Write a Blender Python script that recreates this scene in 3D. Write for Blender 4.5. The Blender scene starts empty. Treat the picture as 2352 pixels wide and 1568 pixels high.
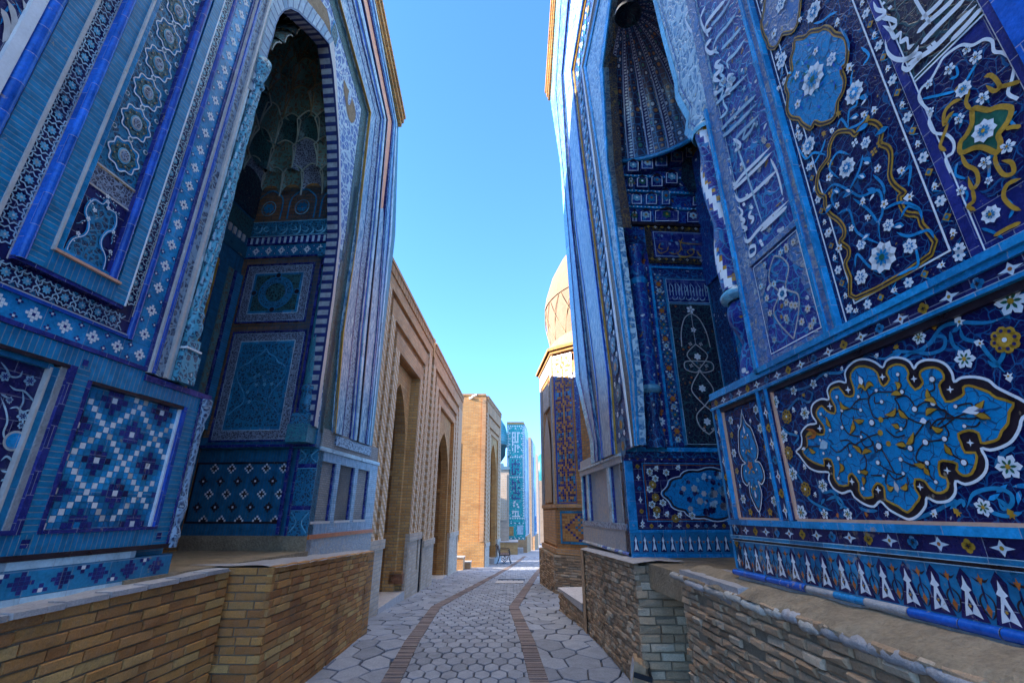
import bpy, math, random
from mathutils import Vector, noise
sc = bpy.context.scene
COL = sc.collection
# ---------------------------------------------------------------- camera, sky, sun, exposure
F, CX, CY, H = 1045.0, 1176.0, 784.0, 1.6          # the photograph's lens, in its own pixels (2352 wide)
PITCH = math.atan(391 / F); SP, CP = math.sin(PITCH), math.cos(PITCH)
cd = bpy.data.cameras.new('camera'); cam = bpy.data.objects.new('camera', cd); COL.objects.link(cam)
cam.location = (0, 0, H); cam.rotation_euler = (math.pi / 2 + PITCH, 0, 0)
cd.sensor_width = 36; cd.lens = F / 2352 * 36; cd.clip_start = 0.05; cd.clip_end = 3000
sc.camera = cam
SUN_EL, SUN_AZ = math.radians(18), math.radians(189)   # azimuth: direction towards the sun, counter-clockwise from +X
w = bpy.data.worlds.new('World'); sc.world = w; w.use_nodes = True
nt = w.node_tree; bgn = nt.nodes['Background']
sky = nt.nodes.new('ShaderNodeTexSky'); sky.sky_type = 'NISHITA'; sky.sun_disc = False
sky.sun_elevation = SUN_EL; sky.sun_rotation = math.pi / 2 - SUN_AZ
sky.air_density = 1.0; sky.dust_density = 0.2; sky.ozone_density = 1.6; sky.altitude = 3500
tc = nt.nodes.new('ShaderNodeTexCoord'); up = nt.nodes.new('ShaderNodeVectorMath'); up.operation = 'ADD'; up.inputs[1].default_value = (0, 0, 0.10)
nm = nt.nodes.new('ShaderNodeVectorMath'); nm.operation = 'NORMALIZE'; nt.links.new(tc.outputs['Generated'], up.inputs[0]); nt.links.new(up.outputs[0], nm.inputs[0]); nt.links.new(nm.outputs[0], sky.inputs['Vector'])   # a clear, even mountain sky: little pale haze at the horizon
hs = nt.nodes.new('ShaderNodeHueSaturation'); hs.inputs['Saturation'].default_value = 1.2
wb = nt.nodes.new('ShaderNodeMix'); wb.data_type = 'RGBA'; wb.blend_type = 'MULTIPLY'; wb.inputs[0].default_value = 1; wb.inputs[7].default_value = (0.88, 0.90, 0.95, 1)
nt.links.new(sky.outputs[0], hs.inputs['Color']); nt.links.new(hs.outputs[0], wb.inputs[6]); 
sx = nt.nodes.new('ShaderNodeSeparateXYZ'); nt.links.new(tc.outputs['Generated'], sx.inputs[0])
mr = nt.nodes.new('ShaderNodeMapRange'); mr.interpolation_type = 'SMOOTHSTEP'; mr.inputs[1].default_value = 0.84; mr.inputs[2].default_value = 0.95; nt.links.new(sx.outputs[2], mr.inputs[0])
zenith_fill = nt.nodes.new('ShaderNodeMix'); zenith_fill.data_type = 'RGBA'; zenith_fill.inputs[7].default_value = (4.6, 4.15, 3.45, 1)     # added bright patch overhead, out of frame, as fill light for the shaded lane
nt.links.new(mr.outputs[0], zenith_fill.inputs[0]); nt.links.new(wb.outputs[2], zenith_fill.inputs[6]); nt.links.new(zenith_fill.outputs[2], bgn.inputs['Color'])
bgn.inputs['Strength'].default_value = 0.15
sd = bpy.data.lights.new('sun', 'SUN'); sun = bpy.data.objects.new('sun', sd); COL.objects.link(sun)
sd.energy = 3.2; sd.angle = math.radians(0.5); sd.color = (1.0, 0.86, 0.68)
sun.rotation_euler = Vector((math.cos(SUN_AZ) * math.cos(SUN_EL), math.sin(SUN_AZ) * math.cos(SUN_EL), math.sin(SUN_EL))).to_track_quat('Z', 'Y').to_euler()
sc.view_settings.view_transform = 'Standard'; sc.view_settings.look = 'None'
sc.view_settings.exposure = 2.78; sc.view_settings.gamma = 1
sc.render.engine = 'CYCLES'
sc.cycles.max_bounces = 8; sc.cycles.diffuse_bounces = 5; sc.cycles.glossy_bounces = 3

# ---------------------------------------------------------------- the photograph's geometry
def ray(x, y):
    u = (x - CX) / F; v = (CY - y) / F
    return (u, CP - v * SP, SP + v * CP)
def gz(Y):                                             # the lane runs level, then gently downhill
    if Y < 7: return 0.0
    if Y < 45: return -0.045 * (Y - 7)
    return -1.71 - 0.03 * (Y - 45)
def gnd(x, y):                                         # photo point -> place on the ground
    r = ray(x, y); t = 0.5
    for i in range(60):
        Y = r[1] * t; e = H + r[2] * t - gz(Y)
        t += e / (-r[2]) * 0.8
    return (r[0] * t, r[1] * t)
class Plane:                                           # an upright plane: a = start, d = direction, side = which way it faces
    def __init__(s, a, d, side):
        n = math.hypot(*d); s.a = a; s.d = (d[0] / n, d[1] / n)
        s.n = (s.d[1] * side, -s.d[0] * side); s.flip = side < 0
    def w(s, u, z, o=0.0):
        return (s.a[0] + s.d[0] * u + s.n[0] * o, s.a[1] + s.d[1] * u + s.n[1] * o, z)
    def px(s, x, y, o=0.0):
        r = ray(x, y); ox = s.a[0] + s.n[0] * o; oy = s.a[1] + s.n[1] * o
        t = (ox * s.n[0] + oy * s.n[1]) / (r[0] * s.n[0] + r[1] * s.n[1])
        X, Y = r[0] * t - ox, r[1] * t - oy
        return (X * s.d[0] + Y * s.d[1], H + r[2] * t)
    def turn(s, u, o=0.0, side=1, inward=True):         # a plane square to this one at u, running inwards
        a = s.w(u, 0, o)[:2]; k = -1 if inward else 1
        return Plane(a, (s.n[0] * k, s.n[1] * k), side)
# windows of the photograph that points were read in
c1 = lambda x, y: (x * .336, y * .336)
c2 = lambda x, y: (x * .336, 508 + y * .336)
c3 = lambda x, y: (x * .3522, 1016 + y * .3522)
c4 = lambda x, y: (376.3 + x * .36, y * .36)
c5 = lambda x, y: (376.3 + x * .36, 508 + y * .36)
c6 = lambda x, y: (376.3 + x * .3522, 1016 + y * .3522)
k3 = lambda x, y: (1241.9 + x * .36, y * .36)
k4 = lambda x, y: (1298.3 + x * .36, 508 + y * .36)
k5 = lambda x, y: (1241.9 + x * .4003, 940.8 + y * .4003)
k6 = lambda x, y: (1637 + x * .456, y * .456)
k7 = lambda x, y: (1637 + x * .3959, 602.1 + y * .3959)
k8 = lambda x, y: (1542.9 + x * .344, 1129 + y * .344)
cR = lambda x, y: (846.7 + x * .4918, 564.5 + y * .4918)
pc = lambda x, y: (846.7 + x * .2562, 1166.6 + y * .2562)
cZ = lambda x, y: (1034.9 + x * .12, 1166.6 + y * .12)

# ---------------------------------------------------------------- mesh building
M = {}
class MB:
    def __init__(s): s.v = []; s.f = []; s.m = []; s.uv = []; s.mats = []; s.sm = []
    def mi(s, m):
        if m not in s.mats: s.mats.append(m)
        return s.mats.index(m)
    def face(s, pts, mat, uvs=None, smooth=False):
        b = len(s.v); s.v += [tuple(p) for p in pts]; s.f.append(tuple(range(b, b + len(pts)))); s.m.append(s.mi(mat)); s.sm.append(smooth)
        if uvs is None:
            a = Vector(pts[0]); nrm = Vector((0, 0, 0))
            for i in range(1, len(pts) - 1): nrm += (Vector(pts[i]) - a).cross(Vector(pts[i + 1]) - a)
            if abs(nrm.z) > 0.7 * nrm.length: uvs = [(p[0], p[1]) for p in pts]
            else:
                h = math.hypot(nrm.x, nrm.y) or 1; tx, ty = -nrm.y / h, nrm.x / h
                uvs = [(p[0] * tx + p[1] * ty, p[2]) for p in pts]
        s.uv.append(list(uvs))
    def grid(s, P, mat, uvf=None, smooth=True, closed=False):   # P[i][j]; one welded sheet
        b = len(s.v); n, m = len(P), len(P[0])
        for r in P: s.v += [tuple(p) for p in r]
        for i in range(n - 1):
            for j in range(m if closed else m - 1):
                j2 = (j + 1) % m
                s.f.append((b + i * m + j, b + (i + 1) * m + j, b + (i + 1) * m + j2, b + i * m + j2)); s.m.append(s.mi(mat)); s.sm.append(smooth)
                jj = j + 1
                if uvf: s.uv.append([uvf(i, j), uvf(i + 1, j), uvf(i + 1, jj), uvf(i, jj)])
                else: s.uv.append([(P[a][c % m][0] + P[a][c % m][1], P[a][c % m][2]) for a, c in ((i, j), (i + 1, j), (i + 1, jj), (i, jj))])
    def build(s, name, parent=None):
        me = bpy.data.meshes.new(name); me.from_pydata(s.v, [], s.f)
        for m in s.mats: me.materials.append(M[m])
        me.polygons.foreach_set('material_index', s.m); me.polygons.foreach_set('use_smooth', s.sm)
        u = me.uv_layers.new(name='UVMap'); flat = [c for f in s.uv for q in f for c in q]
        u.data.foreach_set('uv', flat)
        me.update(); o = bpy.data.objects.new(name, me); COL.objects.link(o)
        if parent: o.parent = parent
        return o
    # --- shapes
    def box(s, x0, x1, y0, y1, z0, z1, mat):
        p = [(x0, y0, z0), (x1, y0, z0), (x1, y1, z0), (x0, y1, z0), (x0, y0, z1), (x1, y0, z1), (x1, y1, z1), (x0, y1, z1)]
        for f in ((0, 3, 2, 1), (4, 5, 6, 7), (0, 1, 5, 4), (1, 2, 6, 5), (2, 3, 7, 6), (3, 0, 4, 7)): s.face([p[i] for i in f], mat)
    def prism(s, pts, z0, z1, mat, top=None, topz=None):
        n = len(pts); a = sum(pts[i][0] * pts[(i + 1) % n][1] - pts[(i + 1) % n][0] * pts[i][1] for i in range(n))
        if a < 0: pts = pts[::-1]
        zt = topz or (lambda q: z1); zb = z0 if callable(z0) else (lambda q: z0)
        for i in range(n):
            p, q = pts[i], pts[(i + 1) % n]
            s.face([(p[0], p[1], zb(p)), (q[0], q[1], zb(q)), (q[0], q[1], zt(q)), (p[0], p[1], zt(p))], mat)
        s.face([(p[0], p[1], zt(p)) for p in pts], top or mat)
    def slab(s, P, s0, s1, z0, z1, o0, o1, mat, side=None, uvr=False, ends=True):   # a block standing on a plane from depth o0 to o1
        side = side or mat
        A = [P.w(s0, z0, o1), P.w(s1, z0, o1), P.w(s1, z1, o1), P.w(s0, z1, o1)]
        B = [P.w(s0, z0, o0), P.w(s1, z0, o0), P.w(s1, z1, o0), P.w(s0, z1, o0)]
        uv = [(s0, z0), (s1, z0), (s1, z1), (s0, z1)]
        if uvr: uv = [(b, a) for a, b in uv]
        fl = P.flip
        def fc(pts, uvs, m): s.face(pts[::-1] if fl else pts, m, uvs[::-1] if fl else uvs)
        fc(A, uv, mat)
        d = o1 - o0
        if ends and abs(d) > 1e-5:
            for i in range(4):
                j = (i + 1) % 4; L = math.dist(A[i], A[j])
                fc([A[j], A[i], B[i], B[j]], [(L, 0), (0, 0), (0, d), (L, d)] if i in (0, 2) else [(0, L), (0, 0), (d, 0), (d, L)], side)
    def poly(s, P, pts, o, mat, back=None):             # flat outline lying on a plane; back: gives it thickness
        A = [P.w(a, b, o) for a, b in pts]; uv = [(a, b) for a, b in pts]
        ar = sum(pts[i][0] * pts[(i + 1) % len(pts)][1] - pts[(i + 1) % len(pts)][0] * pts[i][1] for i in range(len(pts)))
        rev = (ar < 0) != P.flip
        s.face(A[::-1] if rev else A, mat, uv[::-1] if rev else uv)
        if back is not None:
            n = len(pts); Bk = [P.w(a, b, back) for a, b in pts]
            for i in range(n):
                j = (i + 1) % n; q = [A[j], A[i], Bk[i], Bk[j]]
                s.face(q[::-1] if rev else q, mat)
    def tube(s, pts, r, mat, n=8, caps=True):
        pts = [Vector(p) for p in pts]; rr = r if isinstance(r, (list, tuple)) else [r] * len(pts); G = []
        for i, p in enumerate(pts):
            t = (pts[min(i + 1, len(pts) - 1)] - pts[max(i - 1, 0)]).normalized()
            a = t.cross(Vector((0, 0, 1)))
            if a.length < .05: a = Vector((1, 0, 0))
            a.normalize(); b = t.cross(a)
            G.append([p + (a * math.cos(k * 2 * math.pi / n) + b * math.sin(k * 2 * math.pi / n)) * rr[i] for k in range(n)])
        s.grid(G, mat, closed=True)
        if caps: s.face(G[0], mat); s.face(G[-1][::-1], mat)
    def lathe(s, cx, cy, prof, mat, n=24, a0=0, a1=2 * math.pi, uvs=1.0, fl=None):
        full = a1 - a0 > 6.2; m = n if full else n + 1; G = []
        for r, z in prof:
            row = []
            for k in range(m):
                a = a0 + (a1 - a0) * k / n; rk = r * (fl(a) if fl else 1)
                row.append((cx + math.cos(a) * rk, cy + math.sin(a) * rk, z))
            G.append(row)
        R = max(p[0] for p in prof)
        s.grid([g for g in G], mat, uvf=lambda i, j: ((a0 + (a1 - a0) * j / n) * R * uvs, prof[i][1]), closed=full)
    def roll(s, P, p, q, r, o, mat, n=6):               # half-round moulding on a plane from p to q
        dx, dz = q[0] - p[0], q[1] - p[1]; L = math.hypot(dx, dz); ax, az = -dz / L, dx / L
        rows = []
        for k in range(n + 1):
            a = math.pi * k / n; c, h = math.cos(a) * r, math.sin(a) * r
            rows.append([P.w(p[0] + ax * c, p[1] + az * c, o + h), P.w(q[0] + ax * c, q[1] + az * c, o + h)])
        s.grid(rows, mat, uvf=lambda i, j: (i * r * .5, L * (j > 0)))
def cat(pts, n=6, closed=False):                        # smooth curve through points
    N = len(pts); out = []
    rng = range(N) if closed else range(N - 1)
    for i in rng:
        if closed: a, b, c, d = pts[i - 1], pts[i], pts[(i + 1) % N], pts[(i + 2) % N]
        else: a, b, c, d = pts[max(i - 1, 0)], pts[i], pts[i + 1], pts[min(i + 2, N - 1)]
        for k in range(n):
            t = k / n
            out.append(tuple(.5 * (2 * b[j] + (c[j] - a[j]) * t + (2 * a[j] - 5 * b[j] + 4 * c[j] - d[j]) * t * t + (3 * b[j] - a[j] - 3 * c[j] + d[j]) * t ** 3) for j in (0, 1)))
    if not closed: out.append(tuple(pts[-1]))
    return out
def inset(pts, d):
    n = len(pts); out = []
    ar = sum(pts[i][0] * pts[(i + 1) % n][1] - pts[(i + 1) % n][0] * pts[i][1] for i in range(n))
    sg = 1 if ar > 0 else -1
    for i in range(n):
        a, b, c = pts[i - 1], pts[i], pts[(i + 1) % n]
        e1 = (b[0] - a[0], b[1] - a[1]); e2 = (c[0] - b[0], c[1] - b[1])
        l1 = math.hypot(*e1) or 1e-6; l2 = math.hypot(*e2) or 1e-6
        nx = -(e1[1] / l1 + e2[1] / l2) * sg; ny = (e1[0] / l1 + e2[0] / l2) * sg; L = math.hypot(nx, ny)
        if L < .3: nx, ny, L = nx, ny, .3
        k = min(1.6, 2 / max(L, .6)) / L
        out.append((b[0] + nx * d * k * .9, b[1] + ny * d * k * .9))
    return out
class Ink:                                              # mosaic pieces laid on a plane, each layer a little prouder
    def __init__(s, P, o=0.0, mb=None, step=.0011): s.P = P; s.o = o; s.b = mb or MB(); s.st = step; s.T = lambda x, y: (x, y)
    def fill(s, pts, mat, l=1, raw=False): s.b.poly(s.P, [s.T(*p) for p in pts], s.o + l * s.st, mat)
    def pen(s, pts, w, mat, l=1, closed=False, taper=None, smooth=5, nib=None):
        pts = [s.T(*p) for p in pts]
        if smooth and len(pts) > 2: pts = cat(pts, smooth, closed)
        elif closed: pts = list(pts)
        N = len(pts); L, R = [], []
        for i, p in enumerate(pts):
            a = pts[i - 1] if (i or closed) else p; c = pts[(i + 1) % N] if (i < N - 1 or closed) else p
            dx, dy = c[0] - a[0], c[1] - a[1]; l_ = math.hypot(dx, dy) or 1e-6; dx /= l_; dy /= l_
            h = w / 2
            if nib is not None: h *= .35 + .65 * abs(dx * math.sin(nib) - dy * math.cos(nib))
            if taper:
                t = i / (N - 1); h *= max(.12, min(1, min(t, 1 - t) * taper)) if taper > 0 else max(.1, 1 + taper * t)
            L.append((p[0] - dy * h, p[1] + dx * h)); R.append((p[0] + dy * h, p[1] - dx * h))
        o = s.o + l * s.st; rows = []
        for q in (L, R): rows.append([s.P.w(a, b, o) for a, b in q])
        b0 = len(s.b.v); s.b.v += rows[0] + rows[1]; mi = s.b.mi(mat); m2 = N if closed else N - 1
        for i in range(m2):
            j = (i + 1) % N
            f = (b0 + i, b0 + j, b0 + N + j, b0 + N + i); uv = [L[i], L[j], R[j], R[i]]
            if not s.P.flip: f = f[::-1]; uv = uv[::-1]
            s.b.f.append(f); s.b.m.append(mi); s.b.sm.append(False); s.b.uv.append(uv)
    def star(s, x, y, n, r1, r2, mat, l=1, rot=0, sx=1, sy=1):
        s.fill([(x + sx * (r1 if k % 2 == 0 else r2) * math.cos(rot + math.pi * k / n), y + sy * (r1 if k % 2 == 0 else r2) * math.sin(rot + math.pi * k / n)) for k in range(2 * n)], mat, l)
    def disc(s, x, y, r, mat, l=1, n=12, sx=1, sy=1):
        s.fill([(x + sx * r * math.cos(2 * math.pi * k / n), y + sy * r * math.sin(2 * math.pi * k / n)) for k in range(n)], mat, l)
    def petals(s, x, y, n, r, mat, l=1, rot=0, fat=.35, r0=.15, sx=1, sy=1):
        for k in range(n):
            a = rot + 2 * math.pi * k / n; c, d = math.cos(a), math.sin(a); q = []
            for t, wd in ((r0, 0.05), (.45, fat * .9), (.72, fat), (1, .02), (.72, -fat), (.45, -fat * .9), (r0, -.05)):
                q.append((x + sx * r * (c * t - d * wd), y + sy * r * (d * t + c * wd)))
            s.fill(q, mat, l)
    def leaf(s, x, y, a, L, w_, mat, l=1):
        c, d = math.cos(a), math.sin(a)
        s.fill([(x + c * L * t - d * w_ * q, y + d * L * t + c * w_ * q) for t, q in ((0, 0), (.3, .5), (.6, .45), (1, 0), (.6, -.3), (.3, -.4))], mat, l)
    def rect(s, x0, x1, y0, y1, mat, l=1): s.fill([(x0, y0), (x1, y0), (x1, y1), (x0, y1)], mat, l)
    def rectline(s, x0, x1, y0, y1, w_, mat, l=1):
        s.rect(x0, x1, y0, y0 + w_, mat, l); s.rect(x0, x1, y1 - w_, y1, mat, l); s.rect(x0, x0 + w_, y0 + w_, y1 - w_, mat, l); s.rect(x1 - w_, x1, y0 + w_, y1 - w_, mat, l)
def thing(name, label, cat_, loc=(0, 0, 0), group=None):
    o = bpy.data.objects.new(name, None); COL.objects.link(o); o.location = loc; o.empty_display_size = .3
    o['label'] = label; o['category'] = cat_
    if group: o['group'] = group
    return o
def tag(o, label, cat_, group=None):
    o['label'] = label; o['category'] = cat_
    if group: o['group'] = group
    return o
def struct(o): o['kind'] = 'structure'; return o
rnd = random.Random(7)

# ---------------------------------------------------------------- procedural materials
class N:
    def __init__(s, name):
        m = bpy.data.materials.new(name); m.use_nodes = True; s.m = m; s.t = m.node_tree; s.b = s.t.nodes['Principled BSDF']; M[name] = m
        s.uv = s.t.nodes.new('ShaderNodeUVMap').outputs[0]; s.obj = s.t.nodes.new('ShaderNodeNewGeometry').outputs['Position']
    def n(s, typ, ins={}, **kw):
        k = s.t.nodes.new('ShaderNode' + typ)
        for a, v in kw.items(): setattr(k, a, v)
        for a, v in ins.items():
            if hasattr(v, 'is_linked'): s.t.links.new(v, k.inputs[a])
            else: k.inputs[a].default_value = v
        return k
    def math(s, op, a, b=0.0, c=0.0):
        return s.n('Math', {0: a, 1: b, 2: c}, operation=op).outputs[0]
    def mix(s, f, a, b, mode='MIX'):
        k = s.n('Mix', {0: f, 6: a if hasattr(a, 'is_linked') else (*a, 1), 7: b if hasattr(b, 'is_linked') else (*b, 1)}, data_type='RGBA', blend_type=mode)
        return k.outputs[2]
    def ramp(s, f, lo, hi):
        return s.n('MapRange', {0: f, 1: lo, 2: hi, 3: 0.0, 4: 1.0}).outputs[0]
    def noise(s, v, sc_, det=3.0, rough=.5, out=0):
        return s.n('TexNoise', {'Vector': v, 'Scale': sc_, 'Detail': det, 'Roughness': rough}).outputs[out]
    def scale(s, v, x, y=None, z=1.0):
        return s.n('VectorMath', {0: v, 1: (x, x if y is None else y, z)}, operation='MULTIPLY').outputs[0]
    def add(s, v, w_): return s.n('VectorMath', {0: v, 1: w_}, operation='ADD').outputs[0]
    def warp(s, v, sc_, amt):
        nn = s.n('TexNoise', {'Vector': v, 'Scale': sc_, 'Detail': 1.0}).outputs[1]
        d = s.n('VectorMath', {0: nn, 1: (.5, .5, .5)}, operation='SUBTRACT').outputs[0]
        d = s.n('VectorMath', {0: d, 1: (amt * 2, amt * 2, 0)}, operation='MULTIPLY').outputs[0]
        return s.add(v, d)
    def col(s, c): s._set('Base Color', c if hasattr(c, 'is_linked') else (*c, 1)); return s
    def _set(s, n_, v):
        if hasattr(v, 'is_linked'): s.t.links.new(v, s.b.inputs[n_])
        else: s.b.inputs[n_].default_value = v
    def fin(s, c, rough=.5, bump=None, bs=.3, bd=.01, spec=.5, coat=0.0):
        s.col(c); s._set('Roughness', rough); s._set('Specular IOR Level', spec)
        if coat: s._set('Coat Weight', coat); s._set('Coat Roughness', .12)
        if bump is not None:
            k = s.n('Bump', {'Height': bump, 'Strength': bs, 'Distance': bd}); s.t.links.new(k.outputs[0], s.b.inputs['Normal'])
        return s.m
TAN = (.42, .30, .19)
def glaze(name, c, var=.42, rough=.3, wear=.612, joint=None, wearc=TAN):
    k = N(name)
    n1 = k.noise(k.obj, 9, 4, .6); n2 = k.noise(k.obj, 55, 3, .6); n3 = k.noise(k.obj, 2.2, 5, .7)
    v = k.math('ADD', k.math('MULTIPLY', n1, .6), k.math('MULTIPLY', n2, .4))
    f = k.ramp(v, .3, .72)
    dk = tuple(x * (1 - var) for x in c); lt = tuple(min(.9, x * (1 + var) + .012) for x in c)
    cc = k.mix(f, dk, lt)
    wf = k.math('MULTIPLY', k.ramp(k.math('ADD', k.math('MULTIPLY', n3, .5), k.math('MULTIPLY', k.noise(k.obj, 24, 5, .7), .5)), wear - .02, wear + .03), .85)
    cc = k.mix(wf, cc, wearc)
    h = n2
    if joint:                                            # fine joints between the cut tiles
        br = k.n('TexBrick', {'Vector': k.uv, 'Scale': 1.0, 'Mortar Size': .0016, 'Brick Width': joint[0], 'Row Height': joint[1], 'Mortar Smooth': .3, 'Color1': (.55, .55, .60, 1), 'Color2': (1.25, 1.2, 1.15, 1), 'Mortar': (1, 1, 1, 1)})
        cc = k.mix(.85, cc, br.outputs['Color'], 'MULTIPLY')
        cc = k.mix(k.math('MULTIPLY', br.outputs['Fac'], .7), cc, (.40, .38, .40)); h = k.math('SUBTRACT', n2, br.outputs['Fac'])
    r = k.math('ADD', k.math('MULTIPLY', n1, .22), rough - .1); r = k.math('ADD', r, k.math('MULTIPLY', wf, .4))
    return k.fin(cc, r, h, .35, .004)
J = (.17, .13)
glaze('navy', (.013, .010, .085), rough=.27, joint=J)
glaze('indigo', (.018, .026, .19), rough=.26, joint=J)
glaze('cobalt', (.010, .075, .42), rough=.2, wear=.63, joint=(.26, .215))
glaze('royal', (.008, .12, .55), rough=.2, wear=.63, joint=(.26, .215))
glaze('turq', (.008, .20, .38), rough=.3, joint=(.26, .215))
glaze('azure', (.008, .27, .56), rough=.25, joint=(.26, .215))
glaze('deepteal', (.010, .10, .15), rough=.3)
glaze('sky', (.16, .48, .68), rough=.25, joint=(.26, .215))
glaze('white', (.84, .82, .80), .15, .3)
glaze('cream', (.55, .50, .46), .2, .35)
glaze('ochre', (.50, .25, .018), rough=.3)
glaze('orange', (.50, .13, .02), rough=.35)
glaze('green', (.012, .10, .055), rough=.3)
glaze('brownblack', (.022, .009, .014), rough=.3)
glaze('salmon', (.75, .36, .22), .15, .6)
glaze('paleblue', (.42, .60, .68), .25, .28, .60, joint=(.26, .215))

def courses(name, c, h, c2=None, mortar=(.30, .36, .42), ms=.0022, wear=.64, off=0.0, w_=10.0, rough=.28, var=.3, dark=False):
    k = N(name); c2 = c2 or tuple(x * .72 for x in c)
    br = k.n('TexBrick', {'Vector': k.uv, 'Color1': (*c, 1), 'Color2': (*c2, 1), 'Mortar': (*mortar, 1), 'Scale': 1.0, 'Mortar Size': ms, 'Brick Width': w_, 'Row Height': h, 'Mortar Smooth': .2, 'Bias': -.1}, offset=off)
    n1 = k.noise(k.obj, 14, 4, .65); n3 = k.noise(k.obj, 3.0, 5, .7); n4 = k.noise(k.obj, 60, 3, .6)
    cc = k.mix(k.ramp(n1, .25, .75), br.outputs['Color'], k.mix(.55, br.outputs['Color'], (0, 0, 0)) if not dark else br.outputs['Color'], 'MIX')
    wf = k.ramp(k.math('ADD', k.math('MULTIPLY', n3, .5), k.math('MULTIPLY', k.noise(k.obj, 26, 5, .7), .5)), wear - .02, wear + .03)
    cc = k.mix(k.math('MULTIPLY', wf, .8), cc, TAN)
    hh = k.math('SUBTRACT', k.math('MULTIPLY', n4, .4), br.outputs['Fac'])
    return k.fin(cc, k.math('ADD', rough, k.math('MULTIPLY', n1, .15)), hh, .5, .004)
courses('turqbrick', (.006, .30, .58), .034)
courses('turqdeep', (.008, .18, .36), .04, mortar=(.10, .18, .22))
courses('palecourse', (.24, .42, .60), .03, (.40, .52, .66), mortar=(.08, .16, .30), wear=.6)
courses('archrib', (.42, .55, .66), .11, (.06, .22, .42), mortar=(.05, .10, .25), ms=.012)
courses('striped', (.45, .48, .50), .13, (.40, .44, .48), mortar=(.02, .04, .18), ms=.032)
courses('ledger', (.008, .24, .44), .018, w_=.055, off=.5, mortar=(.05, .10, .2))

def brickwall(name, c1_, c2_, mortar, bw=.25, bh=.07, ms=.009, bump=.8, dirt=.35, warp=.003, dist=.012, dirtc=(.05, .04, .035)):
    k = N(name); v = k.warp(k.uv, 3.0, warp * 3)
    br = k.n('TexBrick', {'Vector': v, 'Color1': (*c1_, 1), 'Color2': (*c2_, 1), 'Mortar': (*mortar, 1), 'Scale': 1.0, 'Mortar Size': ms, 'Brick Width': bw, 'Row Height': bh, 'Mortar Smooth': .35, 'Bias': 0.0})
    n1 = k.noise(k.obj, 30, 5, .7); n2 = k.noise(k.obj, 1.3, 5, .65); n3 = k.noise(k.obj, 7, 4, .6)
    cc = k.mix(.55, br.outputs['Color'], k.mix(k.ramp(n1, .2, .8), (.30, .26, .24), (1.0, 1.0, 1.0)), 'MULTIPLY')
    cc = k.mix(k.math('MULTIPLY', k.ramp(n2, .48, .7), dirt), cc, dirtc)
    cc = k.mix(k.math('MULTIPLY', k.ramp(n3, .55, .75), .35), cc, mortar)
    h = k.math('ADD', k.math('MULTIPLY', k.math('SUBTRACT', 1.0, br.outputs['Fac']), .7), k.math('MULTIPLY', n1, .6))
    return k.fin(cc, .85, h, bump, dist, spec=.25)
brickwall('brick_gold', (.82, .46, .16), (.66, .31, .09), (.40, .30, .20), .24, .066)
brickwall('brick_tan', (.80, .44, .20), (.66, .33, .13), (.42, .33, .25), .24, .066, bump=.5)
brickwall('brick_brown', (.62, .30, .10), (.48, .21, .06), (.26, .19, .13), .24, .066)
brickwall('brick_pale', (.72, .56, .42), (.58, .42, .29), (.5, .44, .38), .24, .066, bump=.5, dirt=.2)
brickwall('brick_far', (.60, .45, .32), (.5, .36, .25), (.5, .42, .34), .3, .09, bump=.3, dirt=.2)
brickwall('plain_tile', (.50, .49, .46), (.36, .38, .40), (.30, .27, .24), .075, .028, ms=.004, bump=.4, dirt=.25, dist=.005)

def stone(name, c, var=.4, sc_=8, bump=.7, bd=.02, rough=.85, isl=.35):
    k = N(name); n1 = k.noise(k.obj, sc_, 6, .7); n2 = k.noise(k.obj, sc_ * 8, 4, .7)
    g = k.t.nodes.new('ShaderNodeNewGeometry').outputs['Random Per Island']
    a = tuple(x * (1 - var) for x in c); b = tuple(min(.85, x * (1 + var * .7)) for x in c)
    cc = k.mix(k.ramp(n1, .28, .72), a, b)
    cc = k.mix(isl, cc, k.mix(g, tuple(x * .45 for x in c), tuple(min(.85, x * 1.6) for x in c)))
    cc = k.mix(.35, cc, k.mix(k.ramp(n2, .3, .7), (.3, .3, .3), (1, 1, 1)), 'MULTIPLY')
    return k.fin(cc, rough, k.math('ADD', n1, k.math('MULTIPLY', n2, .4)), bump, bd, spec=.3)
stone('mortar', (.30, .23, .155), sc_=20)
stone('paving', (.30, .32, .37), .32, 6, .4, .01, .75, .3)
stone('joint', (.11, .10, .10), .3, 20)
stone('edgebrick', (.27, .21, .19), .3, 10, .5, .01, .85, .5)
stone('plaster', (.36, .27, .17), .35, 5, .8, .03, .9, 0)
stone('ledge', (.50, .46, .44), .25, 9, .6, .02, .8, .25)
stone('clay', (.62, .30, .10), .2, 14, .5, .01, .8, 0); stone('clay_dark', (.42, .17, .06), .2, 14, .5, .01, .8, 0)
stone('cap_stone', (.62, .52, .44), .3, 14, .7, .02, .85, .5)
stone('rib_pale', (.45, .50, .42), .3, 10, .4, .01, .7, 0); stone('rib_earth', (.30, .24, .14), .3, 10, .4, .01, .7, 0)
stone('render', (.62, .47, .34), .18, 3, .3, .02, .9, 0)
stone('domebrick', (.25, .165, .115), .15, 4, .4, .02, .9, 0)
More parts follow.
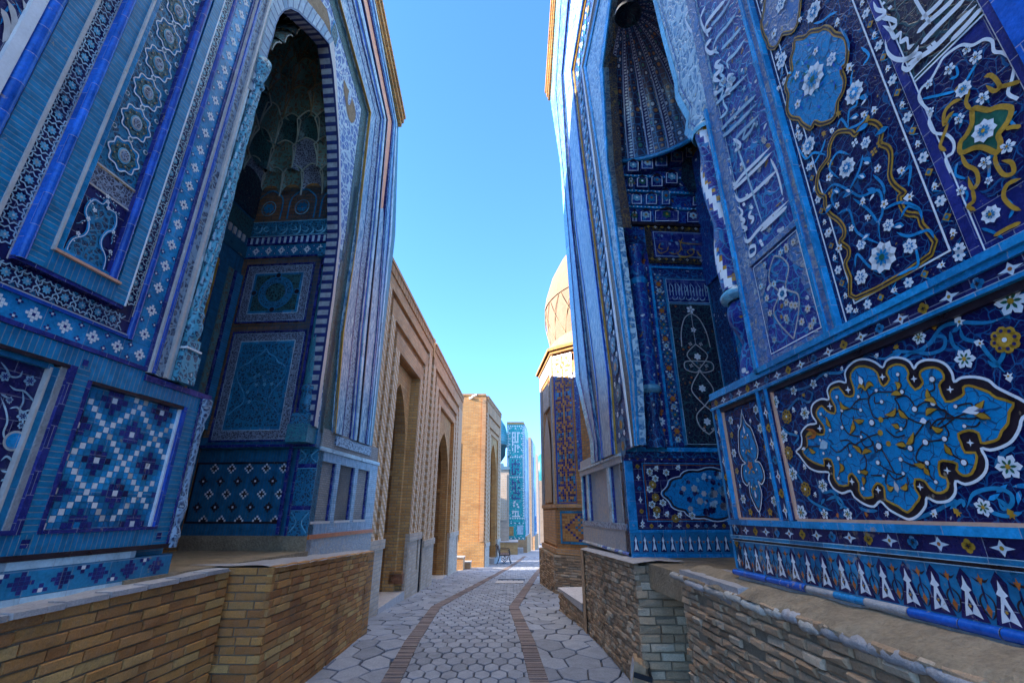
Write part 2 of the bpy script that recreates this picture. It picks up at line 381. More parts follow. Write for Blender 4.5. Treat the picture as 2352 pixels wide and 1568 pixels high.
def looseb(name, c1_, c2_, c3_):                          # single bricks: colour changes brick by brick
    k = N(name); g = k.t.nodes.new('ShaderNodeNewGeometry').outputs['Random Per Island']
    n1 = k.noise(k.obj, 18, 6, .75); n2 = k.noise(k.obj, 90, 4, .7); n3 = k.noise(k.obj, 2.0, 4, .6)
    cc = k.mix(k.ramp(g, 0, .6), c1_, c2_); cc = k.mix(k.ramp(g, .7, 1), cc, c3_)
    cc = k.mix(k.math('MULTIPLY', k.ramp(n1, .45, .75), .32), cc, (.36, .30, .24)); cc = k.mix(k.math('MULTIPLY', k.ramp(n3, .5, .7), .45), cc, (.07, .05, .04))
    cc = k.mix(.5, cc, k.mix(k.ramp(n2, .3, .7), (.35, .35, .35), (1, 1, 1)), 'MULTIPLY')
    return k.fin(cc, .88, k.math('ADD', n1, k.math('MULTIPLY', n2, .5)), .9, .012, spec=.25)
looseb('loose_brick', (.74, .35, .10), (.50, .20, .06), (.78, .46, .16))
looseb('old_brick', (.64, .42, .25), (.44, .27, .15), (.72, .55, .38))
def arab(name, ground, vine, spot, sc_=14, t=.10, sp=.20, spot2=None, rough=.35, bump=.8, dist=.012, base='vine', wearc=TAN, wear=.68):
    k = N(name); v = k.scale(k.uv, sc_); v = k.warp(v, .9, .55)
    e = k.n('TexVoronoi', {'Vector': v, 'Scale': 1.0, 'Randomness': .85}, feature='DISTANCE_TO_EDGE').outputs['Distance']
    e2 = k.n('TexVoronoi', {'Vector': k.warp(k.scale(k.uv, sc_ * 2.1), 1.5, .4), 'Scale': 1.0, 'Randomness': 1.0}, feature='DISTANCE_TO_EDGE').outputs['Distance']
    f1 = k.n('TexVoronoi', {'Vector': v, 'Scale': 1.0, 'Randomness': .85}, feature='F1')
    vi = k.math('SUBTRACT', 1.0, k.ramp(e, t * .6, t)); vi2 = k.math('MULTIPLY', k.math('SUBTRACT', 1.0, k.ramp(e2, t * .7, t * 1.1)), .7)
    sm_ = k.math('SUBTRACT', 1.0, k.ramp(f1.outputs['Distance'], sp * .8, sp))
    cc = k.mix(vi2, ground, tuple(.5 * (a + b) for a, b in zip(ground, vine))); cc = k.mix(vi, cc, vine)
    sc2 = spot if spot2 is None else k.mix(k.ramp(k.n('SeparateColor', {0: f1.outputs['Color']}).outputs[0], .45, .55), spot, spot2)
    cc = k.mix(sm_, cc, sc2)
    n1 = k.noise(k.obj, 5, 5, .7); n2 = k.noise(k.obj, 40, 4, .7)
    cc = k.mix(k.math('MULTIPLY', k.ramp(n2, .35, .7), .45), cc, k.mix(.5, cc, (0, 0, 0)))
    cc = k.mix(k.math('MULTIPLY', k.ramp(k.math('ADD', k.math('MULTIPLY', n1, .5), k.math('MULTIPLY', n2, .5)), wear - .04, wear + .04), .7), cc, wearc)
    h = k.math('MAXIMUM', k.math('MAXIMUM', vi, vi2), sm_)
    return k.fin(cc, rough, k.math('ADD', h, k.math('MULTIPLY', n2, .3)), bump, dist)
arab('carved', (.008, .018, .07), (.02, .22, .38), (.12, .32, .36), 26, .16, .16)
arab('carved_green', (.012, .02, .02), (.04, .14, .15), (.20, .20, .12), 24, .15, .17)
arab('vault_earth', (.20, .13, .075), (.14, .30, .27), (.55, .42, .22), 16, .14, .2, (.22, .07, .05))
arab('carved_fine', (.01, .008, .05), (.30, .36, .46), (.45, .48, .55), 34, .13, .14)
arab('carved_pale', (.03, .05, .12), (.30, .42, .55), (.45, .48, .5), 18, .15, .18)
arab('spandrel', (.015, .09, .42), (.52, .66, .74), (.78, .80, .80), 8, .11, .22, rough=.3)
arab('pale_pattern', (.05, .22, .42), (.50, .66, .72), (.55, .50, .32), 11, .13, .2, (.7, .72, .7))
arab('twist', (.008, .03, .09), (.10, .38, .50), (.55, .66, .68), 20, .16, .18)
arab('floral', (.014, .014, .13), (.02, .20, .42), (.68, .70, .7), 13, .05, .20, (.42, .20, .03))
arab('floral_blue', (.020, .026, .26), (.02, .24, .52), (.70, .72, .74), 11, .05, .22, (.40, .20, .03))
arab('navy_scroll', (.010, .008, .070), (.010, .095, .25), (.40, .42, .46), 15, .035, .085, (.34, .18, .03), rough=.25, bump=.3, dist=.005)
arab('azure_scroll', (.008, .27, .56), (.01, .10, .22), (.30, .50, .60), 17, .03, .07, (.35, .22, .03), rough=.25, bump=.3, dist=.005)
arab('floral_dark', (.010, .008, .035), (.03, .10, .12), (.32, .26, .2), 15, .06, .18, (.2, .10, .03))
arab('lattice', (.012, .012, .035), (.22, .13, .03), (.08, .22, .26), 17, .05, .17, rough=.4)
arab('faded', (.16, .20, .34), (.05, .16, .38), (.42, .42, .42), 12, .09, .22, (.36, .30, .22), wearc=(.42, .40, .38), wear=.56)
arab('seabed', (.02, .12, .25), (.03, .24, .30), (.20, .40, .45), 30, .16, .16)
arab('glittered', (.01, .26, .31), (.02, .44, .42), (.62, .72, .70), 7, .12, .28, rough=.25)
arab('worn_tile', (.46, .46, .46), (.30, .34, .40), (.50, .42, .33), 16, .1, .3, wearc=(.5, .4, .3), wear=.55)
def flute(name, c, c2_):                                  # streaked, crazed white-blue glaze
    k = N(name); v = k.scale(k.uv, 30, 5)
    n1 = k.noise(v, 1.0, 5, .7); n2 = k.noise(k.scale(k.uv, 60, 16), 1.0, 4, .7); n3 = k.noise(k.obj, 1.5, 3, .6)
    cc = k.mix(k.ramp(k.math('ADD', k.math('MULTIPLY', n1, .6), k.math('MULTIPLY', n2, .4)), .44, .60), c2_, c)
    cc = k.mix(k.math('MULTIPLY', k.ramp(n3, .5, .7), .4), cc, c2_)
    return k.fin(cc, .3, n2, .4, .006)
flute('flute', (.62, .72, .72), (.01, .13, .28)); flute('flute_blue', (.34, .60, .72), (.01, .10, .30))
def plain(name, c, rough=.6, metal=0.0, bump=.1):
    k = N(name); n1 = k.noise(k.obj, 25, 4, .6)
    k._set('Metallic', metal)
    return k.fin(k.mix(k.ramp(n1, .3, .7), tuple(x * .75 for x in c), tuple(min(.9, x * 1.2) for x in c)), rough, n1, bump, .005)
plain('iron', (.02, .02, .025), .45, .6); plain('bench_wood', (.16, .07, .035), .6); plain('hatch_wood', (.30, .11, .045), .6, 0, .4)
plain('grey_metal', (.35, .36, .38), .4, .5); plain('lamp_case', (.42, .26, .14), .5); plain('lamp_glass', (.55, .55, .55), .15); plain('cctv_white', (.7, .7, .68), .4)
plain('roof_tin', (.10, .19, .24), .5); plain('asphalt', (.10, .09, .085), .9)
def dome_tile(name, c):
    k = N(name); n1 = k.noise(k.obj, 4, 5, .7); br = k.n('TexBrick', {'Vector': k.uv, 'Scale': 1.0, 'Mortar Size': .02, 'Brick Width': .5, 'Row Height': .22, 'Color1': (*c, 1), 'Color2': (*(x * .7 for x in c), 1), 'Mortar': (.03, .08, .09, 1)})
    return k.fin(k.mix(k.math('MULTIPLY', k.ramp(n1, .4, .7), .5), br.outputs[0], tuple(x * .5 for x in c)), .35, n1, .3, .02)
dome_tile('dome_turquoise', (.02, .28, .33)); dome_tile('dome_dark', (.02, .05, .055))
def chevron():                                            # brick ribs with a slanting light and brown weave
    k = N('weave'); s_ = k.n('SeparateXYZ', {0: k.uv}); x, y = s_.outputs[0], s_.outputs[1]
    a = k.math('FRACT', k.math('ADD', k.math('MULTIPLY', y, 5.2), k.math('MULTIPLY', x, 4.0)))
    f = k.ramp(k.math('ABSOLUTE', k.math('SUBTRACT', a, .5)), .20, .27)
    br = k.n('TexBrick', {'Vector': k.uv, 'Scale': 1.0, 'Mortar Size': .007, 'Brick Width': .13, 'Row Height': .066})
    cc = k.mix(f, (.86, .64, .44), (.64, .34, .14)); cc = k.mix(k.math('MULTIPLY', br.outputs['Fac'], .6), cc, (.3, .22, .15))
    n1 = k.noise(k.obj, 20, 5, .7); cc = k.mix(.4, cc, k.mix(n1, (.3, .3, .3), (1, 1, 1)), 'MULTIPLY')
    return k.fin(cc, .85, k.math('SUBTRACT', n1, br.outputs['Fac']), .5, .01, spec=.25)
chevron()

# ---------------------------------------------------------------- shared builders
def bricks(mb, P, s0, s1, z0, z1, o, mat, bw=.25, bh=.068, dep=.05, jit=.006, rough=0.0, mort=.010, r=rnd, back=True):
    """courses of single bricks with worn, slightly uneven faces; z1 may be a function of s"""
    zt = z1 if callable(z1) else (lambda s: z1)
    zmax = max(zt(s0), zt(s1)); rows = int((zmax - z0) / bh) + 1
    if back: mb.slab(P, s0 + .05, s1 - .05, z0 - .3, min(zt(s0), zt(s1)) - .004, o - .3, o - .014 - rough * .5, 'mortar')
    for k in range(rows):
        s = s0 - (bw * .5 if k % 2 else 0) + r.uniform(-.03, .03)
        while s < s1:
            L = bw * r.uniform(.86, 1.12) * (1 if r.random() > .12 else .55); a = max(s, s0) + mort / 2; b = min(s + L, s1) - mort / 2; s += L
            if b - a < .02: continue
            top = zt((a + b) / 2); za = z0 + (k / rows) * (top - z0) + mort / 2; zb = z0 + ((k + 1) / rows) * (top - z0) - mort / 2
            if zb - za < .01: continue
            if rough and r.random() < .02: continue
            e = jit + rough; oo = o + r.uniform(-e, e * .6); c = .004 + rough * .35
            j = lambda v: r.uniform(-v, v)
            q = rough * .32 + .002
            Fp = [(a + c + j(q), za + c + j(q)), (b - c + j(q), za + c + j(q)), (b - c + j(q), zb - c + j(q)), (a + c + j(q), zb - c + j(q))]
            fo = [oo + j(e * .5) for _ in range(4)]
            A = [P.w(x, y, f) for (x, y), f in zip(Fp, fo)]
            m_ = [(a, za), (b, za), (b, zb), (a, zb)]
            Mi = [P.w(x, y, oo - c * 1.2) for x, y in m_]; Bk = [P.w(x, y, oo - dep) for x, y in m_]
            b0 = len(mb.v); mb.v += A + Mi + Bk; mi = mb.mi(mat)
            fs = [(0, 1, 2, 3)] + [(4 + i, 4 + (i + 1) % 4, (i + 1) % 4, i) for i in range(4)] + [(8 + i, 8 + (i + 1) % 4, 4 + (i + 1) % 4, 4 + i) for i in range(4)]
            for f in fs:
                f = tuple(b0 + i for i in f)
                mb.f.append(f[::-1] if P.flip else f); mb.m.append(mi); mb.sm.append(False); mb.uv.append([(a, za)] * 4)
def rough_ledge(mb, P, s0, s1, z0, z1, o0, o1, mat, n=60, amp=.01, zdrop=0.0, sd=1):
    """an uneven top between two depths"""
    rows = []
    for j in range(7):
        t = j / 6; row = []
        for i in range(n + 1):
            s = s0 + (s1 - s0) * i / n; zz = z0 + (z1 - z0) * i / n - zdrop * t
            a = noise.noise(Vector((s * 6 + sd, t * 3, sd))) * amp
            row.append(P.w(s, zz + a - (.02 if j == 6 else 0), o0 + (o1 - o0) * t + (a if j > 4 else 0)))
        rows.append(row)
    mb.grid(rows if P.flip else rows, mat)

# the two facades across the lane, and the street side of each as planes of their own
TL, TR_ = .0838, -.0699
PL = Plane((-2.96, 0), (TL, 1), 1)
PR = Plane((1.7277, 0), (TR_, 1), -1)
VL = PL.turn(5.85, side=-1)
VR = PR.turn(5.55, side=1)
VLd = PL.turn(5.985, side=-1)
VRd = PR.turn(5.68, side=1)

# ================================================================ mausoleum on the left
LM = thing('tiled_mausoleum', 'tall blue tiled portal on the left of the lane with a deep honeycomb vaulted arch, nearest the camera', 'mausoleum', (*PL.w(5, 0)[:2], 0))
LM_back = LM
def done(mb, name, parent): 
    o = mb.build(name, None); o.parent = parent
    if parent and parent.type == 'EMPTY': o.matrix_parent_inverse = parent.matrix_world.inverted() if False else o.matrix_parent_inverse
    o.location = tuple(-c for c in wloc(parent)) if parent else (0, 0, 0)
    return o
def wloc(p):
    v = Vector((0, 0, 0))
    while p: v += p.location; p = p.parent
    return v
# masonry core: near pier, back, far pier, and the mass over the arch
b = MB()
b.slab(PL, -1.5, 3.575, 1.0, 2.57, -3.4, -.12, 'brick_brown'); b.slab(PL, -1.5, 3.575, 2.57, 11, -3.4, -.03, 'brick_brown')
b.slab(PL, 3.575, 5.9, 1.0, 11, -3.4, -1.57, 'brick_brown')
b.slab(PL, 6.12, 7.55, 1.0, 2.5, -3.4, -.12, 'brick_brown'); b.slab(PL, 5.85, 7.45, 2.5, 9.0, -3.4, -.06, 'brick_brown')
b.slab(PL, 3.5, 5.9, 9.2, 10.6, -1.6, -.13, 'brick_brown')
done(b, 'wall', LM)

# --- near pier: nested frames of glazed brick, carved stars and pixel stars
ZT = 11.0
def vband(b, P, s0, s1, z0, z1, o, mat, uvr=False, side=None): b.slab(P, s0, s1, z0, z1, -.05, o, mat, side, uvr)
b = MB()
vband(b, PL, -1.5, 1.79, 3.2, ZT, .0, 'navy'); vband(b, PL, -1.5, 1.79, 3.0, 3.2, .0, 'turqbrick', True)
vband(b, PL, 1.79, 1.85, 3.0, ZT, .03, 'white')
b.roll(PL, (1.895, 3.0), (1.895, ZT), .042, .0, 'royal')
vband(b, PL, 1.935, 2.05, 3.0, ZT, .02, 'turqbrick')
vband(b, PL, 2.05, 2.07, 2.92, ZT, .03, 'cream')
vband(b, PL, 2.07, 2.19, 2.9, ZT, .0, 'navy'); vband(b, PL, 2.86, 2.99, 2.9, ZT, .0, 'navy')
vband(b, PL, -1.5, 2.99, 2.755, 2.9, .0, 'navy')
vband(b, PL, -1.5, 1.935, 2.9, 3.0, .02, 'turqbrick', True)
vband(b, PL, -1.5, 2.99, 2.735, 2.755, .018, 'cobalt')
b.roll(PL, (3.012, 2.735), (3.012, ZT), .026, .0, 'cobalt')
vband(b, PL, 3.038, 3.195, 2.595, ZT, .0, 'azure'); vband(b, PL, -1.5, 3.04, 2.595, 2.735, .0, 'azure')
vband(b, PL, 3.195, 3.22, 2.565, ZT, .012, 'indigo'); vband(b, PL, -1.5, 3.195, 2.565, 2.593, .012, 'indigo')
for s0, s1, m, o in ((3.222, 3.24, 'cream', .03), (3.24, 3.262, 'cobalt', .045), (3.262, 3.28, 'sky', .03), (3.28, 3.365, 'carved_pale', .01), (3.365, 3.39, 'cream', .035), (3.39, 3.43, 'paleblue', .02)):
    vband(b, PL, s0, s1, 2.56, ZT, o, m)
vband(b, PL, 3.43, 3.575, 2.56, ZT, -.01, 'deepteal')
done(b, 'tile_frame', LM)
# carved eight-pointed star interlace and white pixel stars
def star_cell(I, x, y, r):
    g = []
    for k in range(16):
        rr = r * (1.0 if k % 2 == 0 else .74); a = math.pi * k / 8
        g.append((x + rr * math.cos(a), y + rr * math.sin(a)))
    I.pen(g, r * .17, 'paleblue', 6, closed=True, smooth=0)
    I.petals(x, y, 8, r * .52, 'sky', 4, .2, .22, .1); I.disc(x, y, r * .13, 'cream', 6, 8)
    for sx in (-1, 1):
        for sy in (-1, 1): I.petals(x + sx * r * .98, y + sy * r * .98, 3, r * .26, 'turq', 3, math.atan2(sy, sx), .3)
I = Ink(PL, .0, step=.0022)
z = 3.02
while z < 7.4:
    for s in (2.13, 2.925): star_cell(I, s, z, .054)
    for s in (2.13, 2.925):
        for d in (-.054, .054): I.pen([(s + d, z + .03), (s + d * .55, z + .061), (s + d, z + .09)], .008, 'paleblue', 5, smooth=0)
    z += .122
s = .8
while s < 2.95:
    star_cell(I, s, 2.828, .054)
    for d in (-.054, .054): I.pen([(s + .03, 2.828 + d), (s + .054, 2.828 + d * .5), (s + .08, 2.828 + d)], .008, 'paleblue', 5, smooth=0)
    s += .108
for s in (2.072, 2.186, 2.868, 2.984): I.rect(s - .005, s + .005, 2.9, 7.6, 'cream', 3)
I.rect(.5, 2.99, 2.757, 2.767, 'cream', 3)
done(I.b, 'star_band', LM)
def pixel_star(I, x, y, u, v):
    for i in range(-2, 3):
        for j in range(-2, 3):
            d = abs(i) + abs(j)
            if d <= 2 and not (abs(i) == 2 and j == 0 and False):
                m = 'indigo' if d == 0 else 'white'
                I.rect(x + (i - .46) * u, x + (i + .46) * u, y + (j - .46) * v, y + (j + .46) * v, m, 2)
def small_cross(I, x, y, u, v):
    for i, j in ((0, 0), (1, 0), (-1, 0), (0, 1), (0, -1)):
        I.rect(x + (i - .46) * u, x + (i + .46) * u, y + (j - .46) * v, y + (j + .46) * v, 'white' if (i, j) == (0, 0) else 'indigo', 2)
I = Ink(PL, .0, step=.0015)
z = 2.82
while z < 8.5:
    pixel_star(I, 3.12, z, .018, .018)
    for d in (-.055, .055): small_cross(I, 3.12 + d, z + .095, .014, .014)
    z += .19
s = 3.13 - .18 * 14
while s < 3.2:
    pixel_star(I, s, 2.664, .018, .018)
    for d in (-.045, .045): small_cross(I, s + .09, 2.664 + d, .014, .014)
    s += .18
for k in range(60): I.rect(3.04, 3.193, 2.74 + k * .1, 2.7425 + k * .1, 'deepteal', 1)
done(I.b, 'pixel_star_band', LM)
# raised frame round the medallion panel
b = MB()
for s0, s1, m in ((2.235, 2.325, 'turqbrick'), (2.775, 2.858, 'turqbrick')):
    vband(b, PL, s0, s1, 2.925, ZT, .055, m)
vband(b, PL, 2.325, 2.775, 2.925, 3.045, .055, 'turqbrick', True)
b.slab(PL, 2.19, 2.235, 2.915, ZT, -.05, .05, 'royal'); b.roll(PL, (2.212, 2.915), (2.212, ZT), .024, .05, 'royal')
b.slab(PL, 2.19, 2.862, 2.902, 2.925, -.05, .05, 'indigo')
vband(b, PL, 2.858, 2.868, 2.925, ZT, .06, 'white')
vband(b, PL, 2.325, 2.338, 3.045, ZT, .075, 'cream'); vband(b, PL, 2.338, 2.775, 3.045, 3.062, .075, 'salmon')
b.slab(PL, 2.338, 2.392, 3.062, ZT, -.05, .045, 'azure'); b.slab(PL, 2.392, 2.404, 3.095, ZT, -.05, .03, 'white')
b.slab(PL, 2.392, 2.70, 3.075, 3.095, -.05, .045, 'azure')
b.slab(PL, 2.705, 2.765, 3.062, ZT, -.05, .04, 'indigo'); b.roll(PL, (2.735, 3.062), (2.735, ZT), .028, .04, 'cobalt')
done(b, 'raised_frame', LM)
b = MB(); b.slab(PL, 2.404, 2.705, 3.095, ZT, -.05, .005, 'carved'); 
I = Ink(PL, .005, b, step=.004)
def medallion(I, x, y, rx, ry):
    pts = [(x + rx * (1 + .10 * math.cos(8 * a)) * math.cos(a), y + ry * (1 + .10 * math.cos(8 * a)) * math.sin(a)) for a in [2 * math.pi * k / 48 for k in range(48)]]
    I.fill(pts, 'azure', 1); I.pen(pts, .009, 'white', 3, closed=True, smooth=0)
    I.fill([(x + (p - x) * .80, y + (q - y) * .80) for p, q in pts], 'carved_green', 2)
    for k in range(8):
        a = math.pi * k / 4 + .39; I.disc(x + rx * .66 * math.cos(a), y + ry * .66 * math.sin(a), .013, 'deepteal', 3, 8); I.disc(x + rx * .66 * math.cos(a), y + ry * .66 * math.sin(a), .006, 'ochre', 4, 6)
    I.disc(x, y, .048, 'sky', 3, 16, 1, 1.25); I.disc(x, y, .039, 'cream', 4, 16, 1, 1.25); I.disc(x, y, .030, 'carved_fine', 5, 14, 1, 1.25)
for k in range(14):
    z = 3.945 + .2985 * k; medallion(I, 2.553, z, .112, .118)
    for d in (-.128, .128): I.disc(2.553 + d, z + .149, .019, 'white', 3, 10); I.disc(2.553 + d, z + .149, .012, 'deepteal', 4, 10)
    I.disc(2.553, z + .149, .021, 'white', 3, 10); I.disc(2.553, z + .149, .013, 'deepteal', 4, 10)
# inscription strip and lobed niche below the medallions
I.fill([(2.404, 3.60), (2.705, 3.60), (2.705, 3.765), (2.404, 3.765)], 'carved_fine', 1)
for z in (3.60, 3.765): I.rect(2.404, 2.705, z - .006, z + .006, 'cream', 3)
for z in (3.75,): I.rect(2.404, 2.705, z - .003, z + .003, 'ochre', 4)
I.rect(2.404, 2.705, 3.095, 3.594, 'navy', 1)
half = [(0, 3.57), (.022, 3.52), (.075, 3.515), (.10, 3.46), (.098, 3.40), (.065, 3.36), (.048, 3.30), (.06, 3.25), (.105, 3.20), (.12, 3.15), (.12, 3.097)]
lobe = [(2.553 - x, z) for x, z in half][::-1] + [(2.553 + x, z) for x, z in half[1:]]
lobe = cat(lobe, 5)
I.fill(lobe, 'carved', 2); I.pen(lobe, .022, 'azure', 3, smooth=0); I.pen(lobe, .005, 'white', 4, smooth=0)
def sprig(I, x, y, L, a, m1, m2, l=3, n=4):
    pts = [(x, y)]
    for k in range(4): a += .5 * (1 if k % 2 else -1); x += math.cos(a) * L / 4; y += math.sin(a) * L / 4; pts.append((x, y))
    I.pen(pts, .004, m1, l); I.petals(x, y, n + 1, .016, m2, l + 1, a)
    for p in pts[1:4]: I.disc(p[0] + .01, p[1] + .006, .005, m2, l + 1, 6)
for x, y, a in ((2.43, 3.16, 1.5), (2.43, 3.30, 1.2), (2.43, 3.50, -.4), (2.67, 3.16, 1.7), (2.67, 3.30, 2.0), (2.66, 3.52, 3.4), (2.62, 3.55, 2.9), (2.47, 3.56, .2)): sprig(I, x, y, .09, a, 'sky', 'white')
done(b, 'medallion_panel', LM)
# calligraphy high on the left edge of the picture
b = MB(); I = Ink(PL, .0, b, step=.002)
for p in ([(40, 0), (75, 60), (95, 150), (85, 240), (60, 300), (30, 330)], [(0, 60), (25, 100), (45, 170), (40, 240), (10, 290)], [(150, 0), (175, 60), (200, 110), (222, 150), (215, 95), (205, 55)]):
    I.pen([PL.px(*c1(*q)) for q in p], .035, 'cream', 3, taper=5, nib=.6)
for p in ([(100, 0), (130, 70), (165, 160), (150, 240)], [(0, 170), (50, 60), (100, 30)], [(180, 20), (240, 60), (260, 0)]):
    I.pen([PL.px(*c1(*q)) for q in p], .012, 'azure', 1, taper=4)
done(b, 'inscription', LM)

# --- dado of the near pier
b = MB()
b.slab(PL, -1.5, 3.90, 1.06, 2.565, -.5, -.09, 'turqbrick')
fr = lambda s0, s1, z0, z1, m, o=0.0, u=False: b.slab(PL, s0, s1, z0, z1, -.06, o, m, None, u)
fr(-1.5, 3.22, 2.452, 2.563, 'turqbrick', 0, True); fr(3.22, 3.86, 2.40, 2.50, 'turqbrick', 0, True); fr(3.22, 3.905, 2.50, 2.545, 'indigo', .012)
fr(2.74, 2.835, 1.48, 2.452, 'turqbrick'); fr(3.675, 3.80, 1.375, 2.40, 'turqbrick')
fr(2.835, 3.22, 2.395, 2.452, 'turqbrick', 0, True)
fr(-1.5, 3.675, 1.375, 1.48, 'turqbrick', 0, True)
fr(2.835, 2.862, 1.48, 2.395, 'indigo', .004); fr(2.862, 3.675, 1.48, 1.50, 'indigo', .012); fr(3.645, 3.675, 1.50, 2.395, 'cobalt', .012); fr(2.862, 3.645, 2.372, 2.395, 'brownblack', .004); fr(3.63, 3.645, 1.5, 2.37, 'white', -.01)
fr(2.70, 2.74, 1.48, 2.452, 'indigo', .012); fr(2.665, 2.70, 1.5, 2.44, 'ledge', -.01); fr(2.625, 2.665, 1.5, 2.42, 'turq', -.02); fr(2.61, 2.625, 1.5, 2.41, 'cream', -.015); fr(-1.5, 2.70, 1.48, 1.505, 'indigo', .012)
fr(-1.5, 2.70, 2.43, 2.452, 'brownblack', .004); fr(-1.5, 2.625, 2.40, 2.43, 'turq', -.02)
fr(-1.5, 3.90, 1.345, 1.375, 'brownblack', .012); fr(-1.5, 3.55, 1.30, 1.343, 'paleblue', .004); fr(-1.5, 3.90, 1.155, 1.30, 'ledger', 0); fr(-1.5, 3.50, 1.118, 1.155, 'paleblue', .004)
fr(3.80, 3.90, 1.375, 2.50, 'carved_pale', .006); fr(3.80, 3.812, 1.375, 2.50, 'indigo', .014)
for s in (2.79, 3.72): fr(s - .022, s + .022, 1.41, 1.455, 'indigo', .003)
fr(2.765, 2.80, 2.47, 2.51, 'indigo', .003)
done(b, 'dado', LM)
# pixel mosaic panel
b = MB(); b.slab(PL, 2.862, 3.63, 1.50, 2.372, -.08, -.035, 'turq')
I = Ink(PL, -.035, b, step=.002)
nx, nz = 19, 22; u, v = .768 / nx, .872 / nz
for i in range(nx):
    for j in range(nz):
        x0, y0 = 2.862 + i * u, 1.50 + j * v; a, c = (i + j) % 10, (i - j) % 10
        di = min((i - 5) % 10, (5 - i) % 10) + min(j % 10, -j % 10); dj = min(i % 10, -i % 10) + min((j - 5) % 10, (5 - j) % 10)
        d = min(di, dj)
        m = 'white' if (a == 0 or c == 0 or d == 0) else ('indigo' if d <= 2 else ('azure' if (i + j) % 2 else 'turq'))
        if m == 'white' and rnd.random() < .12: m = 'cream'
        if m == 'indigo' and rnd.random() < .1: m = 'navy'
        if i in (0, nx - 1) or j in (0, nz - 1): m = 'azure' if m == 'white' and (i + j) % 3 else m
        g = .003
        if m in ('azure', 'turq') and (i + j) % 2 and i < nx - 1: pass
        I.rect(x0 + g, x0 + u - g * .2, y0 + g, y0 + v - g * .2, m, 2)
done(b, 'pixel_mosaic_panel', LM)
b = MB(); I = Ink(PL, .0, b, step=.0018)
s = 1.0
k = 0
while s < 3.85:                                          # stepped crosses of the lowest strip
    u, v = .028, .0235
    for i in range(-2, 3):
        for j in range(-2, 3):
            if abs(i) * .9 + abs(j) <= 2 and (k % 2 == 0 or abs(i) + abs(j) <= 1):
                mm = 'white' if k % 2 and i == 0 and j == 0 else 'indigo'
                x, y = s + i * u, 1.228 + (j + (0 if k % 2 == 0 else (-2 if k % 4 == 1 else 2))) * v
                if 1.16 < y < 1.297: I.rect(x - u * .46, x + u * .46, y - v * .46, y + v * .46, mm, 2)
    s += .115; k += 1
I.rect(1.0, 3.89, 1.158, 1.298, 'turq', 1)
done(b, 'stepped_mosaic_strip', LM)
# floral panel at the left edge
b = MB(); b.slab(PL, -1.5, 2.61, 1.505, 2.40, -.08, -.05, 'navy'); I = Ink(PL, -.05, b, step=.002)
def lpx(f, *pts): return [PL.px(*f(*q), -.05) for q in pts]
for p in ([(0, 960), (40, 1010), (70, 1060), (130, 1060), (150, 1020)], [(60, 1120), (100, 1150), (160, 1160), (210, 1210), (240, 1250)], [(150, 1160), (155, 1230), (130, 1290), (150, 1350), (150, 1420)], [(60, 1280), (110, 1270), (150, 1300), (200, 1290), (240, 1300)], [(0, 1180), (50, 1210), (60, 1250)], [(0, 1200), (35, 1290), (45, 1370), (20, 1440), (30, 1500)]):
    I.pen(lpx(c2, *p), .010, 'paleblue', 2, taper=6)
for x, y, r in ((200, 1080), (30, 1060), (150, 1330)) and ((200, 1090, .034), (30, 1060, .03), (150, 1330, .032), (140, 1395, .02), (60, 1220, .02)):
    q = lpx(c2, (x, y))[0]; I.petals(q[0], q[1], 6, r, 'paleblue', 2, .3, .3); I.petals(q[0], q[1], 6, r * .6, 'indigo', 3, .3, .2)
for cx_, cy_, r in ((2.46, 1.965, .055), (2.40, 1.70, .05)):
    pass
q = PL.px(*c2(95, 1500), -.05); I.disc(q[0], q[1], .056, 'cream', 2, 20); I.disc(q[0], q[1], .044, 'azure', 3, 20)
for p in ([(0, 120), (40, 90), (80, 130), (60, 180), (20, 230)], [(0, 180), (50, 190), (75, 150)], [(0, 250), (30, 240), (50, 260)]):
    I.pen(lpx(c3, *p), .012, 'paleblue', 2, taper=5)
for k in range(16):
    I.pen([(2.15 + .03 * (k % 4) + rnd.uniform(0, .1), 1.56 + .05 * k), (2.2 + rnd.uniform(0, .12), 1.58 + .05 * k), (2.27 + rnd.uniform(0, .1), 1.54 + .05 * k), (2.33, 1.57 + .05 * k)], .008, 'paleblue', 2, taper=5)
done(b, 'floral_panel', LM)
# engaged corner shaft and its vase on the dado corner, twisted shaft above
b = MB()
cx_, cy_ = PL.w(3.865, 0, -.01)[:2]
prof = [(.045, 1.345), (.045, 1.40), (.055, 1.42), (.05, 1.45), (.03, 1.50), (.045, 1.56), (.055, 1.64), (.04, 1.72), (.032, 1.78), (.034, 2.22), (.045, 2.26), (.035, 2.30), (.055, 2.38), (.06, 2.46), (.06, 2.50)]
b.lathe(cx_, cy_, prof, 'carved_pale', 16)
cx_, cy_ = PL.w(3.52, 0, 0)[:2]
b.slab(PL, 3.44, 3.62, 2.56, 2.80, -.05, .065, 'twist'); b.slab(PL, 3.46, 3.60, 2.80, 2.93, -.05, .05, 'twist')
b.slab(PL, 3.45, 3.61, 2.83, 2.845, -.05, .07, 'white')
b.lathe(cx_, cy_, [(.055, 2.93), (.075, 2.98), (.08, 3.05), (.06, 3.12), (.07, 3.15), (.065, 3.17), (.055, 3.20)], 'twist', 18)
rows = []; nz_ = 150
for i in range(nz_ + 1):
    z = 3.20 + 2.55 * i / nz_
    rows.append([(cx_ + math.cos(a) * r_, cy_ + math.sin(a) * r_, z) for k in range(24) for a in [2 * math.pi * k / 24] for r_ in [.050 + .009 * math.cos(6 * a - z * 14)]])
gb = len(b.f); b.grid(rows, 'twist', uvf=lambda i, j: (j / 24 * .4, i * .017), closed=True)
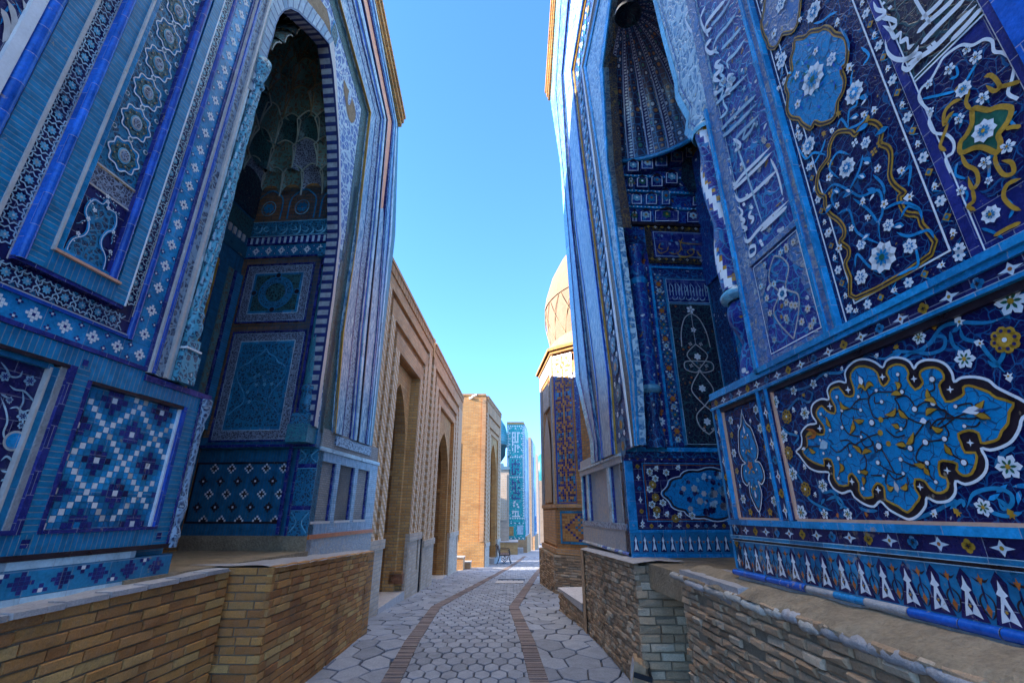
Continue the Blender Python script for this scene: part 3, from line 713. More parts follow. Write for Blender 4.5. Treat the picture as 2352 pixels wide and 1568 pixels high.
for i in range(nz_):
    for j in range(24):
        if (6 * 2 * math.pi * j / 24 - (3.2 + 2.55 * i / nz_) * 14) % (2 * math.pi) < .9: b.m[gb + i * 24 + j] = b.mi('paleblue')
b.lathe(cx_, cy_, [(.06, 5.72), (.08, 5.76), (.055, 5.82), (.075, 5.9), (.09, 6.0), (.095, 6.08), (.06, 6.1)], 'twist', 18)
done(b, 'column', LM)

# --- far pier: its bands run up, then turn along the top
A_ = lambda a, bb, c, d, e: [PL.px(*c5(a, 1350)), PL.px(*c5(bb, 700)), PL.px(*c4(c, 1500)), PL.px(*c4(*d)), PL.px(*c4(e, 0))]
edges = [A_(995, 1050, 1160, (1262, 700), 1056), A_(1068, 1122, 1213, (1300, 720), 1098), A_(1120, 1190, 1258, (1338, 740), 1150),
         A_(1195, 1248, 1318, (1385, 760), 1203), A_(1225, 1285, 1345, (1410, 765), 1250), A_(1280, 1345, 1386, (1448, 785), 1290),
         A_(1310, 1375, 1440, (1475, 790), 1330), A_(1342, 1412, 1480, (1500, 815), 1345)]
for e in edges: e.insert(0, (e[0][0], 2.6))
for e in edges:                                          # carry each band on past the edge of the picture
    (a0, z0), (a1, z1) = e[4], e[5]; t = (a1 - 3.0) / (a0 - a1) if a0 != a1 else 1; e.append((a1 - (a0 - a1) * max(0, t), z1 + (z1 - z0) * max(0, t)))
b = MB()
mats = ['carved_green', 'flute', 'carved_pale', 'cobalt', 'salmon', 'cobalt', 'seabed']; outs = [.0, .05, .01, .03, .04, .03, -.01]
def sheet(b, P, e0, e1, o, mat, k0=0, k1=99, th=.08):
    for k in range(k0, min(k1, len(e0) - 1)):
        q = [e0[k], e1[k], e1[k + 1], e0[k + 1]]
        b.poly(P, q, o, mat)
        for a, c in ((e0[k + 1], e0[k]), (e1[k], e1[k + 1])):
            f = [P.w(*a, o), P.w(*c, o), P.w(*c, o - th), P.w(*a, o - th)]; b.face(f if not P.flip else f[::-1], mat)
for i, (m, o) in enumerate(zip(mats, outs)):
    if m == 'salmon':
        e0, e1 = edges[i], edges[i + 1]; lo = [PL.px(*c4(1358, 1330)), PL.px(*c4(1388, 1330))]
        E0 = e0[:4] + [lo[0]] + e0[4:]; E1 = e1[:4] + [lo[1]] + e1[4:]
        sheet(b, PL, E0, E1, o, 'flute', 0, 4); sheet(b, PL, E0, E1, o - .01, 'salmon', 4)
    else: sheet(b, PL, edges[i], edges[i + 1], o, m)
def along(e, f, t): return [(p[0] * (1 - t) + q[0] * t, p[1] * (1 - t) + q[1] * t) for p, q in zip(e, f)]
for i, t0, t1, o, m in ((1, .0, .07, .06, 'ochre'), (1, .93, 1, .055, 'indigo'), (2, 0, .12, .03, 'flute'), (2, .12, .2, .02, 'indigo'), (2, .8, .88, .02, 'indigo'), (2, .88, 1, .03, 'flute'), (3, .3, .7, .05, 'paleblue'), (5, .15, .45, .055, 'flute_blue'), (5, .75, .95, .05, 'paleblue'), (4, 0, .08, .055, 'brownblack'), (4, .9, 1, .055, 'indigo'), (6, 0, .06, .03, 'cream')):
    sheet(b, PL, along(edges[i], edges[i + 1], t0), along(edges[i], edges[i + 1], t1), o, m, th=.04)
done(b, 'pier_bands', LM)
# the end of the far pier, its roof edge and brick cornice
b = MB()
e = edges[-1]
for k in range(len(e) - 1):
    p, q = e[k], e[k + 1]; f = [PL.w(*p, -.01), PL.w(*p, -2.6), PL.w(*q, -2.6), PL.w(*q, -.01)]; b.face(f, 'seabed' if k < 4 else 'brick_tan')
done(b, 'pier_end', LM)
b = MB()
ca, cb = PL.px(*c4(1502, 812)), PL.px(*c4(1332, 0)); cb = (cb[0] - (ca[0] - cb[0]) * 1.6, cb[1] + (cb[1] - ca[1]) * 1.6)
for i, (o, h0, h1) in enumerate(((.05, .0, .09), (.09, .09, .2), (.12, .2, .26))):
    q = [(ca[0], ca[1] + h0), (cb[0], cb[1] + h0), (cb[0], cb[1] + h1), (ca[0], ca[1] + h1)]
    b.poly(PL, [(x, z) for x, z in q], o, 'brick_gold', back=-2.6)
done(b, 'cornice', LM)
# dado of the far pier: three sunk panels in white glazed brick
b = MB()
p6 = lambda x, y: PL.px(*c6(x, y))
s0, s1 = 5.98, 8.05
b.slab(PL, s0, s1, 1.03, 2.36, -1.0, -.045, 'plain_tile')
def quad(b, P, pts, o, m, back): b.poly(P, pts, o, m, back=back)
TL_, TR2, BR_, BL_ = p6(985, 60), p6(1345, 215), p6(1335, 610), p6(932, 612)
pan = [[p6(1005, 140), p6(1112, 185), p6(1085, 550), p6(950, 552)], [p6(1140, 180), p6(1235, 228), p6(1210, 552), p6(1112, 535)], [p6(1255, 235), p6(1330, 270), p6(1310, 556), p6(1232, 562)]]
zt, zb = 2.34, 1.34
xs = [s0, 6.16, 6.68, 6.84, 7.34, 7.5, 7.93, s1]
def pan_s(i): q = pan[i]; return (q[0][0] + q[3][0]) / 2, (q[1][0] + q[2][0]) / 2
xs = [s0, *pan_s(0), *pan_s(1), *pan_s(2), s1]
for i in (0, 2, 4, 6): b.slab(PL, xs[i], xs[i + 1], zb, zt, -.06, .0, 'palecourse')
for i in (1, 3, 5):
    b.slab(PL, xs[i], xs[i + 1], 2.22, zt, -.06, .0, 'palecourse', None, True); b.slab(PL, xs[i], xs[i + 1], zb, 1.49, -.06, .0, 'palecourse', None, True)
    b.slab(PL, xs[i + 1] - .03, xs[i + 1], 1.49, 2.22, -.06, -.02, 'indigo'); b.slab(PL, xs[i], xs[i + 1], 1.46, 1.49, -.06, .008, 'cream')
b.slab(PL, xs[3], xs[4] - .03, 1.49, 2.22, -.06, -.045, 'worn_tile')
b.slab(PL, s0 - .01, s1 + .02, zb - .05, zb, -.06, .02, 'orange'); b.slab(PL, s0 - .01, s1 + .02, 1.03, zb - .05, -.06, .0, 'worn_tile')
b.slab(PL, s0 - .02, s1 + .02, zt, zt + .05, -.06, .02, 'paleblue')
b.slab(PL, s0, s1 - .1, zt + .05, 2.62, -.08, .012, 'plain_tile'); b.slab(PL, s0 + .35, s1 - .45, 2.45, 2.58, -.06, .03, 'carved_pale')
done(b, 'pier_dado', LM)

# --- arch: glazed rib, spandrels and striped soffit
inner = [c4(*q) for q in ((585, 615), (610, 510), (640, 400), (665, 310), (690, 235), (705, 165), (730, 105), (762, 70), (800, 58), (850, 82), (910, 140), (980, 205), (1048, 285), (1072, 440), (1092, 680), (1107, 900), (1112, 1200), (1111, 1500))]
inner = [PL.px(*q) for q in inner] + [(5.66, 4.4), (5.70, 2.6)]
outer = [c4(*q) for q in ((520, 560), (555, 430), (585, 320), (612, 225), (640, 140), (662, 70), (690, 10), (730, -40), (800, -62), (880, -20), (950, 60), (1015, 145), (1075, 262), (1090, 420), (1104, 680), (1117, 900), (1123, 1200), (1124, 1500))]
outer = [PL.px(*q) for q in outer] + [(5.73, 4.4), (5.78, 2.6)]
b = MB()
L_ = 0
for i in range(len(inner) - 1):
    d = math.dist(inner[i], inner[i + 1]); q = [inner[i], outer[i], outer[i + 1], inner[i + 1]]
    f = [PL.w(*p, .02) for p in q]; uv = [(0, L_), (.1, L_), (.1, L_ + d), (0, L_ + d)]
    b.face(f[::-1], 'archrib' if i < 12 else 'cream', uv[::-1])
    f = [PL.w(*inner[i], .02), PL.w(*inner[i + 1], .02), PL.w(*inner[i + 1], -.16), PL.w(*inner[i], -.16)]
    b.face(f, 'striped', [(0, L_), (0, L_ + d), (.18, L_ + d), (.18, L_)])
    q = [PL.w(*outer[i], .02), PL.w(*outer[i + 1], .02), PL.w(*outer[i + 1], -.03), PL.w(*outer[i], -.03)]; b.face(q[::-1], 'cobalt')
    L_ += d
done(b, 'arch', LM)
b = MB()
sp1 = [(3.43, outer[0][1] - .3)] + [(max(3.43, p[0]), p[1]) for p in outer[:9]] + [(outer[8][0], 10.6), (3.43, 10.6)]
b.poly(PL, sp1, -.005, 'spandrel', back=-.15)
e = edges[0]
sp2 = outer[8:] + e[:6] + [(outer[8][0], 8.75)]
b.poly(PL, sp2, -.005, 'spandrel', back=-.15)
I = Ink(PL, -.005, b, step=.004)
ov = [PL.px(*c4(*q)) for q in ((1150, 510), (1172, 560), (1200, 620), (1222, 700), (1222, 760), (1200, 785), (1175, 740), (1162, 660), (1150, 580))]
I.fill(cat(ov, 4, True), 'plaster', 1); q = PL.px(*c4(1185, 625)); I.disc(q[0], q[1], .11, 'spandrel', 2, 12, .5, 1.3)
I.fill([PL.px(*c4(*q)) for q in ((900, 0), (960, 90), (1055, 215), (1068, 250), (1060, 140), (1040, 60), (1000, 0))], 'plaster', 1)
dm = [PL.px(*c4(*q)) for q in ((1085, 130), (1062, 200), (1078, 270), (1100, 305), (1112, 240), (1102, 180))]; I.fill(dm, 'azure', 2); I.fill(inset(dm, .02), 'carved_green', 3)
done(b, 'spandrel', LM)

# --- niche: side wall that faces the camera
v5 = lambda x, y: VL.px(*c5(x, y)); v4 = lambda x, y: VL.px(*c4(x, y)); v6 = lambda x, y: VL.px(*c6(x, y))
b = MB()
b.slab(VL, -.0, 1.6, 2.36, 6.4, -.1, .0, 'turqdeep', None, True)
R4 = lambda x0, x1, z0, z1, o, m, u=False: b.slab(VL, x0, x1, z0, z1, -.02, o, m, None, u)
R4(0, 1.6, 2.37, 2.40, .03, 'indigo'); R4(0, 1.6, 5.14, 5.165, .02, 'indigo'); R4(0, 1.6, 5.165, 5.36, .008, 'turq'); R4(0, 1.6, 5.36, 5.375, .03, 'indigo')
R4(.30, .335, 1.35, 5.14, .015, 'indigo')
R4(0, 1.6, 5.375, 5.50, .02, 'indigo')
R4(.0, 1.6, 5.50, 5.80, .0, 'deepteal')
done(b, 'niche_side_wall', LM)
def vpanel(name, P, x0, x1, z0, z1, border, ground, draw, sunk=.03, rim='indigo'):
    b = MB()
    for a, c, d, e_ in ((x0, x1, z0, z0 + .02), (x0, x1, z1 - .02, z1), (x0, x0 + .02, z0 + .02, z1 - .02), (x1 - .02, x1, z0 + .02, z1 - .02)): b.slab(P, a, c, d, e_, -.02, .02, rim)
    b.slab(P, x0 + .02, x1 - .02, z0 + .02, z1 - .02, -.02, .004, border)
    g = .15
    I = Ink(P, .005, b, step=.002)
    I.rectline(x0 + .03, x1 - .03, z0 + .03, z1 - .03, .006, 'paleblue', 1); I.rectline(x0 + g - .01, x1 - g + .01, z0 + g - .01, z1 - g + .01, .012, 'paleblue', 1)
    I.rect(x0 + g, x1 - g, z0 + g, z1 - g, 'turq', 1); I.rect(x0 + g + .035, x1 - g - .035, z0 + g + .035, z1 - g - .035, ground, 2)
    draw(I, (x0 + x1) / 2, (z0 + z1) / 2, (x1 - x0) / 2 - g - .035, (z1 - z0) / 2 - g - .035)
    return done(b, name, LM)
def dr_round(I, x, y, rx, ry):
    for r, m, l in ((.92, 'turq', 3), (.84, 'carved', 4), (.60, 'turq', 5), (.52, 'carved_green', 6)): I.disc(x, y, r * min(rx, ry), m, l, 36)
    for a in range(4): I.disc(x + math.cos(a * math.pi / 2) * rx * .96, y + math.sin(a * math.pi / 2) * ry * .96, .05, 'turq', 7, 16); I.disc(x + math.cos(a * math.pi / 2) * rx * .96, y + math.sin(a * math.pi / 2) * ry * .96, .036, 'brownblack', 8, 16)
vpanel('round_medallion_panel', VL, .42, 1.46, 4.09, 5.03, 'carved_fine', 'carved_green', dr_round)
def dr_keel(I, x, y, rx, ry):
    h = [(0, .86), (.16, .74), (.42, .66), (.60, .52), (.82, .46), (.98, .30), (.90, .10), (.66, -.10), (.50, -.30), (.52, -.46), (.74, -.56), (.98, -.72)]
    q = [(x - a * rx, y + c * ry) for a, c in h][::-1] + [(x + a * rx, y + c * ry) for a, c in h[1:]]; q = cat(q, 4)
    I.pen(q, .03, 'turq', 3, smooth=0); I.pen(q, .006, 'sky', 4, smooth=0)
    for d in (-.06, .06): I.pen([(x + d * 1.0, y + ry * .88), (x + d, y + ry)], .02, 'turq', 3, smooth=0)
    for k in range(46):
        a = rnd.uniform(0, 6.28); r_ = rnd.uniform(.1, .9); px_, py = x + math.cos(a) * rx * r_ * .7, y + math.sin(a) * ry * r_ * .8
        I.petals(px_, py, 5, .028, rnd.choice(['turq', 'turq', 'sky', 'deepteal']), 4, a, .3)
vpanel('keel_arch_panel', VL, .37, 1.445, 2.44, 3.96, 'carved_fine', 'carved', dr_keel)
# stars band, stripes, inscription and arched fields above them
b = MB(); I = Ink(VL, .008, b, step=.003)
for k in range(7): pixel_star(I, .38 + k * .2, 5.262, .021, .026); [small_cross(I, .48 + k * .2, 5.262 + d, .014, .014) for d in (-.05, .05)]
I.o = .02
for k in range(18): I.rect(.05 + k * .088, .05 + k * .088 + .038, 5.385, 5.49, 'paleblue', 1)
I.o = 0.0
I.rectline(.15, 1.57, 5.52, 5.79, .012, 'sky', 1); I.rect(.165, 1.555, 5.535, 5.775, 'carved', 1)
scr = [[(1040, 1425), (1035, 1460), (1000, 1490), (965, 1495)], [(1015, 1432), (1012, 1465), (985, 1475), (960, 1460)], [(950, 1440), (955, 1475), (920, 1500), (890, 1490)], [(900, 1445), (925, 1460), (905, 1478), (880, 1465)],
       [(870, 1430), (872, 1470), (845, 1495), (815, 1480)], [(835, 1440), (850, 1462), (825, 1470), (805, 1455)], [(790, 1430), (785, 1470), (750, 1495), (725, 1480)], [(760, 1445), (775, 1465), (745, 1472)], [(705, 1425), (702, 1475)], [(720, 1428), (716, 1476), (690, 1485)],
       [(680, 1470), (655, 1480), (640, 1465), (660, 1450), (672, 1465)], [(665, 1425), (650, 1480)], [(630, 1440), (625, 1475), (600, 1490), (575, 1480)], [(600, 1445), (590, 1465), (570, 1455)], [(560, 1430), (555, 1475), (535, 1490)]]
for p in scr: I.pen([v4(*q) for q in p], .026, 'sky', 3, taper=5, nib=.7)
for q in ((985, 1440), (935, 1432), (815, 1432), (740, 1435), (640, 1440), (580, 1438)): x, y = v4(*q); I.star(x, y, 2, .013, .009, 'sky', 3)
for q in ((1045, 1438),): pass
done(b, 'niche_inscription', LM)
b = MB(); I = Ink(VL, .0, b, step=.003)
b.slab(VL, 0, 1.6, 5.80, 6.42, -.02, .0, 'carved_green'); I.o = .002
for k, x in enumerate((.02, .54, 1.08)):
    q = [(x + .04, 5.82), (x + .04, 6.16), (x + .12, 6.29), (x + .25, 6.37), (x + .38, 6.29), (x + .46, 6.16), (x + .46, 5.82)]
    I.pen(q, .022, 'turq', 2, smooth=3); I.petals(x + .25, 6.03, 8, .10, 'turq', 3, .3, .25); I.pen([(x + .25 + .11 * math.cos(a), 6.03 + .13 * math.sin(a)) for a in [k2 * math.pi / 8 for k2 in range(16)]], .012, 'sky', 3, closed=True)
done(b, 'arched_field', LM)
# lower wall of the niche
b = MB(); 
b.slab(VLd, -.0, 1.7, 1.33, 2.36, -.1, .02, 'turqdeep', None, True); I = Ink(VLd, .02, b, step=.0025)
I.rectline(.38, 1.62, 1.465, 2.20, .025, 'brownblack', 1)
U = .0295
for r_ in range(5):
    z = 2.12 - r_ * .155
    for k in range(6):
        x = .44 + k * .232 + (.116 if r_ % 2 else 0)
        if x > 1.58: continue
        if r_ % 2 == 0:
            for i, j, m in ((0, 0, 'brownblack'), (1, 1, 'white'), (-1, 1, 'white'), (1, -1, 'white'), (-1, -1, 'white'), (0, 2, 'white'), (0, -2, 'white'), (2, 0, 'white'), (-2, 0, 'white'), (0, 1, 'brownblack'), (0, -1, 'brownblack'), (1, 0, 'brownblack'), (-1, 0, 'brownblack')):
                X, Z = x + i * U * .8, z + j * U * .8
                if .41 < X < 1.60 and 1.49 < Z < 2.18: I.rect(X - U * .4, X + U * .4, Z - U * .4, Z + U * .4, m if m != 'white' or rnd.random() > .15 else 'cream', 2)
        else:
            for i in range(-2, 3):
                for j in range(-2, 3):
                    if abs(i) + abs(j) <= 2:
                        X, Z = x + i * U * .8, z + j * U * .8; I.rect(X - U * .41, X + U * .41, Z - U * .41, Z + U * .41, 'white' if i == j == 0 else 'brownblack', 2)
b.slab(VLd, -.0, .25, 1.33, 2.36, -.1, .035, 'carved'); b.slab(VLd, .25, .285, 1.33, 2.36, -.1, .04, 'indigo')
I.o = .035
for z in (1.62, 2.12): I.rect(-.0, .25, z, z + .05, 'indigo', 1); I.rect(-.0, .25, z - .008, z, 'sky', 1)
for z0, z1 in ((1.36, 1.6), (2.19, 2.34)): I.pen([(.01, z1), (.09, (z0 + z1) / 2), (.01, z0)], .014, 'sky', 2); I.pen([(.24, z1), (.16, (z0 + z1) / 2), (.24, z0)], .014, 'sky', 2)
done(b, 'niche_dado', LM)
b = MB(); b.slab(VLd, -.0, 1.7, .9, 1.33, -.1, .03, 'plaster'); b.slab(VLd, -.0, 1.6, 1.08, 1.15, -.05, .10, 'old_brick'); done(b, 'plaster_base', LM)
# corner column of the niche
b = MB(); q = VL.w(.14, 0, .08); cx_, cy_ = q[0], q[1]
b.slab(VL, .02, .29, 2.40, 2.62, -.02, .22, 'seabed'); b.slab(VL, .04, .27, 2.62, 2.76, -.02, .2, 'carved')
b.lathe(cx_, cy_, [(.08, 2.76), (.105, 2.8), (.11, 2.95), (.10, 3.05), (.115, 3.07), (.115, 3.12), (.09, 3.14)], 'carved', 20)
b.lathe(cx_, cy_, [(.095, 3.14), (.098, 3.8), (.095, 4.5)], 'seabed', 20)
b.lathe(cx_, cy_, [(.09, 4.5), (.115, 4.53), (.115, 4.57), (.09, 4.6), (.105, 4.68), (.11, 4.85), (.10, 4.9)], 'carved', 20)
b.lathe(cx_, cy_, [(.12, 4.88), (.125, 4.9), (.125, 5.0), (.09, 5.02)], 'indigo', 20); b.slab(VL, .0, .29, 5.02, 5.16, -.02, .2, 'carved')
done(b, 'column', LM)
# back wall of the niche with its tall panel
PB = Plane(PL.w(0, 0, -1.55)[:2], PL.d, 1)
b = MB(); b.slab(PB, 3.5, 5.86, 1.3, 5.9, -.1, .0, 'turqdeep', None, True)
for s0, s1, m, o in ((3.7, 3.85, 'turqdeep', .03), (3.95, 4.05, 'ochre', .02), (4.1, 5.15, 'carved', .01), (5.15, 5.30, 'carved_green', .03), (5.32, 5.38, 'ochre', .02), (5.38, 5.55, 'turqdeep', .05)): b.slab(PB, s0, s1, 2.6, 4.85, -.02, o, m)
xe = [PB.px(*c5(x, 700))[0] for x in (120, 158, 190, 218, 290, 335, 350, 400)]
for i, (m, o) in enumerate((('carved', .0), ('turqbrick', .05), ('ochre', .03), ('floral_blue', .015), ('vault_earth', .03), ('indigo', .05), ('turqbrick', .04))): b.slab(PB, xe[i], xe[i + 1], 2.6, 4.85, -.02, o + .02, m)
for k in range(14):
    Ik = Ink(PB, .036, b, step=.003); xx = (xe[3] + xe[4]) / 2; Ik.pen([(xx - .05, 2.7 + k * .155), (xx + .05, 2.75 + k * .155), (xx - .03, 2.80 + k * .155)], .014, 'paleblue', 1); Ik.petals(xx, 2.78 + k * .155, 5, .04, 'sky', 2, k)
for s0, s1 in ((4.3, 4.95),): b.slab(PB, s0, s1, 2.8, 4.6, -.02, .025, 'floral_blue')
b.slab(PB, 3.5, 5.86, 5.15, 5.35, -.02, .02, 'deepteal'); b.slab(PB, 3.5, 5.86, 5.5, 5.8, -.02, .02, 'carved_green')
for k in range(22): b.slab(PB, 3.6 + k * .1, 3.65 + k * .1, 5.38, 5.49, -.02, .02, 'cream')
done(b, 'niche_back_wall', LM)
b = MB(); b.slab(PL, 3.5, 6.0, .9, 1.16, -1.7, .02, 'plaster'); done(b, 'threshold', LM)
# honeycomb vault
b = MB()
def cell(b, A, B, z0, z1, inn, out_, mat, rim, sc_=.5):
    """one scooped, pointed cell: A-B on its wall, swelling over towards the middle of the niche"""
    A, B = Vector(A), Vector(B); W = (B - A); n_ = Vector(inn); G = []; nu, nv = 8, 7
    for j in range(nv + 1):
        v = j / nv; row = []
        for i in range(nu + 1):
            u = 2 * i / nu - 1
            wd = 1 - .0 * v; hgt = z0 + (z1 - z0) * v * (1 - .28 * u * u * v)
            rec = (1 - u * u) * (1 - v * .9) * out_ * .75
            p = A + W * ((u * wd + 1) / 2) + n_ * (out_ * (v ** 1.8) * 1.0 * (1 - .25 * abs(u)) - rec * .8)
            row.append((p.x, p.y, hgt))
        G.append(row)
    b.grid(G, mat, uvf=lambda i, j: (W.length * j / nu + A.x, (z1 - z0) * i / nv + A.z + z0), smooth=True)
    for col in (0, nu): b.tube([Vector(r[col]) + n_ * .004 for r in G], .011, rim, 5, False)
    b.tube([Vector(p) + n_ * .004 for p in G[-1]], .012, rim, 5, False)
def vault_path(k, n_t, inset_):
    """U-shaped walk round the niche, drawn in towards the opening as the vault rises"""
    d = inset_; pts = [(5.84 - d, -.16), (5.84 - d, -.16 - (1.39 - d) * .5), (5.84 - d, -1.55 + d), (4.72, -1.55 + d), (3.6 + d, -1.55 + d), (3.6 + d, -.16 - (1.39 - d) * .5), (3.6 + d, -.16)]
    return pts
tiers = [(6.26, 6.72, .00, 4), (6.64, 7.06, .18, 3), (6.98, 7.42, .34, 3), (7.34, 7.78, .50, 2), (7.7, 8.14, .66, 2), (8.05, 8.5, .82, 1), (8.4, 8.8, .95, 1)]
for t, (z0, z1, d, nn) in enumerate(tiers):
    P_ = vault_path(t, 0, d)
    segs = [(P_[0], P_[2], nn), (P_[2], P_[4], nn + 1), (P_[4], P_[6], nn)]
    for (a, c, n_) in segs:
        for i in range(n_):
            t0, t1 = i / n_, (i + 1) / n_
            pa = (a[0] + (c[0] - a[0]) * t0, a[1] + (c[1] - a[1]) * t0); pb = (a[0] + (c[0] - a[0]) * t1, a[1] + (c[1] - a[1]) * t1)
            A, B = PL.w(pa[0], 0, pa[1]), PL.w(pb[0], 0, pb[1])
            mx, my = PL.w(4.72, 0, -.5)[:2]; m = ((A[0] + B[0]) / 2, (A[1] + B[1]) / 2); dv = Vector((mx - m[0], my - m[1], 0)).normalized()
            cell(b, A, B, z0, z1, dv, .17 + .01 * t, rnd.choice(['vault_earth', 'vault_earth', 'vault_earth', 'carved_green', 'carved_fine']) if t < 3 else 'vault_earth', 'rib_pale' if t < 3 else 'rib_earth')
done(b, 'honeycomb_vault', LM)
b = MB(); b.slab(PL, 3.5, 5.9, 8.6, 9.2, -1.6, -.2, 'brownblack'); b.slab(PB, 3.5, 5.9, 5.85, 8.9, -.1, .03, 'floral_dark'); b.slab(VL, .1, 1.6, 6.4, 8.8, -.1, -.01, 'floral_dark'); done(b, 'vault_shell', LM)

# --- brick plinths below the tiles
PN = Plane((-2.6, 0), (.045, 1), 1)
b = MB(); bricks(b, PN, .2, 4.33, -.12, lambda s: 1.06 + .045 * s * .4, .0, 'loose_brick'); PNe = PN.turn(4.33, side=-1)
b2 = PNe; b.slab(PN, .2, 4.335, -.3, 1.10, -.6, -.03, 'mortar')
rough_ledge(b, PN, .2, 4.33, 1.075, 1.15, -.35, .01, 'ledge', sd=3)
for k in range(14):
    s = .3 + k * .285; b.slab(PN, s, s + .27, 1.055 + .018 * s, 1.085 + .018 * s, -.1, .018 + rnd.uniform(-.008, .008), 'ledge')
done(b, 'near_plinth', LM)
PF = Plane((-2.045, 0), (-.004, 1), 1)
b = MB(); zf = lambda s: 1.163 - (s - 4.39) * .034
bricks(b, PF, 4.39, 7.55, -.15, zf, .0, 'loose_brick'); 
PFe = Plane(PF.w(4.39, 0)[:2], (-1, 0), -1); bricks(b, PFe, .0, .75, -.15, 1.15, .0, 'loose_brick')
PFb = Plane(PF.w(7.55, 0)[:2], (-1, 0), 1); b.slab(PFb, 0, .8, -.4, 1.05, -.3, 0, 'brick_brown')
rough_ledge(b, PF, 4.39, 7.55, 1.165, 1.06, -.75, .012, 'ledge', sd=9)
b.slab(PF, 4.42, 7.53, -.3, 1.03, -1.5, -.04, 'mortar')
done(b, 'far_plinth', LM)

# ================================================================ mausoleum on the right
RM = thing('tiled_mausoleum', 'dark blue flower mosaic portal on the right of the lane with a ribbed half dome', 'mausoleum', (*PR.w(5, 0)[:2], 0))
LM['label'] = 'turquoise and white tiled portal on the left of the lane with a honeycomb vaulted arch'
def fan():
    k = N('fan'); s_ = k.n('SeparateXYZ', {0: k.uv}); u, v = s_.outputs[0], s_.outputs[1]
    fu = k.math('FRACT', u); line = k.math('LESS_THAN', k.math('ABSOLUTE', k.math('SUBTRACT', fu, .04)), .035); line2 = k.math('LESS_THAN', k.math('ABSOLUTE', k.math('SUBTRACT', fu, .36)), .022)
    isn = k.math('LESS_THAN', fu, .36)
    dots = k.n('TexVoronoi', {'Vector': k.n('CombineXYZ', {0: k.math('MULTIPLY', k.math('SUBTRACT', fu, .2), 3.2), 1: k.math('MULTIPLY', v, 46)}).outputs[0], 'Scale': 1.0, 'Randomness': .15}, feature='F1')
    fl_ = k.n('TexVoronoi', {'Vector': k.n('CombineXYZ', {0: k.math('MULTIPLY', fu, 3.0), 1: k.math('MULTIPLY', v, 22), 2: k.math('FLOOR', u)}).outputs[0], 'Scale': 1.0, 'Randomness': .45}, feature='F1')
    cn = k.mix(k.math('LESS_THAN', dots.outputs['Distance'], .30), (.010, .010, .09), (.5, .52, .55))
    hue = k.n('SeparateColor', {0: fl_.outputs['Color']})
    spot = k.mix(k.math('GREATER_THAN', hue.outputs[0], .62), k.mix(k.math('GREATER_THAN', hue.outputs[1], .6), (.5, .52, .55), (.04, .20, .15)), (.42, .17, .05))
    cf = k.mix(k.math('LESS_THAN', fl_.outputs['Distance'], .30), (.022, .012, .05), spot)
    e = k.n('TexVoronoi', {'Vector': k.n('CombineXYZ', {0: k.math('MULTIPLY', fu, 3.0), 1: k.math('MULTIPLY', v, 22), 2: k.math('FLOOR', u)}).outputs[0], 'Scale': 1.0, 'Randomness': .45}, feature='DISTANCE_TO_EDGE')
    cf = k.mix(k.math('LESS_THAN', e.outputs[0], .05), cf, (.03, .14, .28))
    cc = k.mix(isn, cf, cn); cc = k.mix(k.math('MAXIMUM', line, line2), cc, (.28, .30, .42))
    return k.fin(cc, .3, k.noise(k.obj, 40, 3), .3, .004)
fan()
IR = lambda *p: PR.px(*p)
def rel(f, x, y, r, P=PR, o=0.0):
    a = P.px(*f(x, y), o); c = P.px(*f(x, y + r), o); return a[0], a[1], math.dist(a, c)
def lily(I, x, y, r, n=6, rot=.3, core='ochre', l=4, petal='white'):
    I.petals(x, y, n, r, petal, l, rot, .30, .05); I.petals(x, y, n, r * .62, 'green' if n < 7 else 'turq', l + 1, rot, .16, .25)
    I.disc(x, y, r * .2, core, l + 2, 8)
def rosette(I, x, y, r, l=4, m='ochre'):
    for k in range(8): a = k * math.pi / 4; I.disc(x + r * .66 * math.cos(a), y + r * .66 * math.sin(a), r * .36, m, l, 9); I.disc(x + r * .68 * math.cos(a), y + r * .68 * math.sin(a), r * .14, 'navy', l + 2, 6)
    I.disc(x, y, r * .55, m, l + 1, 10); I.disc(x, y, r * .18, 'white', l + 2, 8)
def bud(I, x, y, r, a, m='white', l=4):
    c, d = math.cos(a), math.sin(a)
    q = [(1.1, 0), (.35, .62), (.1, .35), (-.4, .75), (-.25, .2), (-.7, 0), (-.25, -.2), (-.4, -.75), (.1, -.35), (.35, -.62)]
    I.fill([(x + r * (u * c - v * d), y + r * (u * d + v * c)) for u, v in q], m, l); I.disc(x, y, r * .22, 'ochre', l + 1, 7)
def vine(I, pts, w_=.011, m='turq', l=2): I.pen(pts, w_, m, l, taper=6)
def diamonds(I, x0, x1, z0, z1, horiz, r=.034, l=1, pitch=None):
    """the running border: white four-pointed tiles with ochre and blue rosettes between them"""
    L = (x1 - x0) if horiz else (z1 - z0); n = max(2, round(L / (pitch or r * 3.55))); n += n % 2
    for k in range(n):
        t = (k + .5) / n; x = x0 + L * t if horiz else (x0 + x1) / 2; z = (z0 + z1) / 2 if horiz else z0 + L * t
        if k % 2 == 0:
            I.star(x, z, 4, r * 1.05, r * .42, 'white', l, 0, 1.25 if horiz else .8, .8 if horiz else 1.25); I.disc(x, z, r * .24, 'orange' if k % 4 else 'ochre', l + 1, 7)
        else:
            m = 'ochre' if k % 4 == 1 else ('turq' if k % 8 == 3 else 'ochre'); m = 'turq' if k % 4 == 3 else m
            for d in range(4): a = d * math.pi / 2; I.disc(x + r * .38 * math.cos(a), z + r * .38 * math.sin(a), r * .42, m, l + 1, 8)
            I.star(x, z, 4, r * .40, r * .12, 'brownblack', l + 2, 0)
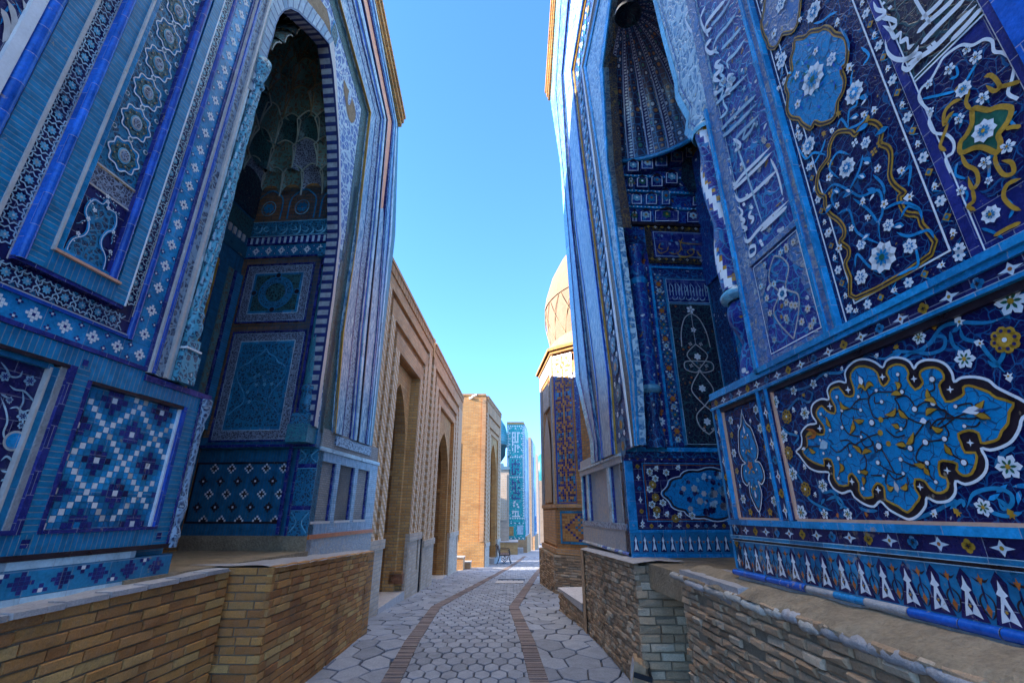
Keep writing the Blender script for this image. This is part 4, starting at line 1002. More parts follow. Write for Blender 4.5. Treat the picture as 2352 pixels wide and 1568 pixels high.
# masonry
b = MB()
b.slab(PR, -1.5, 2.70, 1.0, 13, -3.2, -.12, 'brick_brown'); b.slab(PR, 2.70, 3.33, 1.0, 2.3, -3.2, -.12, 'brick_brown')
b.slab(PR, 2.6, 5.6, 1.0, 12, -3.2, -1.42, 'brick_brown'); b.slab(PR, 5.76, 7.95, 1.0, 2.3, -3.2, -.10, 'brick_brown'); b.slab(PR, 5.6, 7.95, 2.3, 10.5, -3.2, -.10, 'brick_brown'); b.slab(PR, 2.9, 5.6, 8.6, 12.5, -1.5, -.12, 'brick_brown')
b.slab(PR, -1.5, 3.0, 4.5, 13, -3.2, -.12, 'brick_brown')
done(b, 'wall', RM)
# --- dado of the near pier
b = MB()
g = lambda s0, s1, z0, z1, m, o=0.0, i=-.13: b.slab(PR, s0, s1, z0, z1, i, o, m)
g(-1.5, 3.36, 1.23, 2.36, 'navy_scroll', -.03)
g(-1.5, 3.36, 2.385, 2.425, 'azure', .012); g(-1.5, 3.365, 2.315, 2.375, 'navy', .0); g(-1.5, 3.365, 2.375, 2.388, 'azure', .016); g(-1.5, 3.365, 2.30, 2.317, 'azure', .016)
g(2.685, 2.785, 1.555, 2.30, 'navy', .0); g(2.685, 2.70, 1.555, 2.30, 'azure', .014); g(2.77, 2.785, 1.555, 2.30, 'azure', .014)
g(3.275, 3.36, 1.255, 2.30, 'navy', .0); g(3.27, 3.285, 1.555, 2.30, 'azure', .014); g(3.345, 3.36, 1.255, 2.30, 'turq', .008)
g(-1.5, 3.36, 1.52, 1.553, 'azure', .016); g(-1.5, 3.36, 1.455, 1.52, 'navy', .0); g(-1.5, 3.36, 1.438, 1.455, 'turq', .014); g(-1.5, 3.36, 1.42, 1.438, 'brownblack', .004)
g(-1.5, 3.36, 1.245, 1.42, 'turq', .0)
for z in (2.272,): g(-1.5, 2.685, z, z + .028, 'brownblack', -.008); g(2.785, 3.27, z, z + .028, 'brownblack', -.008)  # shadow below the upper moulding, painted as a dark strip
g(-1.5, 2.67, 1.553, 1.566, 'salmon', -.012); g(2.80, 3.26, 1.553, 1.566, 'salmon', -.012); g(2.672, 2.685, 1.56, 2.29, 'salmon', -.014); g(2.785, 2.795, 1.56, 2.29, 'salmon', -.014); g(3.26, 3.27, 1.56, 2.29, 'salmon', -.014)
# worn blue roll at the foot
s = -1.0
while s < 3.38:
    L = rnd.uniform(.12, .24); m = rnd.choice(['royal', 'azure', 'royal', 'paleblue', 'ledge']) if s < 2.9 else 'royal'
    b.roll(PR, (s, 1.226), (min(s + L, 3.40), 1.226), .019 + rnd.uniform(-.004, .002), .0, m); s += L + .004
b.slab(PR, -1.5, 3.36, 1.19, 1.245, -.13, -.002, 'ledge')
done(b, 'dado', RM)
I = Ink(PR, .0, step=.0014)
diamonds(I, -.6, 3.34, 2.318, 2.374, True, .030); diamonds(I, -.6, 3.34, 1.458, 1.518, True, .031)
diamonds(I, 2.70, 2.77, 1.56, 2.30, False, .032); diamonds(I, 3.287, 3.343, 1.25, 2.30, False, .030)
for z in (1.4375, 1.4565, 2.3165): I.rect(-1.5, 3.345, z - .0015, z + .0015, 'paleblue', 12)
done(I.b, 'rosette_border', RM)
I = Ink(PR, .0, step=.0016)
s = 3.22; k = 0
while s > .4:                                             # the frieze of lilies
    c = lambda pts: [(s + x, 1.33 + z) for x, z in pts]
    I.fill(c([(0, .085), (.026, .05), (.02, .01), (.034, -.03), (.05, -.08), (-.05, -.08), (-.034, -.03), (-.02, .01), (-.026, .05)]), 'navy', 1)
    I.fill(c([(0, .06), (.008, .03), (.019, .015), (.007, .008), (.012, -.01), (.022, -.04), (.03, -.072), (0, -.06), (-.03, -.072), (-.022, -.04), (-.012, -.01), (-.007, .008), (-.019, .015), (-.008, .03)]), 'white', 2)
    I.fill(c([(0, -.012), (.01, -.035), (0, -.056), (-.01, -.035)]), 'navy', 3); I.disc(s, 1.33 - .036, .005, 'ochre', 4, 6)
    x = s + .058
    I.pen([(x - .03, 1.39), (x - .012, 1.378), (x, 1.385), (x + .012, 1.378), (x + .03, 1.39)], .008, 'brownblack', 1, taper=4); I.fill([(x, 1.365), (x + .012, 1.39), (x + .004, 1.388), (x, 1.404), (x - .004, 1.388), (x - .012, 1.39)], 'orange', 2)
    I.pen([(x, 1.37), (x + .003, 1.34), (x, 1.30)], .007, 'navy', 1, taper=4); I.pen([(x, 1.345), (x + .022, 1.32), (x + .018, 1.285), (x, 1.262)], .006, 'brownblack', 1, taper=5); I.pen([(x, 1.345), (x - .022, 1.32), (x - .018, 1.285), (x, 1.262)], .006, 'brownblack', 1, taper=5)
    I.fill([(x, 1.31), (x + .010, 1.29), (x, 1.268), (x - .010, 1.29)], 'orange', 2)
    s -= .1175 + .002 * k * 0; k += 1
I.rect(-1.5, 3.345, 1.4195, 1.4225, 'paleblue', 6)
done(I.b, 'lily_frieze', RM)
# the great medallion
b = MB(); I = Ink(PR, -.03, b, step=.0014)
T7 = lambda pts: [PR.px(*k7(*q), -.03) for q in pts]
km = lambda x, y: (1825.1 + x * .4409, 809.1 + y * .4409)
TM = lambda pts: [PR.px(*km(*q), -.03) for q in pts]
med = [(15, 515), (40, 490), (46, 450), (42, 418), (75, 378), (122, 368), (100, 330), (95, 290), (112, 260), (150, 242), (186, 244), (178, 200), (196, 166), (240, 150), (276, 156), (270, 110), (290, 72), (330, 42), (380, 36), (430, 52), (468, 78), (485, 46), (520, 28), (570, 30), (610, 50), (632, 84), (650, 58), (690, 40), (750, 42), (800, 65), (832, 110), (842, 152), (880, 132), (950, 128), (1020, 145), (1062, 180), (1130, 215), (1200, 250), (1262, 300), (1200, 340), (1182, 400), (1145, 460), (1092, 492), (1030, 508), (984, 500), (1012, 560), (1006, 620), (962, 666), (900, 686), (850, 670), (848, 730), (812, 772), (750, 778), (700, 756), (692, 800), (652, 850), (606, 868), (560, 850), (500, 816), (456, 774), (422, 802), (370, 788), (320, 752), (300, 720), (255, 732), (210, 706), (186, 660), (186, 624), (130, 620), (84, 600), (50, 560), (30, 532)]
medi = [(50, 515), (75, 490), (72, 450), (75, 425), (100, 405), (130, 425), (162, 425), (160, 382), (125, 335), (125, 300), (150, 278), (178, 305), (218, 318), (220, 280), (195, 235), (200, 195), (240, 180), (275, 225), (316, 225), (318, 185), (300, 130), (312, 95), (345, 72), (400, 78), (440, 105), (455, 150), (475, 176), (505, 140), (490, 110), (500, 80), (540, 62), (585, 72), (605, 110), (600, 140), (640, 194), (680, 160), (668, 130), (665, 105), (690, 85), (740, 78), (780, 100), (790, 140), (765, 170), (800, 256), (860, 240), (895, 215), (890, 185), (920, 172), (980, 190), (1030, 210), (1062, 235), (1155, 265), (1132, 310), (1125, 370), (1092, 410), (1075, 450), (1030, 466), (985, 470), (970, 420), (920, 405), (865, 425), (880, 470), (900, 520), (955, 522), (960, 570), (935, 630), (890, 640), (856, 610), (860, 580), (810, 565), (765, 570), (770, 640), (805, 655), (812, 700), (790, 725), (750, 730), (710, 700), (690, 670), (640, 660), (640, 710), (665, 750), (640, 790), (600, 832), (550, 800), (490, 770), (480, 740), (475, 700), (440, 680), (415, 720), (420, 750), (370, 756), (345, 720), (345, 680), (310, 630), (290, 650), (290, 690), (240, 690), (215, 650), (215, 615), (200, 560), (160, 555), (165, 590), (110, 572), (70, 545)]
q0, qi = cat(TM(med), 3, True), cat(TM(medi), 2, True)
I.fill(q0, 'brownblack', 4); I.pen(q0, .010, 'white', 6, closed=True, smooth=0); I.fill(qi, 'azure_scroll', 5); I.pen(qi, .009, 'ochre', 7, closed=True, smooth=0)
for x, y in ((142, 396), (195, 280), (290, 195), (470, 128), (635, 138), (825, 193), (930, 470), (810, 615), (667, 700), (447, 715), (310, 672), (190, 590)):
    x, z, r = rel(km, x, y, 20, o=-.03); I.star(x, z, 4, r, r * .35, 'white', 8, .2)
for p in ([(60, 505), (100, 490), (185, 490)], [(232, 232), (262, 290), (300, 295), (340, 250), (395, 240)], [(395, 240), (430, 210), (480, 205), (575, 205)], [(395, 240), (410, 300), (430, 340), (470, 345)], [(262, 300), (255, 350), (290, 420), (360, 440)], [(360, 300), (310, 290)], [(300, 430), (320, 370), (320, 330)], [(430, 230), (435, 265), (470, 257)], [(470, 345), (520, 330), (560, 290), (535, 240)], [(535, 240), (590, 225), (630, 260), (640, 295)], [(560, 290), (620, 350), (690, 370), (720, 350)], [(690, 370), (640, 440), (600, 500), (550, 490)], [(490, 400), (540, 440), (590, 430)], [(200, 405), (190, 360), (150, 322)], [(640, 295), (690, 260), (740, 262)], [(740, 262), (770, 290), (850, 340)], [(735, 140), (745, 190), (715, 210), (740, 250)],
          [(850, 340), (900, 320), (940, 290), (930, 265), (860, 280)], [(850, 340), (940, 345), (1000, 330)], [(850, 340), (800, 380), (740, 400), (720, 360)], [(720, 300), (800, 300), (800, 340), (760, 380)], [(720, 400), (760, 350), (850, 340)], [(795, 380), (820, 420), (800, 450), (740, 460), (700, 465)], [(820, 520), (860, 545), (900, 570)], [(700, 465), (660, 510), (650, 560), (700, 575)], [(570, 560), (640, 590), (700, 580), (720, 640), (755, 675)], [(460, 490), (500, 560), (540, 630), (580, 630)], [(540, 630), (480, 600), (450, 575)], [(305, 535), (290, 480), (330, 480), (380, 540), (385, 600), (350, 620)], [(385, 600), (380, 660), (372, 705)], [(350, 520), (300, 460), (250, 460)], [(240, 550), (250, 600), (240, 655)], [(500, 620), (540, 660), (590, 640)], [(500, 620), (490, 680), (520, 700)], [(600, 650), (605, 690), (570, 700)], [(410, 640), (480, 640)], [(555, 115), (560, 150), (545, 180), (575, 205)], [(360, 215), (375, 180), (395, 215), (405, 240)], [(330, 480), (400, 440), (470, 420)], [(360, 410), (400, 440), (420, 480), (380, 490), (358, 450), (360, 410)], [(600, 350), (590, 390), (540, 420)], [(200, 490), (240, 520), (300, 470)], [(905, 384), (960, 385), (985, 360)], [(420, 460), (440, 520), (455, 490)]):
    I.pen(TM(p), .0062, 'brownblack', 9)
for x, y, r in ((235, 232, 9), (262, 302, 9), (348, 230, 9), (360, 300, 9), (442, 198, 9), (470, 257, 10), (555, 115, 10), (577, 205, 11), (643, 295, 14), (735, 140, 14), (740, 265, 14), (858, 281, 10), (905, 384, 10), (150, 320, 8), (200, 405, 9), (263, 391, 9), (418, 365, 15), (363, 440, 8), (572, 398, 9), (700, 467, 15), (800, 450, 13), (902, 573, 15), (450, 573, 12), (570, 556, 11), (709, 575, 12), (755, 674, 10), (584, 630, 9), (480, 642, 8), (352, 621, 9), (372, 708, 9), (243, 552, 10), (305, 535, 9), (243, 655, 8), (147, 455, 7), (165, 525, 7), (455, 488, 17), (620, 498, 14)):
    x, z, r = rel(km, x, y, r, o=-.03); I.disc(x, z, r * 1.35, 'brownblack', 10, 10); I.disc(x, z, r, 'white', 11, 9)
for p in ([(345, 190), (365, 170), (385, 200)], [(385, 200), (405, 165), (430, 175)], [(540, 155), (560, 170), (555, 195)], [(520, 220), (550, 212), (575, 222)], [(710, 190), (715, 225), (730, 240)], [(695, 250), (730, 245), (760, 270)], [(945, 305), (980, 285), (1010, 250)], [(960, 325), (1000, 330), (1045, 345)], [(705, 330), (720, 305), (760, 295)], [(735, 385), (765, 405), (795, 400)], [(490, 325), (530, 320), (545, 290)], [(560, 295), (580, 325), (610, 345)], [(640, 415), (625, 460), (600, 480)], [(325, 350), (355, 360), (380, 352)], [(320, 355), (322, 390), (305, 425)], [(255, 255), (265, 285), (300, 290)], [(180, 335), (190, 370), (205, 390)], [(320, 485), (350, 505), (365, 530)], [(370, 530), (390, 512), (420, 515)], [(250, 575), (265, 600), (250, 625)], [(355, 620), (385, 625), (400, 620)], [(370, 645), (378, 665), (375, 690)], [(640, 580), (680, 590), (700, 585)], [(695, 595), (708, 620), (725, 640)], [(800, 475), (820, 510), (845, 535)], [(525, 375), (550, 385), (565, 395)], [(545, 480), (580, 480), (600, 490)], [(500, 685), (515, 710), (535, 700)], [(570, 705), (595, 705), (600, 680)], [(70, 440), (100, 420), (140, 430)], [(90, 495), (105, 515), (125, 520)]):
    q = TM(p); I.pen(q, .030, 'brownblack', 11, taper=2.2); I.pen(q, .021, 'ochre', 12, taper=2.2)
for x, y, r in ((468, 350, 15), (508, 475, 15), (465, 418, 16)): x, z, r = rel(km, x, y, r, o=-.03); I.disc(x, z, r, 'ochre', 12, 10)
for x, y, a, L, w_, m in ((1000, 300, .1, 100, .5, 'white'), (1020, 300, .1, 60, .4, 'cobalt'), (710, 355, 0, 40, .9, 'white'), (370, 170, 1.5, 50, .6, 'white'), (560, 730, 1.5, 60, .5, 'cream'), (75, 500, 0, 35, .5, 'white'), (190, 470, -.3, 70, .8, 'paleblue')):
    x, z, r = rel(km, x, y, L, o=-.03); I.leaf(x, z, a, r, r * w_, m, 13)
for p in ([(75, 400), (100, 405), (120, 420), (110, 440), (80, 450)],): I.pen(TM(p), .022, 'orange', 12, taper=3)
# flowers and tendrils round it
for x, y, r in ((1740, 225, 90), (1205, 435, 45), (1470, 560, 62), (365, 810, 42), (590, 705, 30), (540, 875, 40), (415, 1010, 42), (470, 1225, 42), (645, 1295, 40), (520, 1450, 48), (1725, 1185, 75), (790, 1460, 36), (1580, 1420, 55), (655, 1460, 32), (475, 745, 30)):
    x, z, q = rel(k7, x, y, r, o=-.03); lily(I, x, z, q, 6 if r > 35 else 5, rnd.random())
for x, y, r in ((1705, 450, 80), (435, 895, 42), (545, 1315, 42), (445, 1105, 38)):
    x, z, q = rel(k7, x, y, r, o=-.03); rosette(I, x, z, q)
for x, y, r, a, m in ((1440, 345, 40, 1.2, 'white'), (1560, 470, 34, .6, 'white'), (1075, 490, 24, 0, 'ochre'), (955, 545, 22, 2.6, 'white'), (1295, 380, 22, 1, 'ochre'), (1725, 660, 34, -1.5, 'white'), (665, 655, 18, .4, 'white'), (755, 620, 18, 2, 'white'), (1290, 1460, 32, 2.2, 'white'), (1430, 1455, 32, 1, 'ochre'), (1745, 1465, 36, 1.2, 'ochre'), (1015, 1460, 24, 2.4, 'white'), (900, 1465, 20, 1, 'orange'), (730, 1470, 18, 2, 'orange'), (540, 1190, 22, 1.4, 'white'), (600, 1350, 20, 2, 'white'), (475, 860, 22, 1.5, 'white'), (490, 990, 18, 1, 'white'), (535, 770, 18, .3, 'ochre')):
    x, z, q = rel(k7, x, y, r, o=-.03); bud(I, x, z, q, a, m)
for p in ([(330, 740), (400, 720), (470, 740), (560, 720), (640, 650), (740, 640), (800, 600)], [(900, 540), (1000, 560), (1080, 520), (1180, 520), (1260, 470), (1330, 380), (1430, 350), (1600, 350), (1740, 300)], [(1180, 560), (1110, 560), (1170, 520), (1260, 530), (1340, 500), (1350, 440), (1300, 430), (1290, 470)], [(1440, 380), (1460, 440), (1550, 470), (1600, 530), (1700, 640)], [(1380, 400), (1400, 480), (1460, 520)], [(1600, 570), (1640, 600), (1680, 560), (1700, 500)],
          [(360, 850), (420, 870), (460, 830), (500, 790), (560, 810), (580, 760), (540, 740)], [(400, 950), (440, 990), (500, 1010), (470, 1060)], [(430, 1150), (470, 1200), (520, 1270), (560, 1370), (640, 1420), (700, 1440)], [(600, 1250), (640, 1330), (700, 1330), (740, 1400), (800, 1430)], [(660, 1380), (720, 1360), (760, 1400), (740, 1430)], [(1160, 1500), (1300, 1440), (1380, 1400), (1420, 1430)], [(1380, 1430), (1450, 1380), (1460, 1420)], [(1480, 1420), (1520, 1340), (1640, 1310), (1730, 1340), (1740, 1400), (1690, 1430), (1660, 1380)], [(1600, 1440), (1700, 1470), (1800, 1450)], [(1640, 1180), (1690, 1110), (1760, 1070)], [(850, 1420), (900, 1440), (960, 1440)]):
    vine(I, T7(p), .014, 'turq', 2)
for k in range(34):
    x, z = rnd.uniform(.8, 2.62), rnd.choice([rnd.uniform(1.6, 1.72), rnd.uniform(2.12, 2.24)]); I.leaf(x, z, rnd.uniform(0, 6.28), .05, .018, rnd.choice(['turq', 'azure']), 1)
done(b, 'medallion_mosaic', RM)
# small panel with the blue pendant
b = MB(); I = Ink(PR, -.03, b, step=.0014)
h = [(138, 880), (165, 930), (215, 985), (232, 1040), (262, 1090), (258, 1140), (240, 1165), (288, 1165), (305, 1210), (300, 1270), (270, 1300), (262, 1350), (240, 1400), (262, 1450)]
h2 = [(130, 930), (118, 985), (118, 1040), (112, 1100), (128, 1150), (155, 1165), (128, 1180), (122, 1230), (135, 1290), (165, 1330), (195, 1310), (205, 1370), (235, 1400)]
c0 = [(3.03 + dx, z) for dx, z in ((0, 2.22), (-.03, 2.15), (-.075, 2.11), (-.10, 2.03), (-.11, 1.97), (-.085, 1.92), (-.055, 1.90), (-.10, 1.89), (-.125, 1.84), (-.12, 1.79), (-.08, 1.76), (-.05, 1.78), (-.065, 1.72), (-.05, 1.67), (0, 1.60))]
c0 = c0 + [(6.06 - x, z) for x, z in c0[::-1][1:-1]]; c0 = cat(c0, 4, True)
I.fill(c0, 'azure_scroll', 4); I.pen([(3.03 + (x - 3.03) * .90, 1.91 + (z - 1.91) * .955) for x, z in c0], .014, 'brownblack', 5, closed=True, smooth=0); I.pen(c0, .007, 'white', 6, closed=True, smooth=0)
I.pen([(3.03, 1.60), (3.03, 1.575)], .006, 'white', 4); I.pen([(3.03, 2.22), (3.03, 2.245)], .006, 'white', 4)
for sx in (-1, 1):
    for p in ([(0, 2.12), (.04, 2.05), (.02, 1.98), (.06, 1.93)], [(0, 1.95), (.05, 1.86), (.07, 1.82)], [(.0, 1.78), (.03, 1.72), (0, 1.66)]): I.pen([(3.03 + sx * x, z) for x, z in p], .005, 'brownblack', 8, taper=5)
    for x, z in ((.03, 2.07), (.05, 1.98), (.06, 1.85), (.03, 1.75)): I.disc(3.03 + sx * x, z, .007, 'white', 9, 7); I.leaf(3.03 + sx * x * .6, z - .02, 1.5 + sx, .035, .014, 'ochre', 9)
I.petals(3.03, 1.88, 5, .03, 'orange', 9, 1.2); I.leaf(3.03, 2.08, 1.57, .06, .02, 'white', 9); I.leaf(3.03, 1.68, 1.57, .05, .02, 'white', 9)
for x, z, t in ((3.18, 2.20, 0), (2.87, 2.21, 0), (3.20, 2.10, 1), (2.86, 2.09, 0), (3.21, 1.98, 0), (2.84, 1.97, 1), (3.21, 1.86, 1), (2.83, 1.80, 0), (3.19, 1.68, 0), (2.86, 1.66, 0), (3.13, 1.60, 1), (2.92, 1.60, 1), (3.1, 2.14, 2), (2.95, 2.15, 2), (3.2, 1.76, 2), (2.83, 1.88, 2)):
    if t == 0: lily(I, x, z, .032, 6, x)
    elif t == 1: I.petals(x, z, 5, .024, 'ochre', 4, x)
    else: bud(I, x, z, .018, 1.5)
    vine(I, [(x, z), (x + .02, z - .04), (x - .01, z - .08)], .006)
done(b, 'pendant_panel', RM)

# --- upper wall of the near pier
b = MB()
g(-1.5, 2.73, 2.425, ZT, 'navy_scroll', -.012)
g(2.70, 2.73, 2.40, 4.55, 'azure', .03); g(2.60, 2.70, 2.40, 9, 'faded', .012); g(-1.5, 2.73, 2.40, 2.43, 'azure', .03)
g(2.04, 2.135, 2.43, 9, 'faded', .01); g(2.10, 2.125, 2.43, 9, 'azure', .022); g(2.035, 2.05, 2.43, 9, 'azure', .022); g(2.135, 2.60, 3.085, 3.12, 'faded', .006); g(2.05, 2.70, 2.425, 2.465, 'faded', .006)
g(1.375, 1.41, 2.43, 9, 'indigo', .0); g(1.055, 1.085, 2.43, 9, 'indigo', .01); g(.985, 1.055, 2.43, 9, 'royal', .02); g(.7, .985, 2.43, 9, 'green', .0)
g(1.085, 1.375, 2.43, 3.235, 'indigo', -.01); g(1.085, 1.375, 3.235, 9, 'green', -.01)
g(2.135, 2.60, 3.12, 9, 'floral_blue', -.01); g(2.135, 2.60, 2.465, 3.085, 'floral_blue', -.01)
done(b, 'tile_frame', RM)
b = MB(); I = Ink(PR, -.011, b, step=.0016)
for x0, x1 in ((2.000, 2.008), (1.928, 1.936), (1.468, 1.476), (1.408, 1.416)): I.rect(x0, x1, 2.445 if x0 in (2.000, 1.408) else 2.515, 8.5, 'white', 3)
I.rect(1.408, 2.008, 2.437, 2.445, 'white', 3); I.rect(1.468, 1.936, 2.507, 2.515, 'white', 3)
def flowerband(x, z0, z1, horiz=False, pitch=.072):
    t = z0; k = 0
    while t < z1:
        X, Z = (t, x) if horiz else (x, t)
        if k % 3 == 2: I.disc(X, Z, .018, 'ochre', 3, 4); I.disc(X, Z, .008, 'turq', 4, 7)
        elif k % 3 == 1: bud(I, X, Z, .020, 0 if horiz else 1.57, 'white', 3)
        else: I.petals(X, Z, 6, .024, 'white', 3, .4, .3, .05); I.disc(X, Z, .006, 'turq', 5, 6)
        if k % 2 == 0: vine(I, [(X - .015, Z - .03), (X + .015, Z), (X - .015, Z + .03)], .006, 'azure', 2)
        t += pitch * (1 if k % 3 else .9); k += 1
flowerband(1.968, 2.50, 6.5); flowerband(1.440, 2.50, 5.5); flowerband(2.476, 1.45, 1.98, True)
T6 = lambda pts, o=-.011: [PR.px(*k6(*q), o) for q in pts]
arch_ = [(730, 1500), (1110, 1280), (1062, 1130), (1045, 1085), (985, 1075), (957, 1030), (948, 990), (975, 972), (945, 950), (915, 920), (900, 880), (905, 820), (905, 770), (888, 740), (852, 722), (860, 660), (832, 622), (790, 615), (752, 640), (725, 680), (700, 660), (640, 665), (610, 700), (594, 745), (592, 790), (565, 830), (540, 870), (530, 940), (545, 980), (572, 992), (575, 1040), (600, 1080), (640, 1110), (668, 1150), (668, 1190), (650, 1218), (690, 1250), (692, 1290), (675, 1330), (700, 1400)]
a0 = T6(arch_); I.pen(a0, .024, 'ochre', 5, closed=True, smooth=3); I.pen(a0, .008, 'brownblack', 6, closed=True, smooth=3)
for x, y, n_ in ((852, 722, 0), (600, 825, 0), (605, 975, 0), (822, 765, 0), (725, 720, 1), (868, 665, 2), (770, 648, 2)):
    X, Z, q = rel(k6, x, y, 20, o=-.011)
    if n_ == 2: I.leaf(X - .03, Z, .2, .07, .03, 'azure', 7)
    else: I.petals(X, Z, 4, q * 1.1, 'ochre' if n_ == 0 else 'white', 6, .7)
def faded_med(pts, fillm, l=4):
    q = cat(T6(pts), 3, True); I.fill(q, fillm, l); I.pen(q, .024, 'ochre', l + 1, closed=True, smooth=0); I.pen(q, .009, 'brownblack', l + 2, closed=True, smooth=0)
faded_med([(420, 200), (470, 188), (500, 160), (545, 152), (570, 138), (600, 148), (622, 172), (670, 186), (686, 240), (680, 320), (655, 352), (672, 405), (662, 465), (636, 515), (630, 570), (605, 608), (550, 626), (520, 615), (500, 648), (455, 622), (440, 600), (400, 592), (380, 550), (386, 480), (372, 440), (386, 385), (405, 360), (400, 300), (415, 250)], 'azure_scroll')
faded_med([(440, -40), (446, 20), (440, 80), (428, 130), (405, 162), (360, 172), (345, 200), (320, 240), (290, 240), (278, 205), (262, 175), (250, 120), (262, 60), (270, 0), (300, -60)], 'faded')
for k in range(46):
    x, y = rnd.uniform(400, 650), rnd.uniform(190, 600)
    if ((x - 527) / 125) ** 2 + ((y - 390) / 215) ** 2 < 1: X, Z, q = rel(k6, x, y, 26, o=-.011); I.leaf(X, Z, rnd.uniform(0, 6.3), q * 1.4, q * .5, rnd.choice(['turq', 'royal', 'green', 'sky']), 7 + k % 2)
for x, y, r in ((690, 845, 52), (870, 1295, 82), (1010, 1240, 42), (762, 1395, 42), (785, 720, 32), (900, 1135, 34), (762, 1232, 30), (845, 850, 22), (600, 893, 24), (640, 1035, 18), (880, 1028, 24), (713, 1150, 18), (495, 735, 46), (726, 468, 58), (358, 308, 42), (516, 400, 78), (610, 300, 34), (440, 525, 24), (520, 60, 50), (440, 675, 20), (650, 1250, 24), (600, 1165, 20), (530, 260, 20), (525, 380, 20), (435, 380, 20), (355, 20, 40), (320, 170, 24)):
    X, Z, q = rel(k6, x, y, r, o=-.011); n_ = 9 if r > 45 else (6 if r > 25 else 5)
    I.petals(X, Z, n_, q, 'white', 9, x * .01, .32, .05)
    if r > 25: I.petals(X, Z, n_, q * .55, 'azure', 10, x * .01, .18, .2); I.disc(X, Z, q * .2, 'white' if r < 60 else 'green', 11, 8)
    else: I.disc(X, Z, q * .3, 'ochre', 10, 6)
for x, y, r, a, m in ((705, 345, 34, 1.4, 'white'), (795, 605, 24, 2, 'ochre'), (780, 580, 28, 1, 'white'), (830, 560, 28, 1.5, 'white'), (650, 575, 24, 1, 'ochre'), (770, 1020, 26, 2, 'white'), (798, 1098, 24, 1, 'white'), (1010, 992, 34, .4, 'white'), (970, 860, 30, .8, 'white'), (510, 838, 24, 2, 'white'), (575, 675, 22, 1, 'ochre'), (617, 660, 22, 1, 'white'), (345, 445, 20, 1, 'white'), (455, 100, 20, 1, 'white'), (640, 120, 26, 2, 'white')):
    X, Z, q = rel(k6, x, y, r, o=-.011); bud(I, X, Z, q, a, m, 9)
for p in ([(860, 1230), (850, 1130), (870, 1060), (850, 960), (760, 990), (700, 960), (620, 930), (560, 1000)], [(700, 960), (750, 860), (770, 780)], [(850, 1130), (800, 1060), (720, 1000)], [(860, 1230), (740, 1170), (700, 1060), (640, 1080)], [(870, 1380), (800, 1340), (740, 1280), (730, 1350)], [(940, 1390), (1000, 1360), (1050, 1330), (1030, 1220)], [(870, 1060), (960, 1020), (1050, 1050), (1070, 1110)], [(640, 1060), (610, 1000), (640, 940)], [(820, 880), (870, 930), (880, 980)], [(695, 650), (700, 560), (740, 520), (710, 420), (720, 350)], [(695, 650), (660, 600), (640, 640)], [(695, 650), (760, 620), (800, 560)], [(580, 780), (520, 770), (480, 800), (440, 740)], [(580, 700), (560, 760), (520, 830)], [(340, 420), (360, 360), (350, 270), (390, 220)], [(950, 900), (1010, 840), (1000, 940)], [(960, 1100), (1000, 1040), (1060, 1060)], [(940, 1170), (1000, 1190), (1100, 1160), (1130, 1200)], [(650, 900), (600, 850), (640, 770), (700, 780)], [(520, 120), (560, 110), (600, 80), (640, 60)], [(700, 260), (690, 200), (650, 140)], [(770, 330), (800, 280), (760, 240)]):
    vine(I, T6(p), .012, 'azure', 8)
for x, y in ((795, 833), (820, 985), (770, 905), (960, 1150), (640, 980), (700, 975), (600, 1040), (790, 1190), (780, 510), (735, 600)):
    X, Z, q = rel(k6, x, y, 22, o=-.011); I.leaf(X - .02, Z, rnd.uniform(-.5, 1), .06, .03, 'azure', 9); I.leaf(X - .012, Z, rnd.uniform(-.5, 1), .035, .014, 'white', 10)
done(b, 'arched_mosaic_panel', RM)
# lower floral panel of the inscription strip
b = MB(); I = Ink(PR, -.008, b, step=.0016)
I.rectline(2.155, 2.585, 2.48, 3.07, .006, 'white', 3)
I.fill([(2.58, 2.49), (2.58, 3.06), (2.50, 3.06), (2.46, 2.98), (2.50, 2.90), (2.56, 2.84), (2.52, 2.78), (2.55, 2.7), (2.575, 2.6)], 'faded', 1); I.fill([(2.16, 2.49), (2.16, 3.06), (2.24, 3.06), (2.28, 2.98), (2.24, 2.90), (2.18, 2.84), (2.22, 2.78), (2.19, 2.7), (2.165, 2.6)], 'faded', 1)
for k in range(20):
    x, z = rnd.uniform(2.19, 2.55), rnd.uniform(2.5, 3.05); I.petals(x, z, 6, .024, rnd.choice(['cream', 'paleblue', 'cream']), 4, x * 9, .3, .05); I.disc(x, z, .007, 'ochre', 5, 6)
I.petals(2.37, 2.78, 7, .045, 'white', 6, .3, .3, .05); I.petals(2.37, 2.78, 7, .022, 'turq', 7)
for d in (-1, 1): I.pen([(2.37, 2.50), (2.37 + d * .08, 2.62), (2.37 + d * .11, 2.72), (2.37 + d * .03, 2.80), (2.37 + d * .09, 2.90), (2.37 + d * .06, 2.98), (2.37, 3.03)], .010, 'ledge', 3)
for k in range(12): x, z = rnd.uniform(2.2, 2.5), rnd.uniform(2.5, 3.0); vine(I, [(x, z), (x + .05, z + .02), (x + .04, z + .08)], .007, 'turq', 2)
done(b, 'floral_panel', RM)
